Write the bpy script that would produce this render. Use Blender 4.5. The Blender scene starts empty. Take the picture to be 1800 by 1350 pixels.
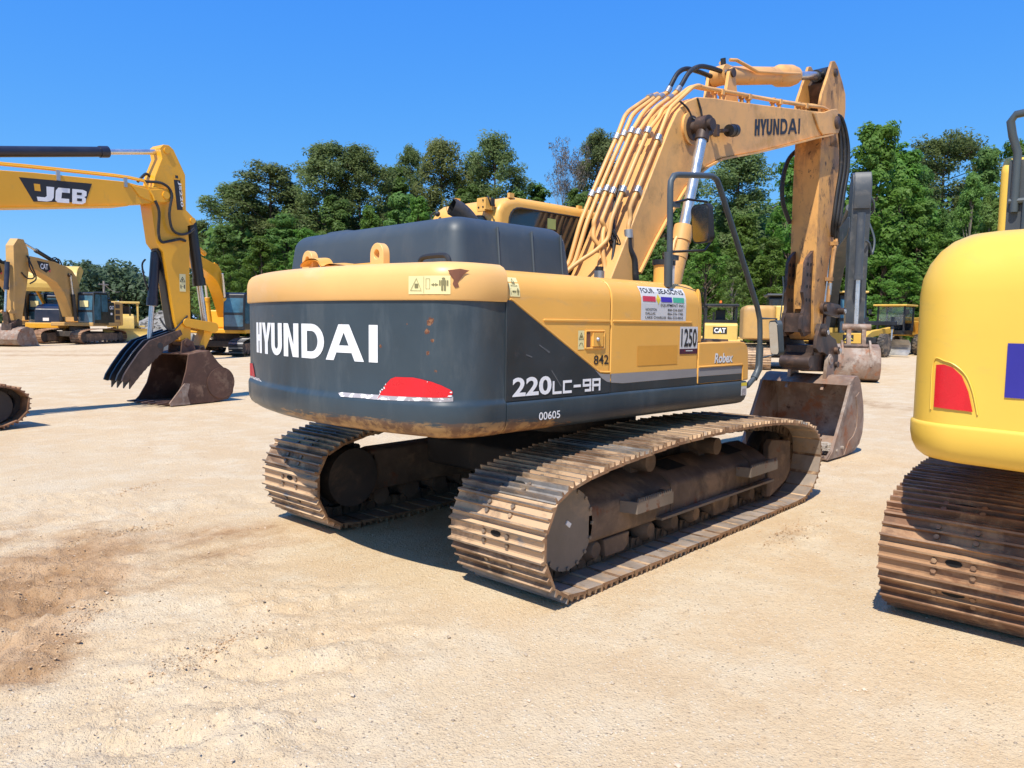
import bpy, bmesh, math, random
import numpy as np
from mathutils import Vector, Matrix, noise
R = math.radians
COL = bpy.context.scene.collection
SC = bpy.context.scene
PSI = R(-3.58)            # slew of the main excavator's upper structure

# ------------------------------------------------------------------ materials
class NT:
    def __init__(s, tree):
        s.t = tree; s.n = tree.nodes; s.l = tree.links
    def new(s, typ, **kw):
        n = s.n.new(typ)
        for k, v in kw.items():
            if k.startswith('i_'):
                key = k[2:]
                n.inputs[int(key) if key.isdigit() else key.replace('_', ' ')].default_value = v
            else: setattr(n, k, v)
        return n
    def link(s, a, b): s.l.new(a, b)
    def noise(s, vec, scale, detail=5, rough=.6, dist=0.0):
        n = s.new('ShaderNodeTexNoise'); n.inputs['Scale'].default_value = scale
        n.inputs['Detail'].default_value = detail; n.inputs['Roughness'].default_value = rough
        n.inputs['Distortion'].default_value = dist
        s.link(vec, n.inputs['Vector']); return n.outputs[0]
    def ramp(s, v, lo, hi, a=0., b=1.):
        n = s.new('ShaderNodeMapRange'); n.inputs[1].default_value = lo; n.inputs[2].default_value = hi
        n.inputs[3].default_value = a; n.inputs[4].default_value = b; n.interpolation_type = 'SMOOTHSTEP'
        s.link(v, n.inputs[0]); return n.outputs[0]
    def mix(s, f, a, b, mode='MIX'):
        n = s.new('ShaderNodeMix', data_type='RGBA', blend_type=mode)
        if isinstance(f, (int, float)): n.inputs[0].default_value = f
        else: s.link(f, n.inputs[0])
        for k, x in ((6, a), (7, b)):
            if isinstance(x, tuple): n.inputs[k].default_value = (*x[:3], 1)
            else: s.link(x, n.inputs[k])
        return n.outputs[2]
    def math(s, op, a, b=None):
        n = s.new('ShaderNodeMath', operation=op)
        for k, x in ((0, a), (1, b)):
            if x is None: continue
            if isinstance(x, (int, float)): n.inputs[k].default_value = x
            else: s.link(x, n.inputs[k])
        return n.outputs[0]
    def mapping(s, vec, scale=(1, 1, 1), loc=(0, 0, 0)):
        n = s.new('ShaderNodeMapping'); n.inputs['Scale'].default_value = scale; n.inputs['Location'].default_value = loc
        s.link(vec, n.inputs['Vector']); return n.outputs[0]

def M(name, base, rough=.5, metallic=0., var=.12, vscale=2.2, dirt=(), bump=None, spots=None, spec=.5, trans=0., coat=0.):
    """painted / dirty surface: base colour with cloudy variation; dirt = (colour, scale, lo, hi, stretch) noise patches"""
    m = bpy.data.materials.new(name); m.use_nodes = True
    nt = NT(m.node_tree); b = m.node_tree.nodes['Principled BSDF']
    tc = nt.new('ShaderNodeTexCoord').outputs['Object']
    n1 = nt.noise(tc, vscale, 6, .62)
    dark = tuple(c * (1 - var) for c in base); light = tuple(min(1, c * (1 + var)) for c in base)
    c = nt.mix(nt.ramp(n1, .3, .7), dark, light)
    rv = nt.ramp(n1, .3, .7, max(.03, rough - .07), min(1, rough + .1))
    for k, d in enumerate(dirt):
        col, sc, lo, hi, st = d
        v = nt.mapping(tc, st, (k * 3.7, k * 1.3, k * 5.1))
        f = nt.ramp(nt.noise(v, sc, 7, .68, .3), lo, hi)
        c = nt.mix(f, c, col)
        rv = nt.math('MAXIMUM', rv, nt.math('MULTIPLY', f, .8))
    nt.link(c, b.inputs['Base Color']); nt.link(rv, b.inputs['Roughness'])
    b.inputs['Metallic'].default_value = metallic
    b.inputs['Specular IOR Level'].default_value = spec
    if coat: b.inputs['Coat Weight'].default_value = coat; b.inputs['Coat Roughness'].default_value = .15
    if trans: b.inputs['Transmission Weight'].default_value = trans
    if bump:
        bn = nt.new('ShaderNodeBump'); bn.inputs['Strength'].default_value = bump[1]; bn.inputs['Distance'].default_value = bump[2]
        nt.link(nt.noise(tc, bump[0], 6, .65), bn.inputs['Height']); nt.link(bn.outputs[0], b.inputs['Normal'])
    return m

DUST = (.47, .34, .21); CLAY = (.40, .235, .12); RUST = (.17, .065, .03)
one = (1, 1, 1)
MAT = {}
MAT['tan_paint'] = M('warm_yellow_paint', (.80, .415, .085), .38, var=.05, vscale=1.1,
                     dirt=[((.70, .40, .13), 3, .52, .75, (1, 1, 2.5)), ((.30, .13, .05), 16, .72, .78, one)], bump=(90, .03, .002))
MAT['band_paint'] = M('faded_lit_peach_paint', (.82, .46, .15), .42, var=.05, vscale=1.0, dirt=[((.76, .46, .20), 2.4, .5, .75, (1, 1, 2))], bump=(90, .03, .002))  # paler copy of the yellow: chalky fading plus sun whitening put into the colour
MAT['boom_paint'] = M('weathered_boom_paint', (.76, .40, .125), .48, var=.08, vscale=1.3,
                      dirt=[((.52, .29, .105), 2.0, .46, .68, one), ((.24, .125, .055), 4.5, .60, .74, (1.4, 1.4, .7)), ((.17, .075, .035), 14, .66, .73, one)], bump=(70, .05, .002))
MAT['arm_paint'] = M('worn_arm_paint', (.66, .335, .095), .55, var=.12, vscale=1.5,
                     dirt=[((.36, .19, .075), 2.2, .42, .60, (1, 1, .6)), ((.16, .085, .04), 3.4, .56, .70, (1.6, 1.6, .8)), ((.05, .032, .022), 8, .58, .68, (1, 1, .6))], bump=(60, .08, .003))
def slate():
    m = M('slate_grey_paint', (.034, .050, .062), .36, var=.14, vscale=1.6,
          dirt=[((.062, .080, .092), 5, .50, .74, (1, 1, .25)), ((.27, .15, .06), 13, .70, .76, (.35, .35, 3.2))], bump=(120, .03, .001))
    nt = NT(m.node_tree); b = m.node_tree.nodes['Principled BSDF']
    src = b.inputs['Base Color'].links[0].from_socket
    tc = nt.new('ShaderNodeTexCoord').outputs['Object']
    sep = nt.new('ShaderNodeSeparateXYZ'); nt.link(tc, sep.inputs[0])
    # scraped underside edge: bare rusty steel and ochre primer low on the lip, mostly around the rear corner
    low = nt.ramp(sep.outputs[2], 1.21, 1.085)
    side = nt.math('MULTIPLY', nt.ramp(sep.outputs[1], .75, -.65), nt.ramp(sep.outputs[0], -1.35, -2.2))
    side = nt.math('ADD', side, .22)
    n = nt.noise(nt.mapping(tc, (1.4, 1.4, 9)), 4.5, 8, .7, .4)
    f = nt.ramp(nt.math('ADD', n, nt.math('MULTIPLY', low, nt.math('MULTIPLY', side, .42))), .70, .80)
    f = nt.math('MULTIPLY', f, low)
    rc = nt.mix(nt.ramp(nt.noise(tc, 11, 5, .7), .42, .6), (.16, .07, .03), (.40, .22, .08))
    c = nt.mix(f, src, rc)
    # fine pale scratches
    n2 = nt.noise(nt.mapping(tc, (1.2, 1.2, 26)), 5.5, 6, .75, .3)
    f2 = nt.math('MULTIPLY', nt.ramp(n2, .70, .76), nt.ramp(sep.outputs[2], 1.95, 1.2, .15, .9))
    c = nt.mix(f2, c, (.40, .30, .17))
    # chipped, rusting knocks near the right end of the rear face
    tot = None
    for wv, zv, r_ in ((-1.185, 1.765, .045), (-1.165, 1.705, .036), (-1.17, 1.575, .026), (-1.20, 1.65, .022), (-.82, 1.605, .018), (.46, 1.79, .012), (-.48, 1.735, .014), (-1.22, 1.47, .022), (.2, 1.665, .01), (-1.02, 1.745, .012)):
        v = nt.new('ShaderNodeVectorMath', operation='DISTANCE'); nt.link(nt.mapping(tc, (0, 1, 1)), v.inputs[0]); v.inputs[1].default_value = (0, wv, zv)
        g = nt.ramp(v.outputs['Value'], r_, 0.); tot = g if tot is None else nt.math('MAXIMUM', tot, g)
    rear = nt.ramp(sep.outputs[0], -2.3, -2.4)
    f3 = nt.ramp(nt.math('ADD', nt.math('MULTIPLY', tot, .9), nt.math('MULTIPLY', nt.math('SUBTRACT', nt.noise(tc, 34, 5, .7), .5), 1.9)), .42, .52)
    c = nt.mix(nt.math('MULTIPLY', nt.math('MULTIPLY', f3, rear), nt.ramp(tot, .02, .1)), c, nt.mix(nt.ramp(nt.noise(tc, 60, 3), .45, .6), (.12, .042, .02), (.26, .12, .055)))
    # broad dull weathering and rubbed bands
    f4 = nt.math('MULTIPLY', nt.ramp(nt.noise(nt.mapping(tc, (.9, .9, .35)), 2.3, 6, .7), .50, .72), .5)
    c = nt.mix(f4, c, (.085, .097, .10))
    nt.link(c, b.inputs['Base Color'])
    return m
MAT['slate'] = slate()
MAT['hood'] = M('dark_plastic_hood', (.047, .062, .075), .52, var=.12, vscale=2, dirt=[((.075, .085, .09), 4, .5, .8, (1, 1, .3))], bump=(150, .05, .001))
MAT['dark_panel'] = M('charcoal_panel', (.028, .036, .042), .4, var=.15, dirt=[((.06, .065, .07), 5, .55, .8, one)])
MAT['grey_stripe'] = M('grey_stripe_paint', (.27, .26, .26), .45, var=.06)
MAT['black'] = M('black_rubber', (.018, .018, .019), .5, var=.2, dirt=[((.10, .08, .06), 6, .55, .8, one)])
MAT['blackpaint'] = M('black_machine_paint', (.02, .021, .024), .35, var=.2, dirt=[((.09, .075, .055), 4, .56, .8, one)])
MAT['gap'] = M('dark_gap', (.008, .008, .008), .9, var=.1)
MAT['chrome'] = M('chrome_rod', (.66, .65, .63), .30, .85, var=.08, vscale=6)
MAT['zinc'] = M('zinc_clamp', (.45, .44, .42), .4, .8, var=.15)
MAT['rail'] = M('blue_grey_handrail', (.06, .075, .085), .4, var=.12)
MAT['red'] = M('red_reflector', (.66, .012, .02), .3, var=.06, vscale=6)
MAT['redworn'] = M('faded_red_reflector', (.45, .03, .035), .5, var=.1, vscale=8, dirt=[((.42, .39, .38), 22, .66, .70, one)])
MAT['peel'] = M('peeling_grey_tape', (.36, .33, .34), .5, var=.08, dirt=[((.80, .78, .76), 16, .52, .56, (1, 1, 1.5)), ((.45, .05, .06), 12, .68, .70, one)])
MAT['white'] = M('white_lettering', (.80, .80, .80), .5, var=.05, vscale=9)
MAT['offwhite'] = M('pale_sticker', (.66, .65, .64), .45, var=.04)
MAT['ink'] = M('black_print', (.02, .02, .022), .5, var=.1)
MAT['label_ink'] = M('faint_label_print', (.22, .19, .08), .5, var=.1)
MAT['lemon'] = M('pale_yellow_label', (.80, .70, .34), .45, var=.05)
MAT['maroon'] = M('maroon_print', (.07, .012, .035), .5, var=.1)
MAT['printred'] = M('print_red', (.62, .05, .09), .5); MAT['printblue'] = M('print_blue', (.05, .03, .38), .5)
MAT['printgreen'] = M('print_green', (.07, .43, .27), .5); MAT['printyellow'] = M('print_yellow', (.78, .62, .05), .5)
MAT['ochre'] = M('ochre_patch', (.71, .335, .05), .5, var=.06)
MAT['rustflake'] = M('rusty_bare_steel', (.17, .065, .035), .8, var=.3, vscale=9)
MAT['glass'] = M('dark_cab_glass', (.012, .016, .018), .05, var=.1, spec=.9)
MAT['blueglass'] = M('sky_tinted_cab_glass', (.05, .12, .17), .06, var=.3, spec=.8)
MAT['mirror'] = M('mirror_glass', (.55, .56, .56), .03, 1.0, var=.02)
def shoe_mat(name, a, b_, c_, thr):
    m = M(name, a, .7, .15, var=.35, vscale=5, dirt=[(b_, 3.2, thr, thr + .16, (1, .8, 1)), (c_, 7, .60, .68, (1, .5, 1))], bump=(55, .35, .006))
    return m
MAT['links'] = M('dusty_chain_link', (.12, .085, .058), .6, .2, var=.35, vscale=8, dirt=[((.30, .20, .12), 7, .5, .7, one)])
MAT['shoe'] = shoe_mat('dusty_track_shoe', (.26, .165, .10), (.56, .385, .23), (.26, .25, .24), .36)
MAT['grouser_dark'] = M('brown_grouser_edge', (.25, .145, .085), .6, .2, var=.3, vscale=6, dirt=[((.42, .27, .155), 5, .5, .66, (1, .6, 1))], bump=(60, .3, .004))
MAT['grouser'] = M('worn_grouser_edge', (.215, .165, .125), .5, .35, var=.3, vscale=6, dirt=[((.48, .33, .20), 5, .50, .66, (1, .6, 1)), (RUST, 8, .60, .70, one)], bump=(60, .3, .004))
MAT['shoe_end'] = M('rusty_shoe_end', (.30, .165, .085), .75, .1, var=.35, vscale=7, dirt=[((.42, .28, .16), 6, .5, .7, one)])
MAT['shoe_inner'] = M('polished_shoe_inside', (.33, .265, .21), .6, .25, var=.25, vscale=4, dirt=[((.45, .30, .18), 3.5, .48, .66, (1, .6, 1)), ((.17, .10, .06), 6, .58, .7, one)])
MAT['shoe_b'] = shoe_mat('brown_track_shoe', (.19, .11, .062), (.48, .32, .19), (.20, .16, .13), .46)
MAT['shoe_c'] = shoe_mat('bare_steel_track_shoe', (.21, .19, .175), (.44, .31, .19), (.13, .085, .06), .50)
MAT['shoe_rust'] = shoe_mat('rusty_track_shoe', (.20, .098, .05), (.40, .235, .125), (.13, .085, .06), .46)
MAT['frame'] = M('dusty_track_frame', (.135, .092, .062), .85, var=.35, vscale=3, dirt=[((.29, .19, .115), 2.6, .48, .72, one), (RUST, 6, .58, .7, one)], bump=(45, .3, .008))
MAT['under'] = M('dark_undercarriage', (.05, .04, .033), .8, var=.3, dirt=[((.16, .11, .07), 3, .5, .75, one)])
MAT['step'] = M('bare_steel_step', (.20, .16, .125), .65, .25, var=.2, dirt=[(RUST, 9, .55, .68, one)])
MAT['bucket'] = M('rusty_bucket_steel', (.235, .155, .11), .65, .08, var=.28, vscale=2.5, dirt=[((.36, .29, .235), 2.2, .46, .66, one), ((.27, .11, .05), 3.4, .52, .68, one), ((.09, .055, .04), 5, .58, .72, one)], bump=(35, .2, .008))
MAT['linkmetal'] = M('greasy_link_steel', (.07, .045, .034), .5, .3, var=.3, vscale=5, dirt=[((.20, .11, .07), 4, .5, .7, one)], bump=(50, .2, .004))
MAT['rocky'] = M('dried_mud', (.40, .34, .28), .95, var=.25, vscale=8, bump=(30, .8, .03))
MAT['jcb'] = M('bright_yellow_paint', (.80, .385, .02), .36, var=.05, vscale=1.2, dirt=[((.6, .33, .05), 3, .58, .8, one)])
MAT['jcbdark'] = M('navy_cylinder_paint', (.02, .023, .04), .35, var=.2)
MAT['bucket_dark'] = M('dark_rusty_bucket', (.115, .06, .04), .7, .2, var=.3, vscale=3, dirt=[((.25, .155, .10), 2.5, .5, .68, one)], bump=(35, .2, .008))
MAT['komatsu'] = M('lemon_yellow_paint', (.80, .50, .07), .36, var=.03, vscale=1., dirt=[((.70, .45, .08), 3.5, .55, .8, (1, 1, 2.5))], bump=(60, .03, .002))
MAT['cat'] = M('dull_amber_paint', (.53, .305, .095), .5, var=.1, vscale=.9, dirt=[((.42, .27, .13), 1.6, .48, .72, one)])
MAT['catbright'] = M('amber_paint', (.72, .43, .07), .45, var=.08, vscale=.9, dirt=[((.5, .33, .12), 1.8, .52, .76, one)])
MAT['catpale'] = M('pale_yellow_paint', (.72, .49, .13), .5, var=.08, vscale=.9, dirt=[((.5, .36, .16), 1.8, .52, .76, one)])
MAT['deeregrey'] = M('charcoal_boom_paint', (.055, .061, .068), .45, var=.12, dirt=[((.13, .12, .11), 2, .5, .75, one)])
MAT['tyre'] = M('dusty_tyre', (.06, .052, .045), .85, var=.3, vscale=3, dirt=[((.26, .19, .12), 3, .45, .7, one)])
MAT['blade'] = M('polished_blade', (.45, .42, .38), .4, .6, var=.2, vscale=2)
MAT['orange'] = M('amber_beacon', (.8, .18, .02), .3)
MAT['bark'] = M('pine_bark', (.11, .075, .055), .9, var=.3, vscale=4, bump=(20, .5, .03))
MAT['palebark'] = M('grey_bark', (.20, .17, .14), .9, var=.3, vscale=4)
MAT['pole'] = M('weathered_pole', (.26, .23, .20), .9, var=.2)
MAT['rubble'] = M('grey_rubble', (.25, .235, .215), .95, var=.35, vscale=1.5, bump=(3, .8, .3))
MAT['pebble'] = M('pebble_stone', (.46, .36, .255), .9, var=.45, vscale=1.7)
MAT['clod'] = M('clay_clod', (.48, .32, .18), .95, var=.35, vscale=3)

def leaf_mat(name, c1, c2, c3, tr=.3):
    m = bpy.data.materials.new(name); m.use_nodes = True
    nt = NT(m.node_tree); b = m.node_tree.nodes['Principled BSDF']
    tc = nt.new('ShaderNodeTexCoord').outputs['Object']
    oi = nt.new('ShaderNodeObjectInfo').outputs['Random']
    c = nt.mix(nt.ramp(nt.noise(tc, .55, 4, .6), .36, .64), c1, c2)
    c = nt.mix(nt.ramp(nt.noise(tc, 2.6, 3, .6), .48, .72), c, c3)
    hv = nt.new('ShaderNodeHueSaturation')
    nt.link(nt.math('ADD', .485, nt.math('MULTIPLY', oi, .03)), hv.inputs['Hue'])
    nt.link(nt.math('ADD', .8, nt.math('MULTIPLY', oi, .4)), hv.inputs['Value'])
    nt.link(c, hv.inputs['Color'])
    nt.link(hv.outputs[0], b.inputs['Base Color']); b.inputs['Roughness'].default_value = .55
    b.inputs['Specular IOR Level'].default_value = .3
    tl = nt.new('ShaderNodeBsdfTranslucent'); nt.link(hv.outputs[0], tl.inputs[0])
    mx = nt.new('ShaderNodeMixShader'); mx.inputs[0].default_value = tr
    out = m.node_tree.nodes['Material Output']
    nt.link(b.outputs[0], mx.inputs[1]); nt.link(tl.outputs[0], mx.inputs[2]); nt.link(mx.outputs[0], out.inputs[0])
    return m
MAT['pine'] = leaf_mat('pine_needles', (.135, .190, .065), (.185, .24, .08), (.235, .30, .10), .55)
MAT['pineyellow'] = leaf_mat('yellowish_needles', (.165, .205, .06), (.21, .245, .07), (.25, .28, .09), .55)
MAT['leaf'] = leaf_mat('broad_leaves', (.120, .225, .038), (.16, .285, .048), (.21, .345, .065), .55)
MAT['leafdark'] = leaf_mat('dark_leaves', (.110, .200, .046), (.145, .245, .056), (.19, .30, .07), .55)
MAT['leaflight'] = leaf_mat('light_leaves', (.14, .25, .055), (.18, .29, .065), (.22, .34, .08), .5)
MAT['twig'] = leaf_mat('dry_twigs', (.13, .11, .095), (.16, .135, .115), (.09, .10, .06), .05)
MAT['farleaf'] = leaf_mat('far_leaves', (.07, .125, .062), (.09, .15, .07), (.12, .18, .085), .4)

# ------------------------------------------------------------------ object helpers
def tag(o, label=None, cat=None, group=None, kind=None):
    if label: o['label'] = label
    if cat: o['category'] = cat
    if group: o['group'] = group
    if kind: o['kind'] = kind
    return o
def thing(name, label, cat, loc=(0, 0, 0), rz=0., group=None):
    o = bpy.data.objects.new(name, None); COL.objects.link(o); o.empty_display_size = .3
    o.location = loc; o.rotation_euler = (0, 0, rz)
    return tag(o, label, cat, group)
def children(o): return [c for c in bpy.data.objects if c.parent == o]
def copy_tree(o, parent=None):
    c = o.copy(); COL.objects.link(c)
    if parent: c.parent = parent
    for ch in children(o): copy_tree(ch, c)
    return c

class MB:
    def __init__(s): s.v = []; s.f = []; s.m = []; s.sm = []
    def add(s, vs, fs, m=0, smooth=False):
        k = len(s.v); s.v += [tuple(p) for p in vs]
        for f in fs: s.f.append([i + k for i in f]); s.m.append(m); s.sm.append(smooth)
        return s
    def box(s, c, d, m=0, rot=None):
        vs = [Vector((x * d[0] / 2, y * d[1] / 2, z * d[2] / 2)) for x in (-1, 1) for y in (-1, 1) for z in (-1, 1)]
        if rot is not None: vs = [rot @ v for v in vs]
        vs = [v + Vector(c) for v in vs]
        return s.add(vs, [(0, 1, 3, 2), (4, 6, 7, 5), (0, 4, 5, 1), (2, 3, 7, 6), (0, 2, 6, 4), (1, 5, 7, 3)], m)
    def bb(s, x0, x1, y0, y1, z0, z1, m=0):
        return s.box(((x0 + x1) / 2, (y0 + y1) / 2, (z0 + z1) / 2), (x1 - x0, y1 - y0, z1 - z0), m)
    def ext(s, pts, a, b, axis='y', m=0, smooth=False):
        """extrude a 2-D outline: axis y -> (x,z), x -> (y,z), z -> (x,y)"""
        def P(p, t): return {'y': (p[0], t, p[1]), 'x': (t, p[0], p[1]), 'z': (p[0], p[1], t)}[axis]
        n = len(pts); vs = [P(p, a) for p in pts] + [P(p, b) for p in pts]
        k = len(s.v); s.v += vs
        s.f += [[k + i for i in range(n)], [k + n + i for i in reversed(range(n))]]; s.m += [m, m]; s.sm += [False, False]
        for i in range(n):
            j = (i + 1) % n
            s.f.append([k + i, k + n + i, k + n + j, k + j]); s.m.append(m); s.sm.append(smooth)
        return s
    def tube(s, path, r, n=10, m=0, cap=True):
        path = [Vector(p) for p in path]; N = len(path)
        rs = r if isinstance(r, (list, tuple)) else [r] * N
        k = len(s.v); up = None
        for i, p in enumerate(path):
            t = (path[min(i + 1, N - 1)] - path[max(i - 1, 0)])
            t = t.normalized() if t.length > 1e-9 else Vector((0, 0, 1))
            if up is None:
                a = Vector((0, 0, 1)) if abs(t.z) < .9 else Vector((1, 0, 0)); up = a
            x = t.cross(up)
            if x.length < 1e-6: x = t.orthogonal()
            x.normalize(); y = x.cross(t).normalized(); up = y
            for q in range(n):
                a = 2 * math.pi * q / n
                s.v.append(tuple(p + (x * math.cos(a) + y * math.sin(a)) * rs[i]))
        for i in range(N - 1):
            for q in range(n):
                a = k + i * n + q; b = k + i * n + (q + 1) % n
                s.f.append([a, b, b + n, a + n]); s.m.append(m); s.sm.append(True)
        if cap:
            s.f.append([k + q for q in reversed(range(n))]); s.m.append(m); s.sm.append(False)
            s.f.append([k + (N - 1) * n + q for q in range(n)]); s.m.append(m); s.sm.append(False)
        return s
    def cyl(s, a, b, r, n=20, m=0): return s.tube([a, b], r, n, m)
    def ball(s, c, r, m=0, seg=10, rings=6, sc=(1, 1, 1)):
        vs = []; fs = []
        for i in range(rings + 1):
            th = math.pi * i / rings
            for j in range(seg):
                ph = 2 * math.pi * j / seg
                vs.append((c[0] + r * sc[0] * math.sin(th) * math.cos(ph), c[1] + r * sc[1] * math.sin(th) * math.sin(ph), c[2] + r * sc[2] * math.cos(th)))
        for i in range(rings):
            for j in range(seg):
                fs.append((i * seg + j, i * seg + (j + 1) % seg, (i + 1) * seg + (j + 1) % seg, (i + 1) * seg + j))
        return s.add(vs, fs, m, True)
    def grid(s, rows, m=0, smooth=True):
        k = len(s.v); h = len(rows); w = len(rows[0])
        for r in rows: s.v += [tuple(p) for p in r]
        for i in range(h - 1):
            for j in range(w - 1):
                a = k + i * w + j
                s.f.append([a, a + 1, a + w + 1, a + w]); s.m.append(m); s.sm.append(smooth)
        return s
    def build(s, name, mats, parent=None, bevel=0, seg=2, ang=40, sharp=38, recalc=True):
        me = bpy.data.meshes.new(name); me.from_pydata(s.v, [], s.f)
        if not isinstance(mats, (list, tuple)): mats = [mats]
        for x in mats: me.materials.append(x)
        me.polygons.foreach_set('material_index', s.m)
        if recalc:
            bm = bmesh.new(); bm.from_mesh(me)
            bmesh.ops.recalc_face_normals(bm, faces=bm.faces); bm.to_mesh(me); bm.free()
        me.polygons.foreach_set('use_smooth', s.sm if not bevel else [True] * len(s.f))
        me.update()
        o = bpy.data.objects.new(name, me); COL.objects.link(o)
        if parent: o.parent = parent
        if bevel:
            b = o.modifiers.new('Bevel', 'BEVEL'); b.width = bevel; b.segments = seg; b.limit_method = 'ANGLE'; b.angle_limit = R(ang)
            b.harden_normals = True
        elif any(s.sm): me.set_sharp_from_angle(angle=R(sharp))
        return o

def arc(cx, cy, r, a0, a1, n=8, ry=None):
    ry = ry or r
    return [(cx + r * math.cos(R(a0 + (a1 - a0) * i / n)), cy + ry * math.sin(R(a0 + (a1 - a0) * i / n))) for i in range(n + 1)]
def smooth_path(pts, n=8, closed=False):
    P = [Vector(p) for p in pts]; N = len(P); out = []
    rng = range(N) if closed else range(N - 1)
    for i in rng:
        p0 = P[(i - 1) % N] if closed or i > 0 else P[0]; p1 = P[i]; p2 = P[(i + 1) % N]
        p3 = P[(i + 2) % N] if closed or i + 2 < N else P[-1]
        for k in range(n):
            t = k / n
            out.append(.5 * ((2 * p1) + (p2 - p0) * t + (2 * p0 - 5 * p1 + 4 * p2 - p3) * t * t + (3 * p1 - p0 - 3 * p2 + p3) * t ** 3))
    if not closed: out.append(P[-1])
    return out

# --- lettering
_tc = {}
def text_shape(s, bold=.0, shear=0.):
    key = (s, bold, shear)
    if key in _tc: return _tc[key]
    cu = bpy.data.curves.new('lettering_source', 'FONT'); cu.body = s; cu.size = 1; cu.offset = bold; cu.shear = shear; cu.resolution_u = 4
    o = bpy.data.objects.new('lettering_source', cu); COL.objects.link(o)
    dg = bpy.context.evaluated_depsgraph_get(); me = o.evaluated_get(dg).to_mesh()
    vs = [(v.co.x, v.co.y) for v in me.vertices]; fs = [list(p.vertices) for p in me.polygons]
    bpy.data.objects.remove(o); bpy.data.curves.remove(cu)
    x0 = min(v[0] for v in vs); x1 = max(v[0] for v in vs); y0 = min(v[1] for v in vs); y1 = max(v[1] for v in vs)
    vs = [((x - x0) / (x1 - x0), (y - y0) / (y1 - y0)) for x, y in vs]
    _tc[key] = (vs, fs); return _tc[key]
def split_loose(o):
    """make every loose piece of a mesh an object of its own, under the same parent"""
    me = o.data; bm = bmesh.new(); bm.from_mesh(me); bm.faces.ensure_lookup_table(); seen = set(); isl = []
    for f in bm.faces:
        if f.index in seen: continue
        st = [f]; seen.add(f.index); g = []
        while st:
            q = st.pop(); g.append(q.index)
            for v in q.verts:
                for f2 in v.link_faces:
                    if f2.index not in seen: seen.add(f2.index); st.append(f2)
        isl.append(set(g))
    bm.free(); base = o.name.split('.')[0]; out = []
    for k, g in enumerate(isl):
        vs = {}; V = []; F = []; mi = []; sm = []
        for i in sorted(g):
            p = me.polygons[i]; F.append([]); mi.append(p.material_index); sm.append(p.use_smooth)
            for vi in p.vertices:
                if vi not in vs: vs[vi] = len(V); V.append(tuple(me.vertices[vi].co))
                F[-1].append(vs[vi])
        m2 = bpy.data.meshes.new(base); m2.from_pydata(V, [], F)
        for x in me.materials: m2.materials.append(x)
        m2.polygons.foreach_set('material_index', mi); m2.polygons.foreach_set('use_smooth', sm); m2.update()
        if k == 0: first = m2; out.append(o)
        else: c = o.copy(); c.data = m2; c.name = base; COL.objects.link(c); out.append(c)
    o.data = first
    return out
class Decal(MB):
    """flat marks on a surface; fn(x, y, lift) -> 3-D point"""
    def __init__(s, fn): super().__init__(); s.fn = fn
    def poly(s, pts, lay=0, m=0): return s.add([s.fn(x, y, lay) for x, y in pts], [list(range(len(pts)))], m)
    def rect(s, x0, y0, x1, y1, lay=0, m=0): return s.poly([(x0, y0), (x1, y0), (x1, y1), (x0, y1)], lay, m)
    def strip(s, lo, hi, lay=0, m=0, n=14):
        """area between two polylines (same x span), cut into narrow columns so that it can follow a curved surface"""
        def yat(pl, x):
            for (xa, ya), (xb, yb) in zip(pl, pl[1:]):
                if xa <= x <= xb: return ya + (yb - ya) * (x - xa) / max(1e-9, xb - xa)
            return pl[0][1] if x < pl[0][0] else pl[-1][1]
        xs = sorted({lo[0][0] + (lo[-1][0] - lo[0][0]) * i / n for i in range(n + 1)} | {p[0] for p in lo + hi})
        for a, b in zip(xs, xs[1:]):
            if b - a > 1e-6: s.poly([(a, yat(lo, a)), (b, yat(lo, b)), (b, yat(hi, b)), (a, yat(hi, a))], lay, m)
        return s
    def text(s, t, x0, y0, w, h, lay=0, m=0, bold=.0, shear=0.):
        vs, fs = text_shape(t, bold, shear)
        return s.add([s.fn(x0 + x * w, y0 + y * h, lay) for x, y in vs], fs, m)
    def stroke(s, segs, th, lay=0, m=0):
        for k_, (xa, ya, xb, yb) in enumerate(segs):
            dx, dy = xb - xa, yb - ya; L = math.hypot(dx, dy) or 1; nx, ny = -dy / L * th / 2, dx / L * th / 2; ex, ey = dx / L * th / 2, dy / L * th / 2
            s.poly([(xa - ex + nx, ya - ey + ny), (xa - ex - nx, ya - ey - ny), (xb + ex - nx, yb + ey - ny), (xb + ex + nx, yb + ey + ny)], lay + .35 * k_, m)
        return s
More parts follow.
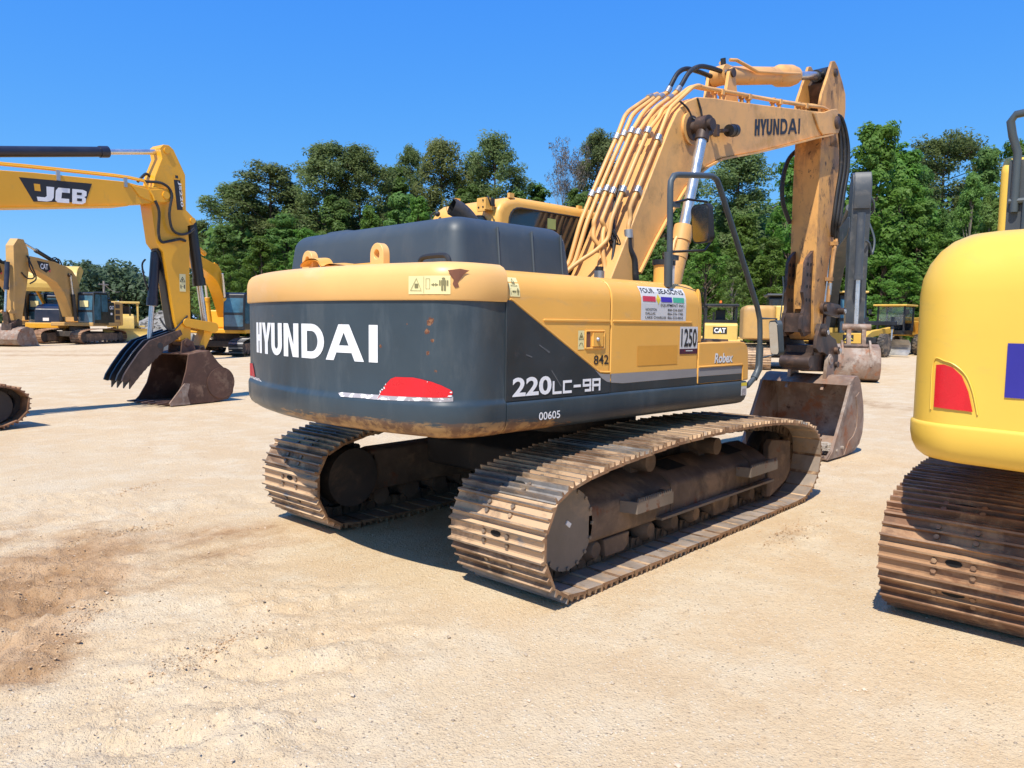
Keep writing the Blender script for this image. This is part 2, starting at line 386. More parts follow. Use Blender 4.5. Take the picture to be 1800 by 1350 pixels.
def block_caps(d, x0, y0, W, H, bold=1.0, lay=0, m=0, sh=0.):
    """the maker's condensed bold capitals, drawn so that the strokes keep an even weight"""
    k = W / 1.465
    for ch, o, wd in (('H', 0., .150), ('Y', .170, .17), ('U', .355, .178), ('N', .560, .195), ('D', .790, .235), ('A', 1.040, .315), ('I', 1.390, .075)):
        a = x0 + o * k; w = wd * k; s = .066 * k * bold; h5 = H * .205
        P = lambda pts: d.poly([(x, y + (x - x0) * sh) for x, y in pts], lay, m)
        Rc = lambda xa, ya, xb, yb: P([(xa, ya), (xb, ya), (xb, yb), (xa, yb)])
        if ch == 'H': Rc(a, y0, a + s, y0 + H); Rc(a + w - s, y0, a + w, y0 + H); Rc(a + s, y0 + H * .40, a + w - s, y0 + H * .61)
        if ch == 'Y':
            c = a + w / 2; P([(a - .01 * k, y0 + H), (a + s, y0 + H), (c, y0 + H * .60), (a + w - s + .01 * k, y0 + H), (a + w + .01 * k, y0 + H), (c + s / 2, y0 + H * .38), (c + s / 2, y0), (c - s / 2, y0), (c - s / 2, y0 + H * .38)])
        if ch == 'U':
            P([(a, y0 + H)] + arc(a + w / 2, y0 + H * .33, w / 2, 180, 360, 10, H * .33) + [(a + w, y0 + H), (a + w - s, y0 + H)] + arc(a + w / 2, y0 + H * .33, w / 2 - s, 360, 180, 10, H * .33 - h5) + [(a + s, y0 + H)])
        if ch == 'N': Rc(a, y0, a + s, y0 + H); Rc(a + w - s, y0, a + w, y0 + H); P([(a + s, y0 + H), (a + w - s, y0 + H * .36), (a + w - s, y0), (a + w - s - .01 * k, y0), (a + s, y0 + H * .64)])
        if ch == 'D':
            Rc(a, y0, a + s, y0 + H); r = .125 * k; P([(a + s, y0)] + arc(a + w - r, y0 + H / 2, r, -90, 90, 12, H / 2) + [(a + s, y0 + H), (a + s, y0 + H - h5)] + arc(a + w - r, y0 + H / 2, r - s, 90, -90, 12, H / 2 - h5) + [(a + s, y0 + h5)])
        if ch == 'A':
            c = a + w / 2; t = .046 * k * bold; P([(a, y0), (c - t, y0 + H), (c + t, y0 + H), (c, y0 + H * .78), (a + s * 1.13, y0)]); P([(c + t, y0 + H), (a + w, y0), (a + w - s * 1.13, y0), (c, y0 + H * .78)]); d.poly([(x, y + (x - x0) * sh) for x, y in [(a + w * .28, y0 + H * .22), (a + w * .72, y0 + H * .22), (a + w * .66, y0 + H * .42), (a + w * .34, y0 + H * .42)]], lay + .3, m)
        if ch == 'I': Rc(a, y0, a + max(s, .05 * k), y0 + H)
GLY = {'2': [(0, 1, 1, 1), (1, 1, 1, .5), (1, .5, 0, .5), (0, .5, 0, 0), (0, 0, 1, 0)], '0': [(0, 0, 1, 0), (1, 0, 1, 1), (1, 1, 0, 1), (0, 1, 0, 0)],
       'L': [(0, 1, 0, 0), (0, 0, 1, 0)], 'C': [(1, 1, 0, 1), (0, 1, 0, 0), (0, 0, 1, 0)], '-': [(.1, .5, .9, .5)],
       '9': [(1, 0, 1, 1), (1, 1, 0, 1), (0, 1, 0, .5), (0, .5, 1, .5), (.3, 0, 1, 0)], 'A': [(0, 0, 0, 1), (0, 1, 1, 1), (1, 1, 1, 0), (0, .45, 1, .45)],
       '5': [(1, 1, 0, 1), (0, 1, 0, .5), (0, .5, 1, .5), (1, .5, 1, 0), (1, 0, 0, 0)], 'J': [(1, 1, 1, 0), (1, 0, 0, 0), (0, 0, 0, .35)], 'S': [(1, 1, 0, 1), (0, 1, 0, .5), (0, .5, 1, .5), (1, .5, 1, 0), (1, 0, 0, 0)]}
def glyphs(d, s, x, y, w, h, th, gap, lay=0, m=0):
    for ch in s:
        d.stroke([(x + a * w, y + b * h, x + c * w, y + e * h) for a, b, c, e in GLY[ch]], th, lay, m)
        x += w + gap
    return d

# ------------------------------------------------------------------ crawler tracks
BELT = [(-2.295, .40), (-2.255, .58), (-2.13, .70), (-1.8, .785), (-1.26, .84), (-.45, .885), (.69, .88), (1.45, .825), (1.92, .735), (2.11, .62),
        (2.165, .45), (2.10, .22), (1.93, .10), (1.68, .045), (.8, .04), (-.4, .04), (-1.75, .04), (-2.1, .08), (-2.25, .22)]
def belt(name, y0, y1, parent, mats, detail=2, pts=BELT, shoes=53, seed=1):
    """one crawler chain with all its shoes, grousers, bolts and link plates"""
    rng = random.Random(seed)
    P = smooth_path([(x, 0, z) for x, z in pts], 10, True); N = len(P)
    acc = [0]
    for i in range(N): acc.append(acc[-1] + (P[(i + 1) % N] - P[i]).length)
    L = acc[-1]
    cx = sum(p.x for p in P) / N; cz = sum(p.z for p in P) / N
    def at(s):
        s %= L; i = 0
        lo, hi = 0, N
        while hi - lo > 1:
            mid = (lo + hi) // 2
            if acc[mid] <= s: lo = mid
            else: hi = mid
        t = (s - acc[lo]) / (acc[lo + 1] - acc[lo]); return P[lo].lerp(P[(lo + 1) % N], t)
    pitch = L / shoes; mb = MB(); ym = (y0 + y1) / 2; W = y1 - y0
    for k in range(shoes):
        s = k * pitch; c = at(s); t = (at(s + pitch * .45) - at(s - pitch * .45)).normalized()
        n = Vector((t.z, 0, -t.x))
        if n.dot(c - Vector((cx, 0, cz))) < 0: n = -n
        def Q(a, b): q = c + t * a + n * b; return (q.x, q.z)
        h = pitch / 2; jy = rng.uniform(-.006, .006)
        a0, a1 = y0 + jy, y1 + jy
        if detail >= 1:
            prof = [Q(-h * .85, -.008), Q(-h * .98, .010), Q(-h * .84, .012), Q(-h * .84, .044), Q(-h * .71, .045), Q(-h * .64, .012),
                    Q(-h * .12, .011), Q(-h * .06, .036), Q(h * .06, .037), Q(h * .11, .011), Q(h * .56, .011), Q(h * .66, .034), Q(h * .79, .035), Q(h * .90, .012), Q(h * .98, -.002), Q(h * 1.19, -.0085), Q(h * 1.19, -.013), Q(h * .85, -.012)]
            gm = {3, 7, 11}
        else:
            prof = [Q(-h * .96, -.006), Q(-h * .96, .012), Q(-h * .3, .012), Q(-h * .15, .036), Q(h * .15, .036), Q(h * .3, .012), Q(h * .96, .012), Q(h * .96, -.006)]; gm = {3}
        k0 = len(mb.f); mb.ext(prof, a0, a1, 'y', 0)
        if len(mats) > 6:
            v_ = rng.choice((0, 0, 0, 6, 6, 7))
            for g in range(len(prof)): mb.m[k0 + 2 + g] = v_
        for g in gm: mb.m[k0 + 2 + g] = 1
        mb.m[k0] = mb.m[k0 + 1] = 3; mb.m[k0 + 1 + len(prof)] = 4
        if detail >= 2:
            # bolt heads, flat dark ovals for the shade in mud-relief holes, and shoe-link rails
            for yy in (ym - .10, ym + .10):
                for aa in (-.30, .34):
                    q = c + t * (aa * h) + n * .012
                    mb.cyl((q.x, yy, q.z), tuple(Vector((q.x, yy, q.z)) + n * .014), .016, 6, 1)
            q = c + t * (h * .36) + n * .0125
            for yy in (ym - .035, ym + .035)[:1]:
                ring = [Vector((q.x, ym, q.z)) + Vector((0, 1, 0)) * ((.062 if k % 4 else .045) * math.cos(x)) + t * (.021 * math.sin(x)) for x in [i * math.pi / 5 for i in range(10)]]
                if k % 3 != 1: mb.add([r_ + n * .0015 for r_ in ring], [list(range(10))], 5)
        if detail >= 1:
            for yy in (ym - .09, ym + .09):
                lk = [Q(-h * .95, -.012), Q(h * .95, -.012), Q(h * .75, -.10), Q(h * .1, -.085), Q(-h * .75, -.10)]
                mb.ext(lk, yy - .028, yy + .028, 'y', 2)
            q = c - n * .055; mb.cyl((q.x, ym - .13, q.z), (q.x, ym + .13, q.z), .026, 7, 2)
    return mb.build(name, mats, parent)

# ------------------------------------------------------------------ camera
CAM = Vector((-5.7263, -4.3985, 1.7687)); YAW, PIT, ROL, FPX = .7336, -.0823, .0134, 1326.97
def make_camera():
    F = Vector((math.cos(YAW) * math.cos(PIT), math.sin(YAW) * math.cos(PIT), math.sin(PIT)))
    Rt = Vector((math.sin(YAW), -math.cos(YAW), 0)); U = Rt.cross(F)
    Rt, U = Rt * math.cos(ROL) + U * math.sin(ROL), U * math.cos(ROL) - Rt * math.sin(ROL)
    cam = bpy.data.cameras.new('camera'); o = bpy.data.objects.new('camera', cam); COL.objects.link(o)
    o.matrix_world = Matrix(((Rt.x, U.x, -F.x, CAM.x), (Rt.y, U.y, -F.y, CAM.y), (Rt.z, U.z, -F.z, CAM.z), (0, 0, 0, 1)))
    cam.sensor_width = 36; cam.lens = 36 * FPX / 1800; cam.clip_start = .05; cam.clip_end = 3000
    SC.camera = o
make_camera()
def along(px, d):
    """ground position at distance d along the bearing of photo column px"""
    a = YAW - math.atan((px - 900) / FPX); return Vector((CAM.x + d * math.cos(a), CAM.y + d * math.sin(a), 0))
def height(px, py, d):
    """height above ground of a thing at distance d that shows at photo row py"""
    dd = d * math.cos(math.atan((px - 900) / FPX)); return CAM.z + (565 + .0134 * (px - 900) - py) / FPX * dd

# ------------------------------------------------------------------ light and sky
SUN = Vector((-.60, -.20, 1.0)).normalized()
el = math.asin(SUN.z); rot = math.atan2(SUN.x, SUN.y)
w = bpy.data.worlds.new('World'); SC.world = w; w.use_nodes = True
nt = NT(w.node_tree); bg = w.node_tree.nodes['Background']
sky = nt.new('ShaderNodeTexSky'); sky.sky_type = 'NISHITA'; sky.sun_disc = False
sky.sun_elevation = el; sky.sun_rotation = rot; sky.air_density = 1.0; sky.dust_density = .25; sky.ozone_density = 1.6; sky.altitude = 100
# clear deep summer blue: the physical sky, graded per channel towards the more even blue of the photograph
sp_ = nt.new('ShaderNodeSeparateColor'); cb_ = nt.new('ShaderNodeCombineColor'); nt.link(sky.outputs[0], sp_.inputs[0])
for k, (g_, a_) in enumerate(((1.10, .335), (.62, 1.33), (.08, 6.0))):
    nt.link(nt.math('MULTIPLY', nt.math('POWER', sp_.outputs[k], g_), a_), cb_.inputs[k])
nt.link(cb_.outputs[0], bg.inputs[0]); bg.inputs[1].default_value = .118
sl = bpy.data.lights.new('sun', 'SUN'); sl.energy = 5.0; sl.angle = R(.5); sl.color = (1, .945, .85)
so = bpy.data.objects.new('sun', sl); COL.objects.link(so); so.rotation_euler = SUN.to_track_quat('Z', 'Y').to_euler(); so.location = (-20, -8, 40)
SC.view_settings.view_transform = 'Standard'; SC.view_settings.look = 'None'; SC.view_settings.exposure = .28; SC.view_settings.gamma = 1
SC.render.engine = 'CYCLES'; SC.cycles.max_bounces = 6; SC.cycles.transparent_max_bounces = 8

# ------------------------------------------------------------------ ground
RED = [(-4.22, 1.15, 1.55, .62, .93, 1.05), (-4.62, .05, .55, .35, .93, .95), (-2.9, 1.5, 1.2, .42, -.42, .60), (-4.3, 2.6, .9, .5, .5, .55), (-3.2, .85, 1.2, .42, .1, .58), (-2.2, 1.0, 1.2, .4, .2, .38),
       (13., 1.4, 3.5, .9, .9, .5), (32., 7., 12, 1.2, .3, .5), (7., 33., 9., 1.4, -.5, .55), (7., 24., 5., .8, -.6, .4), (3., 40., 12, 2., -.5, .5), (-1.3, -3.1, .9, .3, .6, .16), (.6, -1.9, .7, .25, .1, .40)]
RUTS = [((-5.2, -.45), (-3.55, 1.55), .022, .016), ((-5.15, -.55), (-3.5, 1.45), .02, .012), ((-5.3, -.2), (-3.7, 1.75), .016, .009)]
def ground():
    def axis(c, lim, s0, g):
        out = [0.]; st = s0
        while out[-1] < lim: out.append(out[-1] + st); st *= g
        return [c - x for x in reversed(out[1:])] + [c + x for x in out]
    xs = axis(CAM.x + 1.7, 900, .019, 1.0155); ys = axis(CAM.y + 3.6, 900, .019, 1.0155)
    nx, ny = len(xs), len(ys); co = np.zeros((nx, ny, 3))
    X, Y = np.meshgrid(np.array(xs), np.array(ys), indexing='ij'); co[..., 0] = X; co[..., 1] = Y
    Z = np.zeros((nx, ny)); ne = noise.noise
    D = np.hypot(X - CAM.x, Y - CAM.y)
    rough = np.zeros_like(Z)
    for (cx, cy, a, b, th, s) in RED[:5] + [(-3.75, -.85, .95, .45, -.5, .9), (-4.3, -1.3, .7, .5, -.5, .9), (-3.2, -.3, .7, .35, -.5, .8), (-1.9, 1.5, 1.2, .35, -.4, .6), (-2.6, 2.6, 1.4, .5, -.4, .7), (-3.2, 3.6, .6, .3, -.4, .9), (.6, -1.9, .9, .3, .1, .9)]:
        u = (X - cx) * math.cos(th) + (Y - cy) * math.sin(th); v = -(X - cx) * math.sin(th) + (Y - cy) * math.cos(th)
        rough = np.maximum(rough, s * np.exp(-(u / a) ** 2 - (v / b) ** 2))
    for i in range(nx):
        for j in range(ny):
            d = D[i, j]
            if d > 130: continue
            x, y = X[i, j], Y[i, j]; f = 1 / (1 + (d / 45) ** 2)
            z = .022 * ne((x * .45, y * .45, 1.)) + .010 * ne((x * 1.6, y * 1.6, 4.))
            if d < 26:
                q = rough[i, j]
                z += .004 * ne((x * 7, y * 7, 2.))
                n1 = ne((x * 3.1 + .5 * y, y * 5.2, 7.)); n2 = ne((x * 13, y * 17, 3.))
                ur, vr = x * .86 - y * .5, x * .5 + y * .86; tt = (ne((ur * 2.3, vr * 6.5, 11.)) + .45 * ne((ur * 9, vr * 20, 12.)) + .2 * ne((ur * 26, vr * 40, 13.))) * 3.2; tf_ = math.floor(tt); fr = tt - tf_
                z += q * .021 * (tf_ + min(1, fr * 8))
                z += q * (.020 * max(0, n1) + .030 * n2 * max(0, n1 + .35) + .012 * ne((x * 30, y * 30, 5.)))
                # ribbed crawler prints
                u = x * .86 + y * .51
                z += .007 * q * math.sin(u * 46 + 2 * n1) * max(0, ne((x * .8, y * .8, 9.)) + .2)
            if d < 7:
                for (ax, ay), (bx, by), wd, dp in RUTS:
                    lx, ly = bx - ax, by - ay; L_ = math.hypot(lx, ly); t = ((x - ax) * lx + (y - ay) * ly) / L_ ** 2
                    if 0 < t < 1: q2 = (((x - ax) * ly - (y - ay) * lx) / L_ + .02 * ne((t * 5, wd * 90, 0.))) / wd; z += dp * (-math.exp(-q2 * q2) + .55 * math.exp(-(abs(q2) - 2) ** 2)) * min(1, 6 * t, 6 * (1 - t))
            Z[i, j] = z * f - .012
    # sit flat under the machines
    def flat(x0, x1, y0, y1, m=.5):
        k = np.clip(np.maximum(np.maximum(x0 - X, X - x1), np.maximum(y0 - Y, Y - y1)) / m, 0, 1); return k
    k = np.minimum(flat(-2.6, 2.4, -1.75, 1.75, .3), flat(-1.1, 4, -8, -2.95, .3))
    Z = Z * k - .006 * (1 - k)
    co[..., 2] = Z
    idx = np.arange(nx * ny).reshape(nx, ny)
    f = np.stack([idx[:-1, :-1], idx[1:, :-1], idx[1:, 1:], idx[:-1, 1:]], -1).reshape(-1, 4)
    me = bpy.data.meshes.new('ground'); me.vertices.add(nx * ny); me.vertices.foreach_set('co', co.reshape(-1))
    me.loops.add(f.size); me.loops.foreach_set('vertex_index', f.reshape(-1)); me.polygons.add(len(f))
    me.polygons.foreach_set('loop_start', np.arange(0, f.size, 4)); me.polygons.foreach_set('loop_total', np.full(len(f), 4))
    me.polygons.foreach_set('use_smooth', np.ones(len(f), bool)); me.update(calc_edges=True)
    m = bpy.data.materials.new('sandy_clay_ground'); m.use_nodes = True
    nt = NT(m.node_tree); b = m.node_tree.nodes['Principled BSDF']
    tc = nt.new('ShaderNodeTexCoord').outputs['Object']
    big = nt.noise(tc, .33, 6, .6, .5); mid = nt.noise(nt.mapping(tc, (1, 1, 1), (7, 3, 0)), 1.7, 8, .66); fine = nt.noise(tc, 26, 6, .7); grit = nt.noise(tc, 95, 3, .6)
    c = nt.mix(nt.ramp(big, .36, .62), (.62, .472, .292), (.59, .43, .255))
    c = nt.mix(nt.ramp(mid, .42, .66), c, (.64, .512, .34))
    streak = nt.noise(nt.mapping(tc, (.30, 1.2, 1)), 1.1, 8, .7, .6)
    c = nt.mix(nt.ramp(streak, .56, .76, 0, .26), c, (.48, .31, .165))
    # damp reddish clay dug up and smeared by the crawlers
    sep = nt.new('ShaderNodeSeparateXYZ'); nt.link(tc, sep.inputs[0]); tot = None
    for (cx, cy, a, bb_, th, s) in RED:
        dx = nt.math('SUBTRACT', sep.outputs[0], cx); dy = nt.math('SUBTRACT', sep.outputs[1], cy); ct, st = math.cos(th), math.sin(th)
        u = nt.math('ADD', nt.math('MULTIPLY', dx, ct / a), nt.math('MULTIPLY', dy, st / a)); v = nt.math('ADD', nt.math('MULTIPLY', dx, -st / bb_), nt.math('MULTIPLY', dy, ct / bb_))
        r2 = nt.math('ADD', nt.math('MULTIPLY', u, u), nt.math('MULTIPLY', v, v))
        g = nt.math('MULTIPLY', nt.math('POWER', 2.718, nt.math('MULTIPLY', r2, -1.)), s)
        tot = g if tot is None else nt.math('MAXIMUM', tot, g)
    n3 = nt.noise(nt.mapping(tc, (1, 1.6, 1), (3, 9, 0)), 1.9, 9, .7, .4)
    rf = nt.ramp(nt.math('ADD', nt.math('MULTIPLY', tot, .74), nt.math('MULTIPLY', nt.math('SUBTRACT', n3, .5), 1.0)), .16, .58)
    c = nt.mix(nt.math('MULTIPLY', rf, .92), c, nt.mix(nt.ramp(mid, .4, .6), (.325, .182, .085), (.48, .305, .165)))
    c = nt.mix(nt.ramp(nt.noise(nt.mapping(tc, (1.2, 2.2, 1), (5, 1, 0)), 3.2, 8, .7, .5), .5, .72, 0, .4), c, (.50, .335, .18))
    c = nt.mix(nt.ramp(fine, .60, .72, 0, .5), c, (.66, .54, .38))
    c = nt.mix(nt.ramp(fine, .40, .30, 0, .35), c, (.33, .22, .13))
    # grit: pale and dark gravel specks
    vor = nt.new('ShaderNodeTexVoronoi'); vor.inputs['Scale'].default_value = 62; nt.link(tc, vor.inputs['Vector'])
    spk = nt.new('ShaderNodeSeparateColor'); nt.link(vor.outputs['Color'], spk.inputs[0])
    near = nt.ramp(vor.outputs['Distance'], .45, .28)
    pale = nt.math('MULTIPLY', near, nt.ramp(spk.outputs[0], .86, .90)); dk = nt.math('MULTIPLY', near, nt.math('MULTIPLY', nt.ramp(spk.outputs[1], .92, .95), nt.ramp(mid, .40, .62, .25, 1.)))
    c = nt.mix(nt.math('MULTIPLY', nt.math('MULTIPLY', pale, .7), nt.math('SUBTRACT', 1., nt.math('MULTIPLY', rf, .8))), c, (.72, .64, .50)); c = nt.mix(nt.math('MULTIPLY', dk, .8), c, (.20, .15, .115))
    nt.link(c, b.inputs['Base Color']); b.inputs['Roughness'].default_value = .95; b.inputs['Specular IOR Level'].default_value = .15
    h = nt.math('ADD', nt.math('MULTIPLY', mid, .6), nt.math('ADD', nt.math('MULTIPLY', fine, .45), nt.math('ADD', nt.math('MULTIPLY', grit, .22), nt.math('MULTIPLY', near, .08))))
    bn = nt.new('ShaderNodeBump'); bn.inputs['Strength'].default_value = .85; bn.inputs['Distance'].default_value = .042
    nt.link(h, bn.inputs['Height']); nt.link(bn.outputs[0], b.inputs['Normal'])
    me.materials.append(m)
    o = bpy.data.objects.new('ground', me); COL.objects.link(o); tag(o, kind='structure')
    def zat(x, y):
        i = min(max(np.searchsorted(xs, x), 1), nx - 1); j = min(max(np.searchsorted(ys, y), 1), ny - 1)
        return float(Z[i, j])
    return zat, rough, xs, ys
zat, ROUGH, GX, GY = ground()

def scatter():
    rng = random.Random(5)
    def stones(n, rmin, rmax, pick, mat, name):
        mb = MB(); k = 0
        while k < n:
            x, y = pick()
            if -2.4 < x < 2.3 and 0.75 < abs(y) < 1.65: continue
            r = rng.uniform(rmin, rmax) * (1 + 1.5 * (rng.random() ** 7)); k += 1
            a, b_, c_ = r * rng.uniform(.7, 1.3), r * rng.uniform(.6, 1.1), r * rng.uniform(.4, .8)
            m = Matrix.Rotation(rng.uniform(0, 6.3), 3, 'Z') @ Matrix.Rotation(rng.uniform(-.4, .4), 3, 'X')
            base = [(1, 0, 0), (-1, 0, 0), (0, 1, 0), (0, -1, 0), (0, 0, 1), (0, 0, -1), (.62, .62, .5), (-.62, .6, .5), (.6, -.62, .45), (-.6, -.6, .5)]
            vs = [m @ Vector((p[0] * a, p[1] * b_, p[2] * c_)) * rng.uniform(.8, 1.15) + Vector((x, y, zat(x, y) + c_ * .3)) for p in base]
            mb.add(vs, [(0, 6, 8), (0, 2, 6), (2, 7, 6), (2, 1, 7), (1, 9, 7), (1, 3, 9), (3, 8, 9), (3, 0, 8), (6, 7, 4), (7, 9, 4), (9, 8, 4), (8, 6, 4), (0, 5, 2), (2, 5, 1), (1, 5, 3), (3, 5, 0)], 0)
        o = mb.build(name, mat); tag(o, kind='stuff'); return o
    def cone():
        d = 2.4 + 9 * rng.random() ** 1.6; a = YAW + rng.uniform(-.68, .68); return CAM.x + d * math.cos(a), CAM.y + d * math.sin(a)
    o = stones(3600, .003, .0065, cone, MAT['pebble'], 'pebbles'); tag(o, 'small loose gravel scattered over the sandy yard', 'gravel')
    areas = [(-4.1, 1.3, .8, .45, .93), (-4.2, .35, .6, .09, .93), (-3.25, 2.05, .4, .10, .1), (-2.6, 3.6, .35, .1, .6), (.6, -1.9, .55, .14, .1), (-3.9, -.6, .35, .12, .2)]
    def heap():
        cx, cy, a, b_, th = rng.choice(areas); u, v = rng.gauss(0, a * .6), rng.gauss(0, b_ * .6)
        return cx + u * math.cos(th) - v * math.sin(th), cy + u * math.sin(th) + v * math.cos(th)
    o = stones(2000, .0025, .0065, heap, MAT['clod'], 'dirt_clods'); tag(o, 'crumbled clay clods thrown up by crawler tracks', 'dirt')
scatter()

# ------------------------------------------------------------------ the main excavator
EX = thing("excavator", "large peach yellow and slate grey excavator seen from behind in the middle of the yard", "excavator")
def up(o):  o.rotation_euler = (0, 0, PSI); return o      # part of the slewed upper structure
def urear(wv):
    a = min(abs(wv), 1.3699)
    if a <= 1.13: return -2.845 + .150 * a * a
    return -2.30 - .353 * math.sqrt(1 - ((a - 1.13) / .24) ** 2)
def cw_path(n=44):
    p = [Vector((-2.2, -1.37))]
    ws = [-1.37 + .24 * (1 - math.cos(i / 9 * math.pi / 2)) for i in range(10)] + [-1.13 + 2.26 * i / n for i in range(1, n)] + [1.13 + .24 * math.sin(i / 9 * math.pi / 2) for i in range(10)]
    p += [Vector((urear(x) if abs(x) < 1.3695 else -2.30, x)) for x in ws] + [Vector((-2.2, 1.37))]
    return p
def cw_loft(mb, prof, m=0, cap=True):
    P = cw_path(); N = len(P); nor = []
    for i in range(N):
        t = (P[min(i + 1, N - 1)] - P[max(i - 1, 0)]).normalized(); nor.append(Vector((-t.y, t.x)))
    for i in range(N):
        if nor[i].dot(Vector((P[i].x + 1.2, P[i].y))) < 0: nor[i] = -nor[i]
    nor[0] = Vector((0, -1)); nor[-1] = Vector((0, 1))
    rows = []
    for d, z in prof:
        rows.append([(P[i].x + nor[i].x * d, P[i].y + nor[i].y * d, z) for i in range(N)])
    mb.grid(rows, m)
    if cap:
        k = len(mb.v)
        for r in (rows[0], rows[-1]): mb.add(r, [list(range(N))], m)
        for e in (0, -1): mb.add([r[e] for r in rows], [list(range(len(rows)))], m)
    return mb
def on_cw(x, z, lift, d0=0.):
    """point on the rear face: x runs to the reader's right (that is towards -w)"""
    wv = -x; e = 1e-3; n = Vector((-1., (urear(wv + e) - urear(wv - e)) / (2 * e))).normalized()
    q = .003 + lift * .0012 + d0
    return (urear(wv) + n.x * q, wv + n.y * q, z)

cwt = cw_loft(MB(), [(-.50, 1.075), (-.13, 1.052), (-.07, 1.056), (-.03, 1.072), (-.002, 1.098), (.012, 1.13), (.017, 1.165), (.018, 1.25), (.014, 1.268), (.004, 1.280), (0, 1.30), (0, 1.45), (0, 1.7), (0, 1.90)]).build('counterweight', MAT['slate'], EX, sharp=50)
up(cwt)
band = cw_loft(MB(), [(-.03, 1.888), (.012, 1.89), (.018, 1.90), (.018, 2.0), (.014, 2.04), (.002, 2.075), (-.02, 2.10), (-.055, 2.118), (-.12, 2.126), (-.3, 2.13)]).build('upper_band', MAT['band_paint'], cwt, sharp=50)
d = Decal(on_cw); block_caps(d, -.895, 1.503, 1.71, .234, .95)
d.build('lettering', MAT['white'], cwt)
# the chipped red reflector right, its peeling tape, and the faded one at the far corner
Decal(lambda x, y, l: on_cw(.815 + (x - .66) * .78, y, l)).strip([(.66, 1.300), (.85, 1.302), (1.0, 1.306), (1.2, 1.311), (1.262, 1.314), (1.275, 1.335)], [(.66, 1.308), (.675, 1.325), (.70, 1.333), (.705, 1.356), (.775, 1.408), (.82, 1.421), (.98, 1.424), (1.10, 1.412), (1.16, 1.404), (1.22, 1.385), (1.262, 1.362), (1.275, 1.350)], 2, 0, 30).build('reflector', MAT['red'], cwt)
Decal(lambda x, y, l: on_cw(.815 + (x - .66) * .78, y, l, .0 if y > 1.282 else .016 * min(1, (1.282 - y) / .014))).strip([(.19, 1.288), (.24, 1.270), (.5, 1.274), (.62, 1.272), (.8, 1.276), (1.0, 1.281), (1.15, 1.288), (1.2, 1.284), (1.278, 1.290)], [(.19, 1.290), (.24, 1.298), (.5, 1.300), (.69, 1.303), (.85, 1.305), (1.0, 1.309), (1.2, 1.313), (1.278, 1.318)], 1, 0, 30).build('reflector_tape', MAT['peel'], cwt)
Decal(on_cw).strip([(-1.30, 1.30), (-.97, 1.30)], [(-1.30, 1.395), (-1.08, 1.405), (-1.02, 1.36), (-.97, 1.302)], 2).build('reflector', MAT['redworn'], cwt)
Decal(on_cw).strip([(-1.30, 1.282), (-.74, 1.282)], [(-1.30, 1.305), (-.80, 1.302), (-.74, 1.283)], 1).build('reflector_tape', MAT['peel'], cwt)
def man(d, x, y, h, lay, m):
    d.poly([(x + a * h, y + b * h) for a, b in arc(0, .9, .09, 0, 330, 8)], lay, m)
    d.rect(x - .13 * h, y + .42 * h, x + .13 * h, y + .78 * h, lay, m); d.rect(x - .23 * h, y + .38 * h, x - .16 * h, y + .78 * h, lay, m); d.rect(x + .16 * h, y + .38 * h, x + .23 * h, y + .78 * h, lay, m)
    d.rect(x - .12 * h, y, x - .02 * h, y + .42 * h, lay, m); d.rect(x + .02 * h, y, x + .12 * h, y + .42 * h, lay, m)
def tri_outline(d, cx, y, s, t, lay, m):
    A, B, C_ = (cx - s / 2, y), (cx + s / 2, y), (cx, y + s * .88)
    d.stroke([(*A, *B), (*B, *C_), (*C_, *A)], t, lay, m); d.rect(cx - .012, y + s * .18, cx + .012, y + s * .5, lay, m)
def arrow(d, x0, x1, y, lay, m):
    d.rect(x0, y - .002, x1, y + .002, lay, m); d.poly([(x0, y), (x0 + .014, y + .009), (x0 + .014, y - .009)], lay, m); d.poly([(x1, y), (x1 - .014, y + .009), (x1 - .014, y - .009)], lay, m)
d = Decal(lambda x, y, l: on_cw(x, y, l, .018)); x0, y0 = 1.045, 1.925
d.strip([(x0, y0), (x0 + .24, y0)], [(x0, y0 + .108), (x0 + .24, y0 + .108)], 0, 0); tri_outline(d, x0 + .055, y0 + .022, .080, .0026, 2, 1)
d.rect(x0 + .112, y0 + .004, x0 + .114, y0 + .104, 1, 1); d.stroke([(x0 + .128, y0 + .03, x0 + .15, y0 + .03), (x0 + .15, y0 + .03, x0 + .15, y0 + .09), (x0 + .15, y0 + .09, x0 + .128, y0 + .09), (x0 + .128, y0 + .09, x0 + .128, y0 + .03)], .002, 1, 1)
arrow(d, x0 + .158, x0 + .192, y0 + .055, 2, 1); man(d, x0 + .214, y0 + .02, .078, 2, 1)
d.build('warning_label', [MAT['lemon'], MAT['label_ink']], cwt)
d = Decal(lambda x, y, l: on_cw(x, y, l, .018)); d.rect(-1.352, 1.90, -1.295, 2.03, 0, 0); d.text('O', -1.338, 1.945, .028, .05, 1, 1); d.build('warning_label', [MAT['lemon'], MAT['ink']], cwt)
d = Decal(lambda x, y, l: on_cw(.815 + (x - .66) * .78, y, l)); rng = random.Random(21)
for x, y, rx, ry in [(.672, 1.322, .012, .014), (.690, 1.338, .014, .008), (.712, 1.348, .010, .012), (.725, 1.372, .006, .008), (1.268, 1.345, .010, .006), (1.262, 1.322, .016, .010), (.665, 1.306, .010, .006), (1.12, 1.404, .006, .004)]:
    rx *= .75; ry *= .75; d.poly([(x + rx * math.cos(i / 9 * 6.283) * rng.uniform(.5, 1.15), y + ry * math.sin(i / 9 * 6.283) * rng.uniform(.5, 1.15)) for i in range(9)], 3.5, 0)
for o_ in split_loose(d.build('chipped_edge', MAT['white'], cwt)): pass
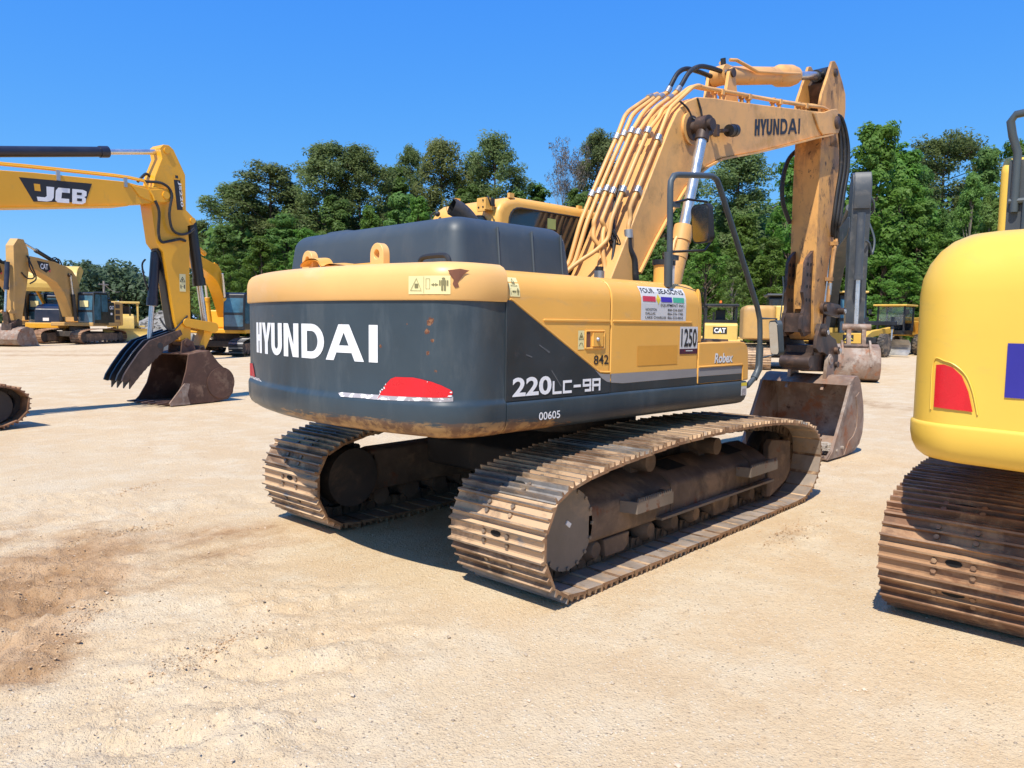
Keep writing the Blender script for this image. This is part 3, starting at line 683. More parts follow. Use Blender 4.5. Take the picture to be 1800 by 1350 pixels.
# bare rusty chips
rng = random.Random(3)
def chip(d, x, y, rx, ry, n=11):
    d.poly([(x + rx * math.cos(i / n * 6.283) * rng.uniform(.45, 1.15), y + ry * math.sin(i / n * 6.283) * rng.uniform(.45, 1.15)) for i in range(n)], 1, 0)
d = Decal(lambda x, y, l: on_cw(x, y, l, .0175))
d.poly([(1.275, 2.065), (1.315, 2.075), (1.338, 2.066), (1.325, 2.045), (1.318, 2.02), (1.308, 1.995), (1.312, 1.968), (1.30, 1.962), (1.292, 1.985), (1.296, 2.01), (1.285, 2.035)], 0, 0); d.build('paint_chip', MAT['rustflake'], cwt)
# lifting eyes and the bent steel strap lying on top
for wv in (.33, -.565):
    mb = MB(); n = 24; ou = []; ho = []
    for i in range(n):
        an = 2 * math.pi * i / n; c_, s_ = math.cos(an), math.sin(an)
        ou.append((wv + .075 * c_, 2.195 + .075 * s_) if s_ >= -1e-6 else (wv + .075 * (1 if c_ > .3 else -1 if c_ < -.3 else c_ / .3), 2.195 + (-.095 if abs(c_) < .72 else .095 * s_ / .7)))
        ho.append((wv + .03 * c_, 2.195 + .03 * s_))
    V = [(x, y, z) for x in (-2.60, -2.545) for y, z in ou] + [(x, y, z) for x in (-2.60, -2.545) for y, z in ho]; F = []
    for i in range(n):
        j = (i + 1) % n; F += [(i, j, 2 * n + j, 2 * n + i), (n + j, n + i, 3 * n + i, 3 * n + j), (i, n + i, n + j, j), (2 * n + i, 2 * n + j, 3 * n + j, 3 * n + i)]
    mb.add(V, F); up(mb.build('lifting_eye', MAT['band_paint'], EX, bevel=.006))
mb = MB(); ptsS = [(-2.62, .30, 2.155), (-2.60, .24, 2.20), (-2.55, .19, 2.20), (-2.53, .15, 2.15), (-2.52, .07, 2.165), (-2.50, -.05, 2.155), (-2.48, -.18, 2.14), (-2.46, -.32, 2.15)]
sp = smooth_path(ptsS, 4)
mb.grid([[p + Vector((-.055, 0, .0)) for p in sp], [p + Vector((.055, 0, .012)) for p in sp]]); mb.grid([[p + Vector((-.055, 0, -.012)) for p in sp], [p + Vector((.055, 0, .0)) for p in sp]])
mb.bb(-2.52, -2.40, -.42, -.16, 2.12, 2.155); up(mb.build('bent_strap', MAT['tan_paint'], EX))

# hood: dark moulded engine cover with grab handle
bm = MB(); prof = [(-2.23, 2.11), (-2.205, 2.40), (-2.19, 2.435), (-2.1, 2.455), (-1.35, 2.45), (-1.27, 2.42), (-1.225, 2.11)]
rows = []
for wv, dz, sh in [(1.20, -.30, .12), (1.165, -.06, .03), (1.06, -.012, .0), (.6, .0, 0), (.42, .012, 0), (.30, -.010, 0), (-.4, 0, 0), (-.93, .0, 0), (-1.045, -.012, .012), (-1.10, -.07, .05), (-1.115, -.31, .09)]:
    rows.append([(-1.72 + (u + 1.72) * (1 - (sh if sh < .2 else .2)), wv, max(2.11, z + (dz if z > 2.2 else 0))) for u, z in prof])
# smooth along the corner with finer rows
fine = []
for i in range(len(rows) - 1):
    for k in range(3):
        t = k / 3; fine.append([tuple(Vector(a).lerp(Vector(b), t)) for a, b in zip(rows[i], rows[i + 1])])
fine.append(rows[-1]); bm = MB()
def rbox(mb, x0, x1, y0, y1, z0, z1, r, taper=.03, n=6, m=0):
    """rounded-top box: vertical edges and top edge rounded with radius r"""
    def ring(ins, z):
        t = taper * (z - z0) / (z1 - z0); a0, a1, b0, b1 = x0 + t + ins, x1 - t - ins, y0 + t + ins, y1 - t - ins; rr = max(.01, r - ins * .6); q = []
        for cx, cy, s in ((a1 - rr, b1 - rr, 0), (a0 + rr, b1 - rr, 90), (a0 + rr, b0 + rr, 180), (a1 - rr, b0 + rr, 270)):
            q += [(*p, z) for p in arc(cx, cy, rr, s, s + 90, n)]
        return q + [q[0]]
    rows = [ring(0, z0)] + [ring(0, z0 + (z1 - r - z0) * i / 3) for i in (1, 2, 3)] + [ring(r * (1 - math.cos(R(a))), z1 - r + r * math.sin(R(a))) for a in (15, 30, 45, 60, 75, 90)]
    mb.grid(rows, m); mb.add(rows[-1][:-1], [list(range(len(rows[-1]) - 1))], m)
    return mb
rbox(bm, -2.33, -1.16, -1.03, 1.17, 2.10, 2.455, .11, .04, 8)
# sculpted rise over the radiator end (left)
rbox(bm, -2.27, -1.3, .35, .80, 2.3, 2.470, .05, .05, 6)
for x in (-1.93, -1.60, -1.30): bm.tube([(x, -1.030, 2.11), (x, -1.000, 2.40)], .009, 6)
hood = up(bm.build('engine_hood', MAT['hood'], EX, sharp=60))
up(MB().tube(smooth_path([(-2.40, -.76, 2.12), (-2.40, -.78, 2.165), (-2.40, -.84, 2.18), (-2.40, -1.0, 2.18), (-2.40, -1.05, 2.165), (-2.40, -1.07, 2.12)], 4), .017, 8).build('grab_handle', MAT['black'], EX))
# exhaust
mb = MB(); pth = smooth_path([(-1.42, -.22, 2.30), (-1.43, -.215, 2.44), (-1.47, -.20, 2.54), (-1.54, -.175, 2.615), (-1.62, -.15, 2.655)], 5)
mb.tube(pth, .068, 20, 0, cap=False); mb.tube(list(reversed(pth)), .060, 20, 1, cap=False)
k = len(pth); mb.tube([pth[-1] - Vector((.0, 0, 0)), pth[-1] + Vector((-.002, 0, 0))], [.068, .060], 20, 0, False)
up(mb.build('exhaust_pipe', [M('sooty_exhaust_steel', (.10, .085, .075), .5, .5, var=.3, vscale=8), MAT['gap']], EX, recalc=False))

# lower sill along the right side, and the mirrored one on the left
SILL = [(-1.0, 1.065), (-1.29, 1.056), (-1.34, 1.072), (-1.368, 1.098), (-1.382, 1.13), (-1.387, 1.165), (-1.388, 1.245), (-1.383, 1.262), (-1.372, 1.268), (-1.0, 1.268)]
for s, nm in ((1, 'sill'), (-1, 'sill')):
    mb = MB(); mb.ext([(y * s, z) for y, z in SILL], -2.193, .80, 'x', 0, True)
    prof2 = [(y * s, z) for y, z in SILL]
    # rounded front end
    for i in range(6):
        t0, t1 = math.pi / 2 * i / 6, math.pi / 2 * (i + 1) / 6
        def sec(t): return [(.80 + .06 * math.sin(t), s * (-1.0 + (abs(y) - 1.0) * -1 * (.35 + .65 * math.cos(t)) if abs(y) > 1.0 else -1.0), 1.17 + (z - 1.17) * (.55 + .45 * math.cos(t))) for y, z in SILL]
        mb.grid([sec(t0) + [sec(t0)[0]], sec(t1) + [sec(t1)[0]]])
    mb.add(sec(math.pi / 2), [list(range(len(SILL)))])
    up(mb.build(nm, MAT['slate'], EX, sharp=45))

# side doors, right (two) and left (one)
SIDE = [(-.88, 1.272), (-1.37, 1.272), (-1.37, 1.92), (-1.366, 1.965), (-1.352, 2.01), (-1.325, 2.048), (-1.29, 2.075), (-1.24, 2.092), (-1.17, 2.102), (-.88, 2.112)]
def panel(u0, u1, s=1, name='side_door'):
    return up(MB().ext([(y * s, z) for y, z in SIDE], u0, u1, 'x', 0, True).build(name, MAT['tan_paint'], EX, bevel=.010, seg=3, ang=60))
doorA = panel(-2.188, -1.158); doorB = panel(-1.148, -.002); panel(-2.188, -.72, -1)
up(MB().bb(-2.196, -2.14, -1.35, -.9, 1.1, 1.98).bb(-2.3, -.05, -1.30, 1.30, 1.10, 2.0).bb(-.05, 1.0, -1.0, 1.3, 1.10, 1.30).bb(-1.2, -1.1, -1.35, -1.2, 1.28, 1.95).build('engine_bay', MAT['gap'], EX))
up(MB().ext([(-2.0, 1.06), (1.1, 1.06), (1.1, 1.22), (-2.0, 1.22)], -1.2, 1.2).build('deck', MAT['under'], EX))
def on_side(x, z, lift): return (x, -1.3725 - lift * .0012, z)
def door_face(x, z, lift):       # follows the rounded shoulder
    y = -1.37
    for (ya, za), (yb, zb) in zip(SIDE[1:], SIDE[2:]):
        if za <= z <= zb and zb > za: y = ya + (yb - ya) * (z - za) / (zb - za)
    return (x, y - .0025 - lift * .0012, z)
# charcoal wedge with the model number, grey stripe running forward
wedge = [(-2.199, 1.268), (-2.199, 1.900), (-2.168, 1.902), (-2.14, 1.893), (-2.08, 1.858), (-1.345, 1.452), (-1.28, 1.418), (-1.20, 1.385), (-1.156, 1.378), (-1.156, 1.268)]
wp = up(MB().ext(wedge, -1.30, -1.380).build('side_wedge', MAT['dark_panel'], EX, bevel=.005))
rim = [(-2.180, 1.898), (-2.165, 1.902), (-2.14, 1.893), (-2.08, 1.858), (-1.345, 1.452), (-1.28, 1.418), (-1.20, 1.412), (-1.16, 1.412)]
up(MB().tube([(x + .006, -1.373, z + .006) for x, z in rim], .0075, 8).build('trim', MAT['tan_paint'], EX))
d = Decal(lambda x, z, l: (x, -1.3815 - l * .001, z)); d.poly([(-1.335, 1.440), (-1.28, 1.413), (-1.2, 1.405), (-1.162, 1.405), (-1.162, 1.345), (-1.20, 1.352), (-1.255, 1.378)]); up(d.build('grey_stripe', MAT['grey_stripe'], EX))
d = Decal(lambda x, z, l: (x, -1.3735 - l * .001, z)); d.poly([(-1.142, 1.405), (-.008, 1.405), (-.008, 1.338), (-1.0, 1.330), (-1.142, 1.342)]); up(d.build('grey_stripe', MAT['grey_stripe'], EX))
d = Decal(lambda x, z, l: (x, -1.3735 - l * .001, z)); d.poly([(-1.149, 1.341), (-1.0, 1.329), (-.008, 1.337), (.001, 1.271), (-1.149, 1.271)]); up(d.build('lower_panel', MAT['dark_panel'], EX))
d = Decal(lambda x, z, l: (x, -1.383 - l * .001, z))
d.text('220', -2.142, 1.296, .360, .122, 0, 0, .028); glyphs(d, 'LC-9A', -1.762, 1.302, .072, .070, .018, .030)
d.build('lettering', MAT['white'], wp)
sc_d = Decal(lambda x, z, l: (x, -1.3822, z))
for x, z, L_, a in [(-1.9, 1.62, .10, -.5), (-1.86, 1.60, .06, -.45), (-1.78, 1.45, .14, -.85), (-2.02, 1.56, .05, -.3)]: sc_d.stroke([(x, z, x + L_ * math.cos(a), z + L_ * math.sin(a))], .008)
sc_d.build('scuff', M('pale_scuff', (.11, .115, .12), .6), wp)
# embossed grooves on the doors
for dr, (a, b_) in ((doorA, (-1.86, -1.17)), (doorB, (-1.135, -.11))):
    MB().ext([(a, 1.782), (a + .01, 1.790), (b_, 1.790), (b_ + .01, 1.782), (b_, 1.774), (a + .01, 1.774)], -1.368, -1.3765).build('ridge', MAT['tan_paint'], dr, bevel=.004)
# latch with recess, tags
mb = MB()
fr = [(-1.432, 1.592), (-1.432, 1.712), (-1.228, 1.712), (-1.228, 1.592)]
for a, b_ in ((0, 1), (1, 2), (2, 3), (3, 0)): mb.tube([(fr[a][0], -1.372, fr[a][1]), (fr[b_][0], -1.372, fr[b_][1])], .007, 6)
mb.bb(-1.36, -1.25, -1.384, -1.37, 1.605, 1.70); mb.bb(-1.424, -1.385, -1.3745, -1.369, 1.60, 1.705, 1); mb.ball((-1.315, -1.386, 1.653), .016, 2)
mb.build('latch', [MAT['tan_paint'], MAT['rustflake'], MAT['zinc']], doorA)
d = Decal(on_side); d.rect(-1.512, 1.585, -1.446, 1.715); tri_outline(d, -1.479, 1.655, .05, .004, 1, 1); d.stroke([(-1.50, 1.61, -1.485, 1.63), (-1.485, 1.63, -1.468, 1.628), (-1.468, 1.628, -1.458, 1.605)], .004, 1, 1); d.build('warning_label', [MAT['lemon'], MAT['label_ink']], doorA)
d = Decal(door_face); d.rect(-2.158, 1.925, -2.035, 2.035)
d = Decal(door_face)
for a, b_ in ((1.925, 1.965), (1.965, 2.0), (2.0, 2.045)): d.rect(-2.165, a, -2.075, b_)
tri_outline(d, -2.12, 1.992, .052, .0035, 1, 1); d.stroke([(-2.152, 1.938, -2.152, 1.975)], .003, 1, 1); arrow(d, -2.142, -2.108, 1.956, 1, 1); man(d, -2.092, 1.936, .044, 1, 1); d.build('warning_label', [MAT['lemon'], MAT['label_ink']], doorA)
d = Decal(on_side); d.text('842', -1.338, 1.476, .165, .066, 0, 0, .012); d.build('lettering', MAT['ink'], doorA)
d = Decal(lambda x, z, l: (x, -1.3905, z)); d.text('00605', -1.905, 1.132, .205, .052, 0, 0, .01); d.build('lettering', MAT['white'], [o for o in children(EX) if o.name.startswith('sill')][0])
Decal(on_side).rect(-.83, 1.452, -.30, 1.60).build('repainted_patch', MAT['ochre'], doorB)
# dealer's sticker and the lot number
def st_face(x, z, l): return door_face(x, z, l)
d = Decal(st_face); X0, X1, Z0, Z1 = -.800, -.195, 1.792, 2.052
for a, b_ in ((Z0, 1.92), (1.92, 1.965), (1.965, 2.01), (2.01, 2.048)): d.rect(X0, a, X1, b_, 0, 0)
d.text('FOUR', X0 + .015, 2.000, .165, .036, 2, 1, .01); d.text('SEASONS', X0 + .235, 2.000, .345, .036, 2, 1, .01)
d.rect(X0 + .020, 1.935, X0 + .185, 1.975, 2, 2); d.rect(X0 + .255, 1.935, X0 + .405, 1.975, 2, 3); d.rect(X0 + .42, 1.935, X0 + .575, 1.975, 2, 4); d.poly([(X0 + .19, 1.955), (X0 + .22, 1.995), (X0 + .25, 1.955), (X0 + .22, 1.915)], 2, 5)
d.text('EQUIPMENT INC.', X0 + .25, 1.897, .33, .026, 2, 1, .008)
for k, (a, b_) in enumerate((('HOUSTON', '800-234-5007'), ('DALLAS', '866-276-1700'), ('LAKE CHARLES', '866-222-0053'))):
    z = 1.866 - .030 * k; d.text(a, X0 + .055, z, .016 * len(a) + .05 * (k == 2) + .03, .019, 2, 1, .012); d.text(b_, X0 + .345, z, .215, .019, 2, 1, .012)
up(d.build('company_sticker', [MAT['offwhite'], MAT['ink'], MAT['printred'], MAT['printblue'], MAT['printgreen'], MAT['printyellow']], EX))
d = Decal(on_side); d.rect(-.272, 1.528, -.012, 1.748, 0, 0); d.rect(-.272, 1.528, -.012, 1.570, 1, 1)
d.text('1250', -.254, 1.586, .226, .146, 2, 2, .02); d.text('auction', -.19, 1.552, .11, .012, 2, 0, .01) if False else d.rect(-.185, 1.550, -.085, 1.558, 2, 0); d.poly([(-.205, 1.556), (-.195, 1.560), (-.20, 1.545)], 2, 3)
up(d.build('lot_sticker', [MAT['offwhite'], MAT['maroon'], MAT['ink'], MAT['printred']], EX))

# front tool box with step
mb = MB(); tb = [(.012, 1.272), (.012, 1.618), (.70, 1.622), (.77, 1.612), (.815, 1.585), (.838, 1.54), (.852, 1.40), (.857, 1.272)]
mb.ext(tb, -1.372, -.72, 'y', 0, True); tbx = up(mb.build('tool_box', MAT['tan_paint'], EX, bevel=.014, seg=3))
d = Decal(on_side); d.poly([(.018, 1.41), (.735, 1.41), (.735, 1.338), (.018, 1.338)]); d.build('grey_stripe', MAT['grey_stripe'], tbx)
d = Decal(on_side); d.poly([(.018, 1.337), (.735, 1.337), (.735, 1.280), (.018, 1.280)]); d.build('lower_panel', MAT['dark_panel'], tbx)
MB().tube([(.02, -1.372, 1.416), (.735, -1.372, 1.416), (.748, -1.372, 1.40), (.748, -1.372, 1.278)], .009, 7).build('trim', MAT['tan_paint'], tbx)
d = Decal(on_side); d.text('Robex', .262, 1.440, .305, .085, 1, 0, .03, .12); d.text('Robex', .270, 1.434, .305, .085, 0, 1, .05, .12); d.build('lettering', [MAT['white'], MAT['ink']], tbx)
d = Decal(lambda x, z, l: (x, -1.3895 - l * .001, z)); d.rect(.70, 1.14, .80, 1.255); d.rect(.70, 1.225, .80, 1.255, 1, 1); d.rect(.715, 1.14, .785, 1.20, 1, 2)
up(d.build('warning_label', [MAT['offwhite'], MAT['printyellow'], MAT['peel']], EX))
mb = MB(); mb.ext([(.0, 1.62), (.0, 2.06), (.03, 2.02), (.055, 1.9), (.06, 1.62)], -1.366, -.75, 'y', 0); up(mb.build('cover_end', MAT['tan_paint'], EX, bevel=.01))
mb = MB(); mb.bb(.065, .10, -1.33, -.8, 1.63, 2.03); mb.tube([(.11, -1.35, 1.64), (.115, -1.35, 2.06), (.09, -1.34, 2.07)], .008, 6); up(mb.build('gap_filler', MAT['black'], EX, bevel=.01))  # black slab and tube stand in for the dark gaps beside the column
mb = MB(); mb.ext([(.10, 1.60), (.14, 1.64), (.60, 1.64), (.62, 1.6)], -1.3, -.8); up(mb.build('tread_plate', MAT['step'], EX))
# filler caps
mb = MB(); mb.cyl((-.50, -.72, 2.09), (-.50, -.72, 2.13), .075, 18, 1); mb.cyl((-.50, -.72, 2.12), (-.50, -.72, 2.20), .043, 18, 0); mb.cyl((-.50, -.72, 2.20), (-.50, -.72, 2.235), .034, 16, 2); up(mb.build('filler_cap', [MAT['zinc'], MAT['tan_paint'], MAT['black']], EX))
mb = MB(); mb.cyl((.02, -1.0, 2.05), (.02, -1.0, 2.27), .085, 20, 1); mb.cyl((.02, -1.0, 2.265), (.02, -1.0, 2.31), .098, 20, 0); mb.bb(-.01, .05, -1.09, -1.084, 2.10, 2.26, 2); up(mb.build('fuel_filler', [MAT['black'], MAT['tan_paint'], MAT['offwhite']], EX))

# handrail and mirrors on the right
mb = MB(); rp = [(-.375, -1.30, 2.06), (-.38, -1.33, 2.2), (-.405, -1.33, 2.80), (-.40, -1.33, 2.87), (-.36, -1.33, 2.92), (-.30, -1.33, 2.935), (.10, -1.33, 2.985), (.20, -1.33, 2.995), (.27, -1.33, 2.975), (.33, -1.33, 2.91), (1.05, -1.33, 1.93), (1.105, -1.33, 1.82), (1.12, -1.33, 1.7), (1.13, -1.33, 1.45), (1.11, -1.33, 1.36), (1.03, -1.33, 1.27), (.93, -1.33, 1.215), (.84, -1.32, 1.20)]
mb.tube(rp, .024, 12); mb.tube([(-.38, -1.32, 2.06), (-.405, -1.33, 2.33)], .033, 12); mb.tube([(1.128, -1.33, 1.58), (1.125, -1.33, 1.36), (1.04, -1.33, 1.275)], .033, 12)
mb.bb(-.40, -.28, -1.345, -1.315, 2.68, 2.72); mb.bb(-.40, -.28, -1.345, -1.315, 2.27, 2.31)
up(mb.build('handrail', MAT['rail'], EX))
def mirror(cx, cy, z0, z1, wd, rz, name='mirror'):
    zc = (z0 + z1) / 2; m2 = Matrix.Translation((cx, cy, zc)) @ Matrix.Rotation(rz, 4, 'Z') @ Matrix.Rotation(R(-6), 4, 'Y') @ Matrix.Translation((0, 0, -zc))
    def rr(wi, a, b_, r): return arc(wi - r, b_ - r, r, 0, 90, 5) + arc(-wi + r, b_ - r, r, 90, 180, 5) + arc(-wi + r, a + r, r, 180, 270, 5) + arc(wi - r, a + r, r, 270, 360, 5)
    h = MB().ext(rr(wd / 2 + .012, z0 - .012, z1 + .012, .05), .0, .045, 'x', 0, True); h.v = [tuple(m2 @ Vector(v)) for v in h.v]
    g = MB().ext(rr(wd / 2, z0, z1, .045), -.004, .0, 'x', 0, True); g.v = [tuple(m2 @ Vector(v)) for v in g.v]
    return h, g
h, g = mirror(-.12, -1.43, 2.425, 2.705, .19, R(-18))
h.tube([(-.395, -1.33, 2.70), (-.2, -1.36, 2.755), (-.02, -1.42, 2.75), (.0, -1.44, 2.70), (.0, -1.45, 2.42), (-.06, -1.44, 2.36), (-.39, -1.33, 2.33)], .010, 8)
e = up(h.build('mirror', MAT['black'], EX)); g.build('reflecting_face', MAT['mirror'], e)
h, g = mirror(1.22, -1.42, 1.50, 1.80, .18, R(-40))
h.tube([(1.13, -1.33, 1.83), (1.25, -1.42, 1.83), (1.27, -1.43, 1.5), (1.13, -1.33, 1.46)], .010, 8); h.tube([(1.27, -1.43, 1.62), (1.27, -1.47, 2.10), (1.26, -1.46, 2.22)], .006, 6)
e = up(h.build('mirror', MAT['hood'], EX)); g.build('reflecting_face', MAT['mirror'], e)

# cab on the far (left) side
cab = MB(); cp = [(-.66, 1.3), (-.66, 2.66), (-.65, 2.79), (-.60, 2.865), (-.52, 2.915), (-.40, 2.94), (.72, 2.945), (.92, 2.90), (1.02, 2.80), (1.30, 1.95), (1.32, 1.3)]
cab.ext(cp, .37, 1.36, 'y', 0, True); cabo = up(cab.build('cab', MAT['tan_paint'], EX, bevel=.075, seg=5, ang=50))
def rpoly(pts, r, n=5):
    out = []; N = len(pts)
    for i in range(N):
        p, a, b_ = Vector(pts[i]), Vector(pts[i - 1]), Vector(pts[(i + 1) % N]); d1 = (a - p).normalized(); d2 = (b_ - p).normalized(); rr = min(r, (a - p).length * .45, (b_ - p).length * .45)
        for k in range(n + 1):
            t = k / n; out.append(tuple((p + d1 * rr) * (1 - t) ** 2 + p * 2 * t * (1 - t) + (p + d2 * rr) * t ** 2))
    return out
sw = rpoly([(-.50, 2.0), (-.50, 2.835), (.95, 2.835), (1.20, 2.0)], .16)
MB().ext(sw, .367, .3735).build('side_window', MAT['glass'], cabo)
for t in (0,): MB().tube([(x, .369, z) for x, z in sw + sw[:1]], .010, 6).build('window_seal', MAT['black'], cabo)
rw = rpoly([(.50, 2.05), (.50, 2.75), (1.22, 2.75), (1.22, 2.05)], .10)
MB().ext(rw, -.668, -.6635, 'x').build('rear_window', MAT['glass'], cabo); MB().tube([(-.668, y, z) for y, z in rw + rw[:1]], .009, 6).build('window_seal', MAT['black'], cabo)
Decal(lambda x, z, l: (x, .3655, z)).rect(.02, 2.68, .14, 2.78).build('window_label', M('greenish_label', (.30, .36, .12), .5), cabo)
mb = MB(); mb.bb(-.75, -.64, .42, .54, 2.785, 2.895); mb.bb(-.755, -.74, .43, .53, 2.77, 2.795); mb.tube([(-.75, .395, 2.90), (-.76, .37, 2.88), (-.75, .365, 2.85), (-.72, .38, 2.82)], .008, 6, 1); mb.bb(-.70, -.66, .39, .41, 2.82, 2.89, 1)
for y, z in ((.45, 2.87), (.45, 2.81), (.51, 2.81)): mb.cyl((-.75, y, z), (-.76, y, z), .009, 8, 1)
mb.build('light_bracket', [MAT['tan_paint'], MAT['black']], cabo, bevel=.004)
mb = MB(); mb.tube(smooth_path([(-.69, 1.24, 2.84), (-.71, 1.27, 2.80), (-.71, 1.25, 2.75), (-.69, 1.17, 2.73), (-.68, 1.14, 2.77)], 4), .008, 6); mb.ball((-.69, 1.19, 2.82), .028); mb.build('work_light_wiring', MAT['black'], cabo)
mb = MB()
for x, y in ((-.58, 1.02), (-.45, .30 + .1), (.55, .42)): mb.bb(x - .03, x + .03, y - .015, y + .015, 2.92, 2.965)
mb.build('roof_lug', MAT['tan_paint'], cabo)

# boom
TOP = [(.08, 1.80), (.17, 2.08), (.48, 2.61), (.87, 3.29), (1.12, 3.73), (1.25, 3.92), (1.42, 4.06), (1.62, 4.145), (1.92, 4.20), (2.92, 4.335), (4.25, 4.53), (4.70, 4.60), (4.86, 4.66)]
BOT = [(5.12, 4.62), (5.17, 4.50), (5.10, 4.39), (4.94, 4.36), (4.40, 4.215), (3.6, 3.985), (2.90, 3.79), (2.36, 3.655), (2.10, 3.585), (1.84, 3.47), (1.62, 3.34), (1.42, 3.18), (1.14, 2.88), (.90, 2.59), (.66, 2.27), (.35, 1.80)]
BTIP = [(5.02, 4.70)]
mb = MB(); mb.ext(TOP + BTIP + BOT, -.265, .265, 'y', 0)
boom = up(mb.build('boom', MAT['boom_paint'], EX, bevel=.012))
mb = MB(); fl = BOT[3:-1]
for (a, b_) in zip(fl, fl[1:]):
    A, B = Vector((a[0], 0, a[1])), Vector((b_[0], 0, b_[1])); t = (B - A).normalized(); n = Vector((t.z, 0, -t.x));
    if n.z > 0: n = -n
    A2, B2 = A + n * .022, B + n * .022
    mb.ext([(A.x, A.z), (B.x, B.z), (B2.x, B2.z), (A2.x, A2.z)], -.295, .295, 'y', 0)
mb.build('bottom_flange', MAT['boom_paint'], boom)
# thick nose casting round the arm pivot
nose = [(4.30, 4.51), (4.62, 4.58), (4.86, 4.665), (5.02, 4.705), (5.13, 4.63), (5.175, 4.50), (5.10, 4.385), (4.90, 4.35), (4.62, 4.285), (4.50, 4.34)]
split_loose(MB().ext(nose, -.288, -.262).ext(nose, .262, .288).build('nose_plate', MAT['boom_paint'], boom, bevel=.012))
# raised mount for the cylinder pin
mb = MB(); mb.cyl((1.50, -.53, 3.80), (1.50, .53, 3.80), .061, 18, 1); mb.cyl((1.50, -.262, 3.80), (1.50, -.29, 3.80), .17, 28, 0); mb.cyl((1.50, -.285, 3.80), (1.50, -.30, 3.80), .125, 24, 1); mb.cyl((1.50, .262, 3.80), (1.50, .29, 3.80), .17, 28, 0)
mb.build('cylinder_pin', [MAT['boom_paint'], MAT['linkmetal']], boom)
d = Decal(lambda x, y, l: (x, -.2685 - l * .001, y)); block_caps(d, 2.835, 3.962, 1.16, .188, .92, 0, 0, math.tan(R(11.3)))
d.build('lettering', MAT['ink'], boom)
mb = MB(); mb.tube([(1.87, -.27, 3.80), (1.90, -.34, 3.83), (2.0, -.35, 3.845)], .016, 8); mb.box((1.90, -.33, 3.84), (.05, .05, .12)); mb.box((2.02, -.35, 3.86), (.14, .05, .03), 0, Matrix.Rotation(R(-10), 3, 'Y'))
mb.cyl((2.10, -.36, 3.872), (2.17, -.36, 3.885), .065, 16, 1); mb.tube([(2.17, -.36, 3.885), (2.24, -.36, 3.898), (2.26, -.36, 3.902)], [.07, .066, .045], 16, 1)
mb.build('work_light', [MAT['linkmetal'], MAT['black']], boom)
mb = MB()
mb.tube(smooth_path([(1.28, -.27, 4.03), (1.40, -.285, 3.98), (1.47, -.30, 3.90), (1.48, -.36, 3.86)], 5), .011, 7); mb.tube(smooth_path([(1.60, -.27, 4.13), (1.66, -.28, 4.02), (1.68, -.285, 3.95), (1.76, -.285, 3.82)], 5), .011, 7)
split_loose(mb.build('grease_hose', MAT['black'], boom))
# six rigid pipes clipped to the boom's back
def pipe_path(w, off, end):
    base = [(.10, 2.10), (.40, 2.64), (.80, 3.33), (1.02, 3.70)]
    p = [(u - .80 * off, w, z + .52 * off) for u, z in base]
    return p
WS = [.235, .150, .060, -.035, -.135, -.222]
mids = {0: [(1.03, 3.92), (1.10, 3.99), (1.47, 4.215), (1.60, 4.27)], 1: [(1.04, 3.91), (1.12, 3.98), (1.45, 4.19), (1.62, 4.26)], 2: [(1.09, 3.92), (1.17, 3.995), (1.42, 4.17), (1.54, 4.24)], 3: [(1.13, 3.93), (1.21, 4.0), (1.45, 4.15), (1.58, 4.24)],
        4: [(1.12, 3.87), (1.17, 3.95), (1.64, 4.265), (1.74, 4.305), (1.86, 4.315), (2.5, 4.40), (3.3, 4.505), (4.2, 4.625), (4.66, 4.70), (4.82, 4.715), (4.95, 4.69)],
        5: [(1.13, 3.87), (1.18, 3.95), (1.58, 4.245), (1.68, 4.285), (1.82, 4.29), (2.5, 4.375), (3.3, 4.47), (4.2, 4.59), (4.66, 4.665), (4.84, 4.675), (4.98, 4.64)]}
feet = {0: [(.22, .26, 2.33), (-.02, .36, 2.14)], 1: [(.20, .17, 2.33), (-.03, .26, 2.12)], 2: [(.36, .06, 2.70), (.33, .05, 2.60), (.40, -.02, 2.48), (.30, -.06, 2.30), (.28, -.08, 2.16)],
        3: [(.40, -.04, 2.70), (.35, -.06, 2.62), (.30, -.10, 2.45), (.31, -.13, 2.30), (.27, -.16, 2.18)], 4: [(.36, -.13, 2.58), (.22, -.08, 2.45), (.08, .02, 2.34), (-.05, .12, 2.20), (-.10, .16, 2.08)], 5: [(.56, -.23, 2.78), (.51, -.245, 2.72), (.51, -.245, 2.64)]}
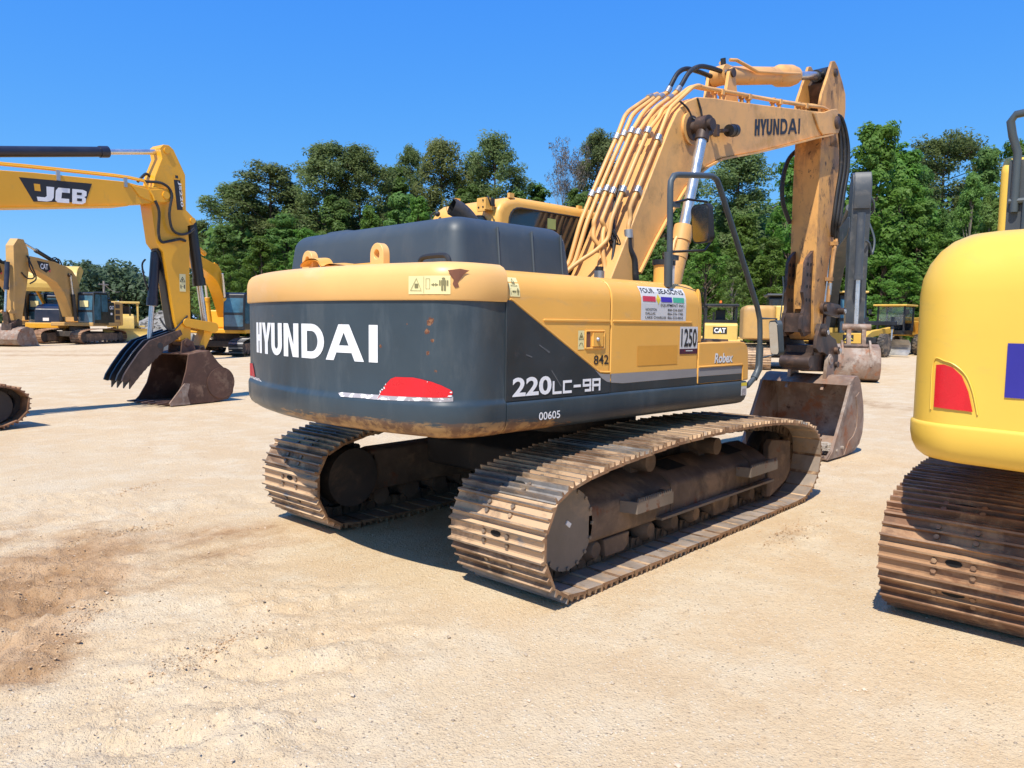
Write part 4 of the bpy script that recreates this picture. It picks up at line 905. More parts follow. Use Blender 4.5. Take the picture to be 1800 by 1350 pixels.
for i, w_ in enumerate(WS):
    off = .105 if i not in (4, 5) else .085
    ln = [(u - .80 * off, w_, z + .50 * off) for u, z in ((.44, 2.70), (.62, 3.02), (.82, 3.36), (1.00, 3.65))]
    if i == 5: ln = [(.55, w_, 2.88), (.66, w_, 3.05), (.82, w_, 3.33), (.98, w_, 3.60)]
    md = [(u, w_, z) for u, z in mids[i]]
    ft = list(reversed(feet[i]))
    raw = ft + ln + md
    mb = MB()
    # polyline with short fillets at each corner
    pl = [Vector(p) for p in raw]; pp = [pl[0]]
    for k in range(1, len(pl) - 1):
        a, p, b_ = pl[k - 1], pl[k], pl[k + 1]; r_ = min(.07, (a - p).length * .4, (b_ - p).length * .4); s1 = p + (a - p).normalized() * r_; s2 = p + (b_ - p).normalized() * r_
        for t in (0, .33, .66, 1): pp.append(s1 * (1 - t) ** 2 + p * 2 * t * (1 - t) + s2 * t * t)
    pp.append(pl[-1])
    mb.tube(pp, .0235 if i < 4 else .022, 10)
    for k in (1, 3): # clamps
        c = Vector(ln[k]) if k < len(ln) else Vector(ln[-1]); t = (Vector(ln[2]) - Vector(ln[1])).normalized(); c = c + t * (.02 * (i % 3) - .02)
        mb.cyl(c - t * .032, c + t * .032, .036, 10, 1); mb.box(c + Vector((.05, 0, -.03)), (.06, .04, .05), 1, Matrix.Rotation(R(-30), 3, 'Y'))
    if i < 4:
        e = Vector(md[-2]); mb.cyl(e - Vector((.04, 0, .02)), e + Vector((.03, 0, .015)), .032, 10, 1)
    else:
        for u, z in ((2.15, 4.355), (2.75, 4.43), (3.5, 4.53), (4.2, 4.625)):
            zz = z - (.032 if i == 5 else 0); mb.box((u, w_, zz - .01), (.05, .065, .06), 0); mb.bb(u - .012, u + .012, w_ - .02, w_ + .02, zz - .15, zz, 0)
    mb.build('hydraulic_pipe', [MAT['boom_paint'], MAT['zinc']], boom)
for pth, r_ in (([(1.53, .06, 4.235), (1.60, .06, 4.33), (1.72, .06, 4.48), (1.88, .06, 4.565), (2.10, .05, 4.585), (2.35, .06, 4.60), (2.48, .08, 4.625)], .026), ([(1.57, -.035, 4.235), (1.66, -.035, 4.33), (1.80, -.035, 4.49), (1.98, -.04, 4.59), (2.2, -.05, 4.625), (2.5, -.07, 4.635)], .026),
               ([(.51, -.245, 2.66), (.52, -.25, 2.50), (.58, -.27, 2.38), (.60, -.28, 2.2), (.66, -.28, 2.06)], .034), ([(.62, -.02, 3.14), (.52, -.05, 2.88), (.44, -.10, 2.64), (.40, -.16, 2.45), (.30, -.20, 2.2), (.22, -.22, 2.05)], .016), ([(.60, -.06, 3.12), (.49, -.08, 2.82), (.42, -.15, 2.60), (.36, -.18, 2.4), (.28, -.22, 2.1)], .013)):
    mb = MB().tube(smooth_path(pth, 6), r_, 10); 
    for e in (0, -1):
        if r_ > .02: p = Vector(pth[e]); q = Vector(pth[1 if e == 0 else -2]); t = (q - p).normalized(); mb.cyl(p - t * .01, p + t * .07, r_ + .008, 10, 1)
    mb.build('hydraulic_hose', [MAT['black'], MAT['zinc']], boom)
rng = random.Random(12); mb = MB()
for k in range(6):
    y = -.03 - .03 * k; mb.tube(smooth_path([(.46 - .02 * k, y, 2.66), (.40 + rng.uniform(-.04, .04), y - .04, 2.56), (.44, y - .02, 2.48 + rng.uniform(-.03, .03)), (.37, y, 2.40)], 4), .007, 6)
mb.build('wire_bundle', MAT['black'], boom)
# boom lift cylinders, left and right
for s in (-1, 1):
    y = .43 * s; A = Vector((.78, y, 1.42)); B = Vector((1.50, y, 3.80)); t = (B - A).normalized(); m1 = A + t * (2.48 * .56)
    mb = MB(); mb.cyl(A, m1 - t * .14, .088, 20); mb.cyl(m1 - t * .16, m1, .098, 20); mb.cyl(m1 - t * .34, m1 - t * .26, .094, 20); mb.tube([A + t * .5 + Vector((-.1, 0, .03)), m1 - t * .2 + Vector((-.1, 0, .03)), m1 - t * .1 + Vector((-.06, 0, .02))], .018, 8)
    c = up(mb.build('boom_cylinder', MAT['boom_paint'], EX))
    mb = MB(); mb.cyl(m1, B - t * .07, .054, 20); mb.build('rod', MAT['chrome'], c)
    mb = MB(); mb.cyl(B + Vector((0, -.06, 0)), B + Vector((0, .06, 0)), .10, 20); mb.cyl(B - t * .16, B - t * .06, .072, 16); mb.build('rod_eye', MAT['linkmetal'], c)
# arm cylinder on top
A = Vector((2.50, 0, 4.62)); B = Vector((5.14, 0, 5.225)); t = (B - A).normalized(); m1 = A + t * 1.86
mb = MB(); mb.cyl(A + t * .1, m1 - t * .26, .105, 24); mb.tube([m1 - t * .52, m1 - t * .42, m1 - t * .12, m1 - t * .03, m1], [.105, .135, .135, .115, .115], 24); mb.cyl(A + Vector((0, -.09, 0)), A + Vector((0, .09, 0)), .11, 20); mb.cyl(A, A + t * .2, .08, 16)
up_n = Vector((-t.z, 0, t.x)); mb.tube([A + t * .12 + up_n * .16 + Vector((0, -.06, 0)), A + t * .20 + up_n * .15 + Vector((0, -.1, 0)), A + t * .62 + up_n * .02 + Vector((0, -.13, 0)), m1 - t * .5 + up_n * .0 + Vector((0, -.14, 0)), m1 - t * .1 + Vector((0, -.12, 0))], .02, 8); mb.tube([A + t * .1 + up_n * .15 + Vector((0, .05, 0)), A + t * .35 + up_n * .10 + Vector((0, .05, 0))], .02, 8)
mb.cyl(A + t * .08 + up_n * .10, A + t * .08 + up_n * .19, .03, 10, 1)
c = up(mb.build('arm_cylinder', [MAT['boom_paint'], MAT['black']], EX))
MB().cyl(m1, B - t * .08, .056, 20).build('rod', MAT['chrome'], c); mb = MB(); mb.cyl(B + Vector((0, -.10, 0)), B + Vector((0, .10, 0)), .10, 20); mb.cyl(B - t * .2, B - t * .05, .08, 14); mb.build('rod_eye', MAT['blackpaint'], c)
mb = MB(); mb.ext([(2.36, 4.26), (2.44, 4.62), (2.50, 4.68), (2.56, 4.62), (2.66, 4.29)], -.15, -.11); mb.ext([(2.36, 4.26), (2.44, 4.62), (2.50, 4.68), (2.56, 4.62), (2.66, 4.29)], .11, .15); mb.cyl((2.5, -.17, 4.62), (2.5, .17, 4.62), .05, 14, 1)
mb.build('cylinder_bracket', [MAT['boom_paint'], MAT['linkmetal']], boom)

# arm (stick)
UP = [(5.04, 5.36), (4.92, 5.14), (4.76, 4.86), (4.72, 4.72), (4.77, 4.52)]
AR = [(4.77, 4.50), (4.785, 4.22), (4.795, 3.6), (4.81, 2.7), (4.80, 2.2), (4.83, 1.70), (4.90, 1.58), (5.02, 1.56), (5.10, 1.66), (5.14, 2.1), (5.25, 2.72), (5.40, 3.45), (5.49, 4.27), (5.545, 4.83), (5.52, 5.02), (5.40, 5.16), (5.22, 5.33), (5.12, 5.38)]
mb = MB(); mb.ext([(4.80, 4.32)] + AR[2:13] + [(5.30, 4.40), (5.05, 4.25)], -.185, .185, 'y', 0)
arm = up(mb.build('arm', MAT['arm_paint'], EX, bevel=.012))
ear = UP + [(4.785, 4.30), (5.06, 4.22), (5.49, 4.27)] + AR[13:]
mb = MB(); mb.ext(ear, -.185, -.145); mb.ext(ear, .145, .185); mb.ext([(5.03, 5.10), (5.38, 4.30), (5.46, 4.3), (5.50, 4.84), (5.46, 5.0), (5.2, 5.28)], -.145, .145, 'y', 1)
mb.build('arm_head', [MAT['arm_paint'], MAT['linkmetal']], arm, bevel=.01)
mb = MB(); mb.cyl((5.14, -.205, 5.225), (5.14, .205, 5.225), .055, 16); mb.cyl((5.03, -.31, 4.52), (5.03, .31, 4.52), .085, 20); mb.cyl((4.96, -.24, 1.70), (4.96, .24, 1.70), .10, 18); split_loose(mb.build('pivot_pin', MAT['linkmetal'], arm))
mb = MB(); mb.tube(smooth_path([(4.93, .20, 4.22), (4.74, .24, 4.05), (4.60, .24, 3.75), (4.62, .23, 3.45), (4.78, .20, 3.2)], 6), .03, 10)
for k, (dy, du) in enumerate(((-.24, .0), (-.27, .05), (-.30, .10))):
    mb.tube(smooth_path([(4.98, -.20 - .02 * k, 4.68 - .03 * k), (5.12 + du * .3, dy, 4.60), (5.22 + du, dy - .03, 4.30), (5.24 + du, dy - .04, 3.95), (5.18 + du * .9, dy - .03, 3.6), (5.14 + du * .7, dy - .02, 3.30 - .04 * k), (5.20 + du * .5, dy + .02, 3.12), (5.27 + du * .3, dy + .03, 3.02 - .05 * k)], 6), .024, 10)
split_loose(mb.build('hydraulic_hose', MAT['black'], arm))
for k, (yy, z0) in enumerate(((-.235, 3.05), (-.26, 2.98))):
    mb = MB(); mb.tube([(5.30 - .03 * k, yy, z0), (5.22 - .03 * k, yy, 2.72), (5.15 - .03 * k, yy, 2.32), (5.12 - .03 * k, yy, 2.1)], .022, 9)
    for z, u in ((2.92, 5.275), (2.42, 5.165)): mb.box((u - .03 * k, yy + .02, z), (.06, .09, .05), 0)
    mb.tube([(5.16 - .03 * k, yy, 2.36), (5.14 - .03 * k, yy, 2.2)], .027, 9, 1); mb.build('hydraulic_pipe', [MAT['arm_paint'], MAT['zinc']], arm)
mb = MB(); br = [(4.815, 2.80), (4.66, 2.70), (4.60, 2.62), (4.585, 2.34), (4.54, 2.22), (4.60, 2.10), (4.60, 1.98), (4.53, 1.86), (4.53, 1.72), (4.64, 1.62), (4.84, 1.66)]
for y in (-.125, .125):
    mb.ext(br, y - .022, y + .022, 'y', 0)
    for z in (2.60, 2.46, 2.30, 2.12, 1.9):
        for s in (-1, 1):
            for uu in (4.655, 4.745): mb.cyl((uu, y + s * .022, z), (uu, y + s * .024, z), .026, 12, 1)
mb.bb(4.56, 4.82, -.15, .15, 1.68, 1.94, 0); mb.bb(4.75, 4.81, -.06, .06, 2.0, 2.62, 2)
mb.build('thumb_bracket', [MAT['linkmetal'], MAT['gap'], MAT['arm_paint']], arm, bevel=.006)
# bucket cylinder down the far face of the arm
A = Vector((5.60, 0, 4.02)); B = Vector((5.50, 0, 1.99)); t = (B - A).normalized(); m1 = A + t * 1.22
mb = MB(); mb.cyl(A, m1, .09, 18); mb.cyl(m1 - t * .15, m1, .105, 18); c = up(mb.build('bucket_cylinder', MAT['arm_paint'], EX)); MB().cyl(m1, B, .05, 16).build('rod', MAT['chrome'], c); mb = MB(); mb.cyl(B + Vector((0, -.1, 0)), B + Vector((0, .1, 0)), .085, 16); mb.build('rod_eye', MAT['linkmetal'], c)
MB().ext([(5.44, 3.85), (5.50, 4.1), (5.60, 4.12), (5.68, 4.02), (5.60, 3.92)], -.12, -.09).ext([(5.44, 3.85), (5.50, 4.1), (5.60, 4.12), (5.68, 4.02), (5.60, 3.92)], .09, .12).build('cylinder_lug', MAT['arm_paint'], arm)
# linkage and coupler
mb = MB()
def bar(a, b_, r0, r1, y0, y1, m=0):
    a, b_ = Vector((a[0], a[1])), Vector((b_[0], b_[1])); an = math.degrees(math.atan2((b_ - a).y, (b_ - a).x))
    mb.ext(arc(a.x, a.y, r0, an + 90, an + 270, 8) + arc(b_.x, b_.y, r1, an - 90, an + 90, 8), y0, y1, 'y', m)
for s in (-1, 1):
    bar((5.04, 2.02), (5.50, 1.98), .085, .095, .20 * s, .245 * s)
mb.cyl((5.04, -.29, 2.02), (5.04, .29, 2.02), .055, 14); mb.cyl((5.50, -.33, 1.98), (5.50, .33, 1.98), .05, 14); mb.cyl((5.50, -.345, 1.98), (5.50, -.33, 1.98), .036, 12, 1)
bar((5.50, 1.98), (5.40, 1.44), .08, .075, -.11, .11)
link = up(mb.build('bucket_link', [MAT['linkmetal'], MAT['zinc']], EX, bevel=.006))
mb = MB()
for s in (-1, 1):
    mb.ext([(4.78, 1.62), (4.88, 1.80), (5.04, 1.80), (5.14, 1.68), (5.26, 1.62), (5.40, 1.58), (5.50, 1.46), (5.52, 1.30), (5.46, 1.16), (5.40, 1.12), (5.30, 1.22), (5.18, 1.34), (5.02, 1.40), (4.86, 1.40), (4.76, 1.46)], .215 * s, .265 * s)
mb.cyl((5.40, -.32, 1.42), (5.40, .32, 1.42), .055, 14); mb.cyl((4.96, -.33, 1.68), (4.96, .33, 1.68), .06, 14); mb.cyl((5.44, -.30, 1.22), (5.44, .30, 1.22), .045, 14)
for u, z in ((5.40, 1.42), (4.96, 1.68)): mb.cyl((u, -.345, z), (u, -.33, z), .035, 12, 1)
mb.bb(4.82, 5.4, -.21, .21, 1.36, 1.50); mb.ext([(4.73, 1.16), (4.72, 1.34), (4.86, 1.42), (5.3, 1.36), (5.42, 1.16), (5.2, 1.12)], -.19, .19); mb.cyl((4.74, -.215, 1.27), (4.74, .215, 1.27), .085, 16)
up(mb.build('quick_coupler', [MAT['linkmetal'], MAT['zinc']], EX, bevel=.008))
# bucket
mb = MB(); BW = .62
back = [(5.02, .985), (5.16, 1.075), (5.27, 1.085), (5.36, 1.02), (5.44, .86), (5.52, .66), (5.555, .45), (5.53, .26), (5.44, .12), (5.28, .04), (5.0, .012), (4.70, .005), (4.36, .012)]
inner = [(u - (.03 if 4.9 < u else 0), z + (.028 if u < 5.2 and z < .5 else -.02 if z > .95 else 0)) for u, z in back]; inner[-1] = (4.36, .035)
mb.ext(back + list(reversed(inner)), -BW, BW, 'y', 0)
sidep = [(5.02, .985)] + back[1:] + [(4.36, .03), (4.52, .13), (4.60, .25), (4.78, .55), (4.92, .80), (4.985, .94)]
for s in (-1, 1): mb.ext(sidep, s * (BW - .002), s * (BW + .026))
buck = up(mb.build('bucket', MAT['bucket'], EX, bevel=.005))
for s in (-1, 1):
    mb = MB(); mb.ext([(4.36, .01), (4.50, .10), (4.60, .27), (4.80, .60), (4.94, .84), (5.0, .97), (5.07, .97), (5.01, .82), (4.90, .60), (4.80, .44), (4.74, .22), (4.80, .02)], s * (BW + .024), s * (BW + .040)); mb.ext([(4.90, .02), (5.05, .2), (5.2, .26), (5.30, .38), (5.30, .60), (5.22, .80), (5.33, .86), (5.44, .66), (5.46, .42), (5.40, .2), (5.24, .08)], s * (BW + .024), s * (BW + .036))
    split_loose(mb.build('wear_plate', MAT['bucket'], buck, bevel=.004))
    mb = MB(); mb.ext([(5.10, .90), (5.08, 1.05), (5.12, 1.30)] + arc(5.20, 1.30, .075, 180, 20, 8) + [(5.36, 1.05), (5.44, .84), (5.3, 1.0), (5.16, 1.03)], s * .235, s * .285); mb.cyl((5.20, s * .30, 1.29), (5.20, s * .285, 1.29), .062, 16)
    mb.ext([(5.16, 1.0), (5.06, .98), (5.0, .88), (5.03, .87), (5.12, .95)], s * .24, s * .28)
    mb.build('bucket_ear', MAT['bucket'], buck, bevel=.005)
mb = MB()
for k in range(5):
    y = -.54 + .27 * k; mb.ext([(4.42, -.005), (4.42, .06), (4.30, .05), (4.16, .012), (4.30, -.005)], y - .05, y + .05)
split_loose(mb.build('bucket_tooth', MAT['bucket'], buck, bevel=.006))
rng = random.Random(8); mb = MB()
for k in range(60):
    x, y = rng.uniform(4.5, 5.3), rng.uniform(-.56, .56); r = rng.uniform(.02, .06); mb.ball((x, y, .04 + rng.uniform(0, .05) + (.12 if y < -.3 and x < 4.9 else 0) * rng.random()), r, 0, 7, 5, (1.2, 1, .8))
for k in range(8): mb.box((rng.uniform(4.5, 4.8), rng.uniform(-.58, -.3), .12 + rng.uniform(-.03, .05)), (rng.uniform(.08, .2), rng.uniform(.06, .16), .03), 0, Matrix.Rotation(rng.uniform(0, 3), 3, 'Z'))
mb.build('mud_in_bucket', MAT['rocky'], buck)

# undercarriage
TRK = [MAT['shoe'], MAT['grouser'], MAT['links'], MAT['shoe_end'], MAT['shoe_inner'], MAT['gap'], MAT['shoe_b'], MAT['shoe_c']]
for s in (-1, 1):
    belt('track', s * 1.195 - .405, s * 1.195 + .405, EX, TRK, 2, seed=3 + s)
    yo = s * 1.40; yi = s * .99
    mb = MB(); sec = [(yi, .24), (yi, .60), (yi + s * .12, .63), (yo - s * .10, .56), (yo - s * .01, .50), (yo, .45), (yo, .27), (yo - s * .05, .23)]
    mb.ext(sec, -1.62, 1.30, 'x', 0); mb.bb(-1.90, -1.55, min(yi, yo - s * .10), max(yi, yo - s * .10), .21, .59)
    tf = mb.build('track_frame', MAT['frame'], EX, bevel=.025, seg=3)
    MB().bb(-.72, 1.36, min(yo, yo + s * .055), max(yo, yo + s * .055), .262, .282).build('guard_rail', MAT['step'], tf)
    for x in (-.42, .66):   # shade of open slots painted as flat dark quads on the frame top
        q_ = [(yi + s * .14, .6235), (yo - s * .12, .5715)]
        MB().add([(x, q_[0][0], q_[0][1] + .008), (x + .30, q_[0][0], q_[0][1] + .008), (x + .36, q_[1][0], q_[1][1] + .008), (x + .06, q_[1][0], q_[1][1] + .008)], [(0, 1, 2, 3)]).build('painted_slot', MAT['gap'], tf)
    for x in (-.50, .92): MB().tube([(x, yo + s * .001, .275), (x, yo + s * .001, .45), (x, yo - s * .008, .502), (x, yo - s * .10, .562)], .009, 6).build('weld_seam', MAT['frame'], tf)
    mb = MB()
    for x in (-1.22, .42): mb.ext([(x - .16, .235), (x - .13, .10), (x + .10, .10), (x + .15, .14), (x + .17, .235)], yo - s * .11, yo - s * .02)
    [o_ for o_ in split_loose(mb.build('roller_guard', MAT['frame'], tf, bevel=.012))]
    for k in range(9):
        x = -1.46 + .36 * k; mb = MB(); y0, y1 = yo - s * .36, yo - s * .03
        mb.tube([(x, y0, .175), (x, y0 + s * .08, .175), (x, y0 + s * .09, .175), (x, y1 - s * .13, .175), (x, y1 - s * .12, .175), (x, y1 - s * .06, .175), (x, y1, .175)], [.09, .09, .075, .075, .095, .095, .055], 14); mb.build('track_roller', MAT['frame'], tf)
    for x in (-.72, .38):
        mb = MB(); mb.cyl((x, yi + s * .1, .70), (x, yo - s * .06, .70), .075, 16); mb.bb(x - .05, x + .05, min(yi, yi + s * .2), max(yi, yi + s * .2), .55, .70); mb.build('carrier_roller', MAT['frame'], tf)
    # final drive: toothed sprocket and cover disc
    mb = MB(); n = 23; ring = []
    for k in range(n):
        a = 360 * k / n; ring += [( -1.83 + .318 * math.cos(R(a)), .40 + .318 * math.sin(R(a))), (-1.83 + .322 * math.cos(R(a + 4)), .40 + .322 * math.sin(R(a + 4))), (-1.83 + .276 * math.cos(R(a + 8)), .40 + .276 * math.sin(R(a + 8)))]
    mb.ext(ring, yo - s * .25, yo - s * .19); mb.cyl((-1.83, yi - s * .035, .40), (-1.83, yo - s * .07, .40), .255, 32); mb.tube([(-1.83, yo - s * .07, .40), (-1.83, yo - s * .055, .40), (-1.83, yo - s * .0, .40)], [.285, .285, .275], 40, 1)
    for k in range(16): a = R(22.5 * k); mb.cyl((-1.83 + .262 * math.cos(a), yo, .40 + .262 * math.sin(a)), (-1.83 + .262 * math.cos(a), yo + s * .012, .40 + .262 * math.sin(a)), .014, 6, 1)
    mb.box((-1.83, yo + s * .004, .44), (.05, .01, .03), 2, Matrix.Rotation(R(35), 3, 'Y'))
    mb.build('sprocket', [MAT['under'], M('dusty_cover_disc', (.20, .165, .13), .7, .1, var=.15, vscale=4, dirt=[((.34, .25, .17), 3, .5, .7, one)]), MAT['white']], tf)
    mb = MB(); mb.tube([(1.76, yi + s * .10, .40), (1.76, yi + s * .13, .40), (1.76, yo - s * .20, .40), (1.76, yo - s * .17, .40)], [.30, .315, .315, .30], 30); mb.build('idler', MAT['under'], tf)
    mb = MB(); mb.ext([(1.33, .10), (1.33, .60), (1.40, .655), (1.86, .60), (1.90, .30), (1.80, .20), (1.42, .085)], yo - s * .06, yo + s * .0); mb.build('idler_guard', MAT['frame'], tf, bevel=.012)
    if s < 0:
        for x0, x1, z in ((-1.22, -.66, .41), (.64, 1.28, .405)):
            mb = MB(); mb.ext([(x0, yo), (x0 + .03, yo - .13), (x1 - .03, yo - .13), (x1, yo), (x1 - .02, yo), (x1 - .045, yo - .112), (x0 + .045, yo - .112), (x0 + .02, yo)], z, z + .085, 'z')
            for k in range(16): x = x0 + .06 + (x1 - x0 - .12) * k / 15; mb.ext([(x - .014, z + .084), (x, z + .112), (x + .014, z + .084)], yo - .129, yo - .113)
            mb.bb(x0 + .06, x1 - .06, yo - .11, yo, z + .015, z + .03, 1); mb.build('step', [MAT['step'], MAT['frame']], tf)
mb = MB(); mb.ext([(-.95, .42), (-.95, .66), (-.6, .80), (.6, .80), (.95, .66), (.95, .42), (.5, .34), (-.5, .34)], -1.0, 1.0, 'y'); mb.cyl((0, 0, .78), (0, 0, 1.07), .62, 40)
for s in (-1, 1): mb.bb(-.85, -.45, min(s * .4, s * 1.1), max(s * .4, s * 1.1), .40, .62); mb.bb(.45, .85, min(s * .4, s * 1.1), max(s * .4, s * 1.1), .40, .62)
mb.build('carbody', MAT['under'], EX, bevel=.03)

# ------------------------------------------------------------------ other machines
def loft_house(mb, u0, w_, z0, z1, rr=.35, rt=.2, u1=0., m=0, lip=None):
    """rounded rear body: plan = straight sides, rounded rear corners; top edge rolled with radius rt"""
    def ring(ins, z):
        a = u0 + ins; h = w_ - ins; r = max(.05, rr - ins * .5); q = [(u1, -h, z)]
        q += [(a + r - r * math.sin(R(t)) , -h + r - r * math.cos(R(t)), z) for t in range(0, 91, 10)]
        for k in range(1, 8): y = -h + r + (2 * h - 2 * r) * k / 8; q.append((a - .10 * (1 - (y / (h - r)) ** 2), y, z))
        q += [(a + r - r * math.cos(R(t)), h - r + r * math.sin(R(t)), z) for t in range(0, 91, 10)]
        return q + [(u1, h, z)]
    prof = []
    if lip: prof = [(.30, z0), (.10, z0 + .0), (.05, z0 + .012), (.02, z0 + .04), (-.002, z0 + .09), (-.011, z0 + .14), (-.012, z0 + lip - .02), (-.010, z0 + lip - .008), (.0, z0 + lip)]
    else: prof = [(.05, z0), (0, z0 + .05)]
    prof += [(0, z0 + (z1 - rt - z0) * t) for t in (.5, .8, 1)] + [(rt * .8 * (1 - math.cos(R(a))), z1 - rt + rt * math.sin(R(a))) for a in (15, 30, 45, 60, 75, 90)]
    rows = [ring(*p) for p in prof]; mb.grid(rows, m)
    for r in (rows[0], rows[-1]): mb.add(r, [list(range(len(r)))], m)
    mb.add([r[0] for r in rows] + [r[-1] for r in reversed(rows)], [list(range(2 * len(rows)))], m)
    return mb
def glass_panel(parent, name, pts, a, b_, axis='y', mat='glass'): return MB().ext(rpoly(pts, .06), a, b_, axis).build(name, MAT[mat], parent)
def rams(root, lst):
    """hydraulic cylinders: (name, A, B, radius, split, barrel material, y)"""
    for nm, A, B, r, f, mt, y in lst:
        A, B = Vector((A[0], y, A[1])), Vector((B[0], y, B[1])); t = (B - A).normalized(); m1 = A.lerp(B, f)
        mb = MB(); mb.cyl(A - t * .05, m1 - t * .1, r, 14); mb.cyl(m1 - t * .16, m1, r * 1.15, 14); c = mb.build(nm, MAT[mt], root); MB().cyl(m1, B, r * .55, 12).build('rod', MAT['chrome'], c)
def bucket_of(root, back, edge, hw, mat, teeth=True, th=.04):
    mb = MB(); c = Vector((sum(p[0] for p in back) / len(back), sum(p[1] for p in back) / len(back)))
    inner = [tuple(Vector(p) + (c - Vector(p)).normalized() * th) for p in back]
    mb.ext(back + list(reversed(inner)), -hw, hw); o = mb.build('bucket', MAT[mat], root, bevel=.008)
    for s in (-1, 1): MB().ext(back + edge, s * hw - s * .002, s * (hw + .03)).build('side_plate', MAT[mat], o, bevel=.006)
    if teeth:
        p = Vector(back[-1]); q = Vector(back[-2]); t = (p - q).normalized()
        for k in range(5):
            y = -hw + .1 + (2 * hw - .2) * k / 4; a = p - t * .05; b_ = p + t * .2; MB().ext([(a.x, a.y + .04), (b_.x, b_.y + .01), (b_.x, b_.y - .01), (a.x, a.y - .03)], y - .05, y + .05).build('tooth', MAT[mat], o)
    return o
def undercarriage(root, shift=0., k=1., kz=1., hw=.35, g=1.25, mats=None, detail=1, shoes=48, seed=1):
    pts = [(x * k + shift, z * kz) for x, z in BELT]
    for s in (-1, 1):
        belt('track', s * g - hw, s * g + hw, root, mats or TRK, detail, pts, shoes, seed + s)
        yo = s * (g + hw * .55); yi = s * (g - hw * .6); a, b_ = min(yo, yi), max(yo, yi)
        tf = MB().ext([(-1.75 * k + shift, .25 * kz), (-1.75 * k + shift, .55 * kz), (-1.2 * k + shift, .66 * kz), (1.3 * k + shift, .64 * kz), (1.8 * k + shift, .5 * kz), (1.8 * k + shift, .25 * kz), (1.4 * k + shift, .16 * kz), (-1.5 * k + shift, .16 * kz)], a, b_).build('track_frame', MAT['frame'], root, bevel=.03)
        for x in (-1.83, 1.76): MB().cyl((x * k + shift, a - .02, .40 * kz), (x * k + shift, b_ + .03, .40 * kz), .30 * kz, 20).build('wheel', MAT['under'], tf)
        for i in range(6): x = (-1.3 + .5 * i) * k + shift; MB().cyl((x, yo - s * .04, .17 * kz), (x, yo + s * .05, .17 * kz), .09, 12).build('track_roller', MAT['frame'], tf)
    mb = MB(); mb.bb(-.8 + shift, .8 + shift, -g + .1, g - .1, .42 * kz, .74 * kz); mb.cyl((shift, 0, .7 * kz), (shift, 0, 1.1), .6, 28); mb.build('carbody', MAT['under'], root, bevel=.04)
def cab_of(root, u0, u1, w0, w1, z0, z1, paint, glass='glass', fr=.06, slope=.15, roof=None):
    prof = [(u0, z0), (u0, z1 - .1), (u0 + .1, z1), (u1 - .25, z1), (u1 - .1, z1 - .08), (u1, z0 + (z1 - z0) * .45), (u1, z0)]
    c = MB().ext(prof, w0, w1).build('cab', MAT[paint], root, bevel=.05, seg=3)
    h = z1 - z0
    for y, d_ in ((w1, 1), (w0, -1)):
        glass_panel(c, 'side_window', [(u0 + .12, z0 + h * .42), (u0 + .12, z1 - .14), (u0 + (u1 - u0) * .46, z1 - .14), (u0 + (u1 - u0) * .46, z0 + h * .42)], y - .002, y + .006 * d_, 'y', glass)
        glass_panel(c, 'side_window', [(u0 + (u1 - u0) * .52, z0 + h * .18), (u0 + (u1 - u0) * .52, z1 - .14), (u1 - .28, z1 - .14), (u1 - .10, z0 + h * .45), (u1 - .10, z0 + h * .18)], y - .002, y + .006 * d_, 'y', glass)
    mb = MB(); n_ = Vector((h * .55 - .08, 0, .1)).normalized()
    f = [(u1 - .108, z1 - .14), (u1 + .0, z0 + h * .47)]
    mb.add([(f[0][0] + .012, w0 + fr, f[0][1]), (f[0][0] + .012, w1 - fr, f[0][1]), (f[1][0] + .012, w1 - fr, f[1][1]), (f[1][0] + .012, w0 + fr, f[1][1])], [(0, 1, 2, 3)]); mb.build('windscreen', MAT[glass], c)
    glass_panel(c, 'lower_windscreen', [(w0 + fr, z0 + h * .1), (w0 + fr, z0 + h * .40), (w1 - fr, z0 + h * .40), (w1 - fr, z0 + h * .1)], u1 - .002, u1 + .008, 'x', glass)
    glass_panel(c, 'rear_window', [(w0 + fr * 2, z0 + h * .5), (w0 + fr * 2, z1 - .16), (w1 - fr * 2, z1 - .16), (w1 - fr * 2, z0 + h * .5)], u0 - .008, u0 + .002, 'x', glass)
    return c

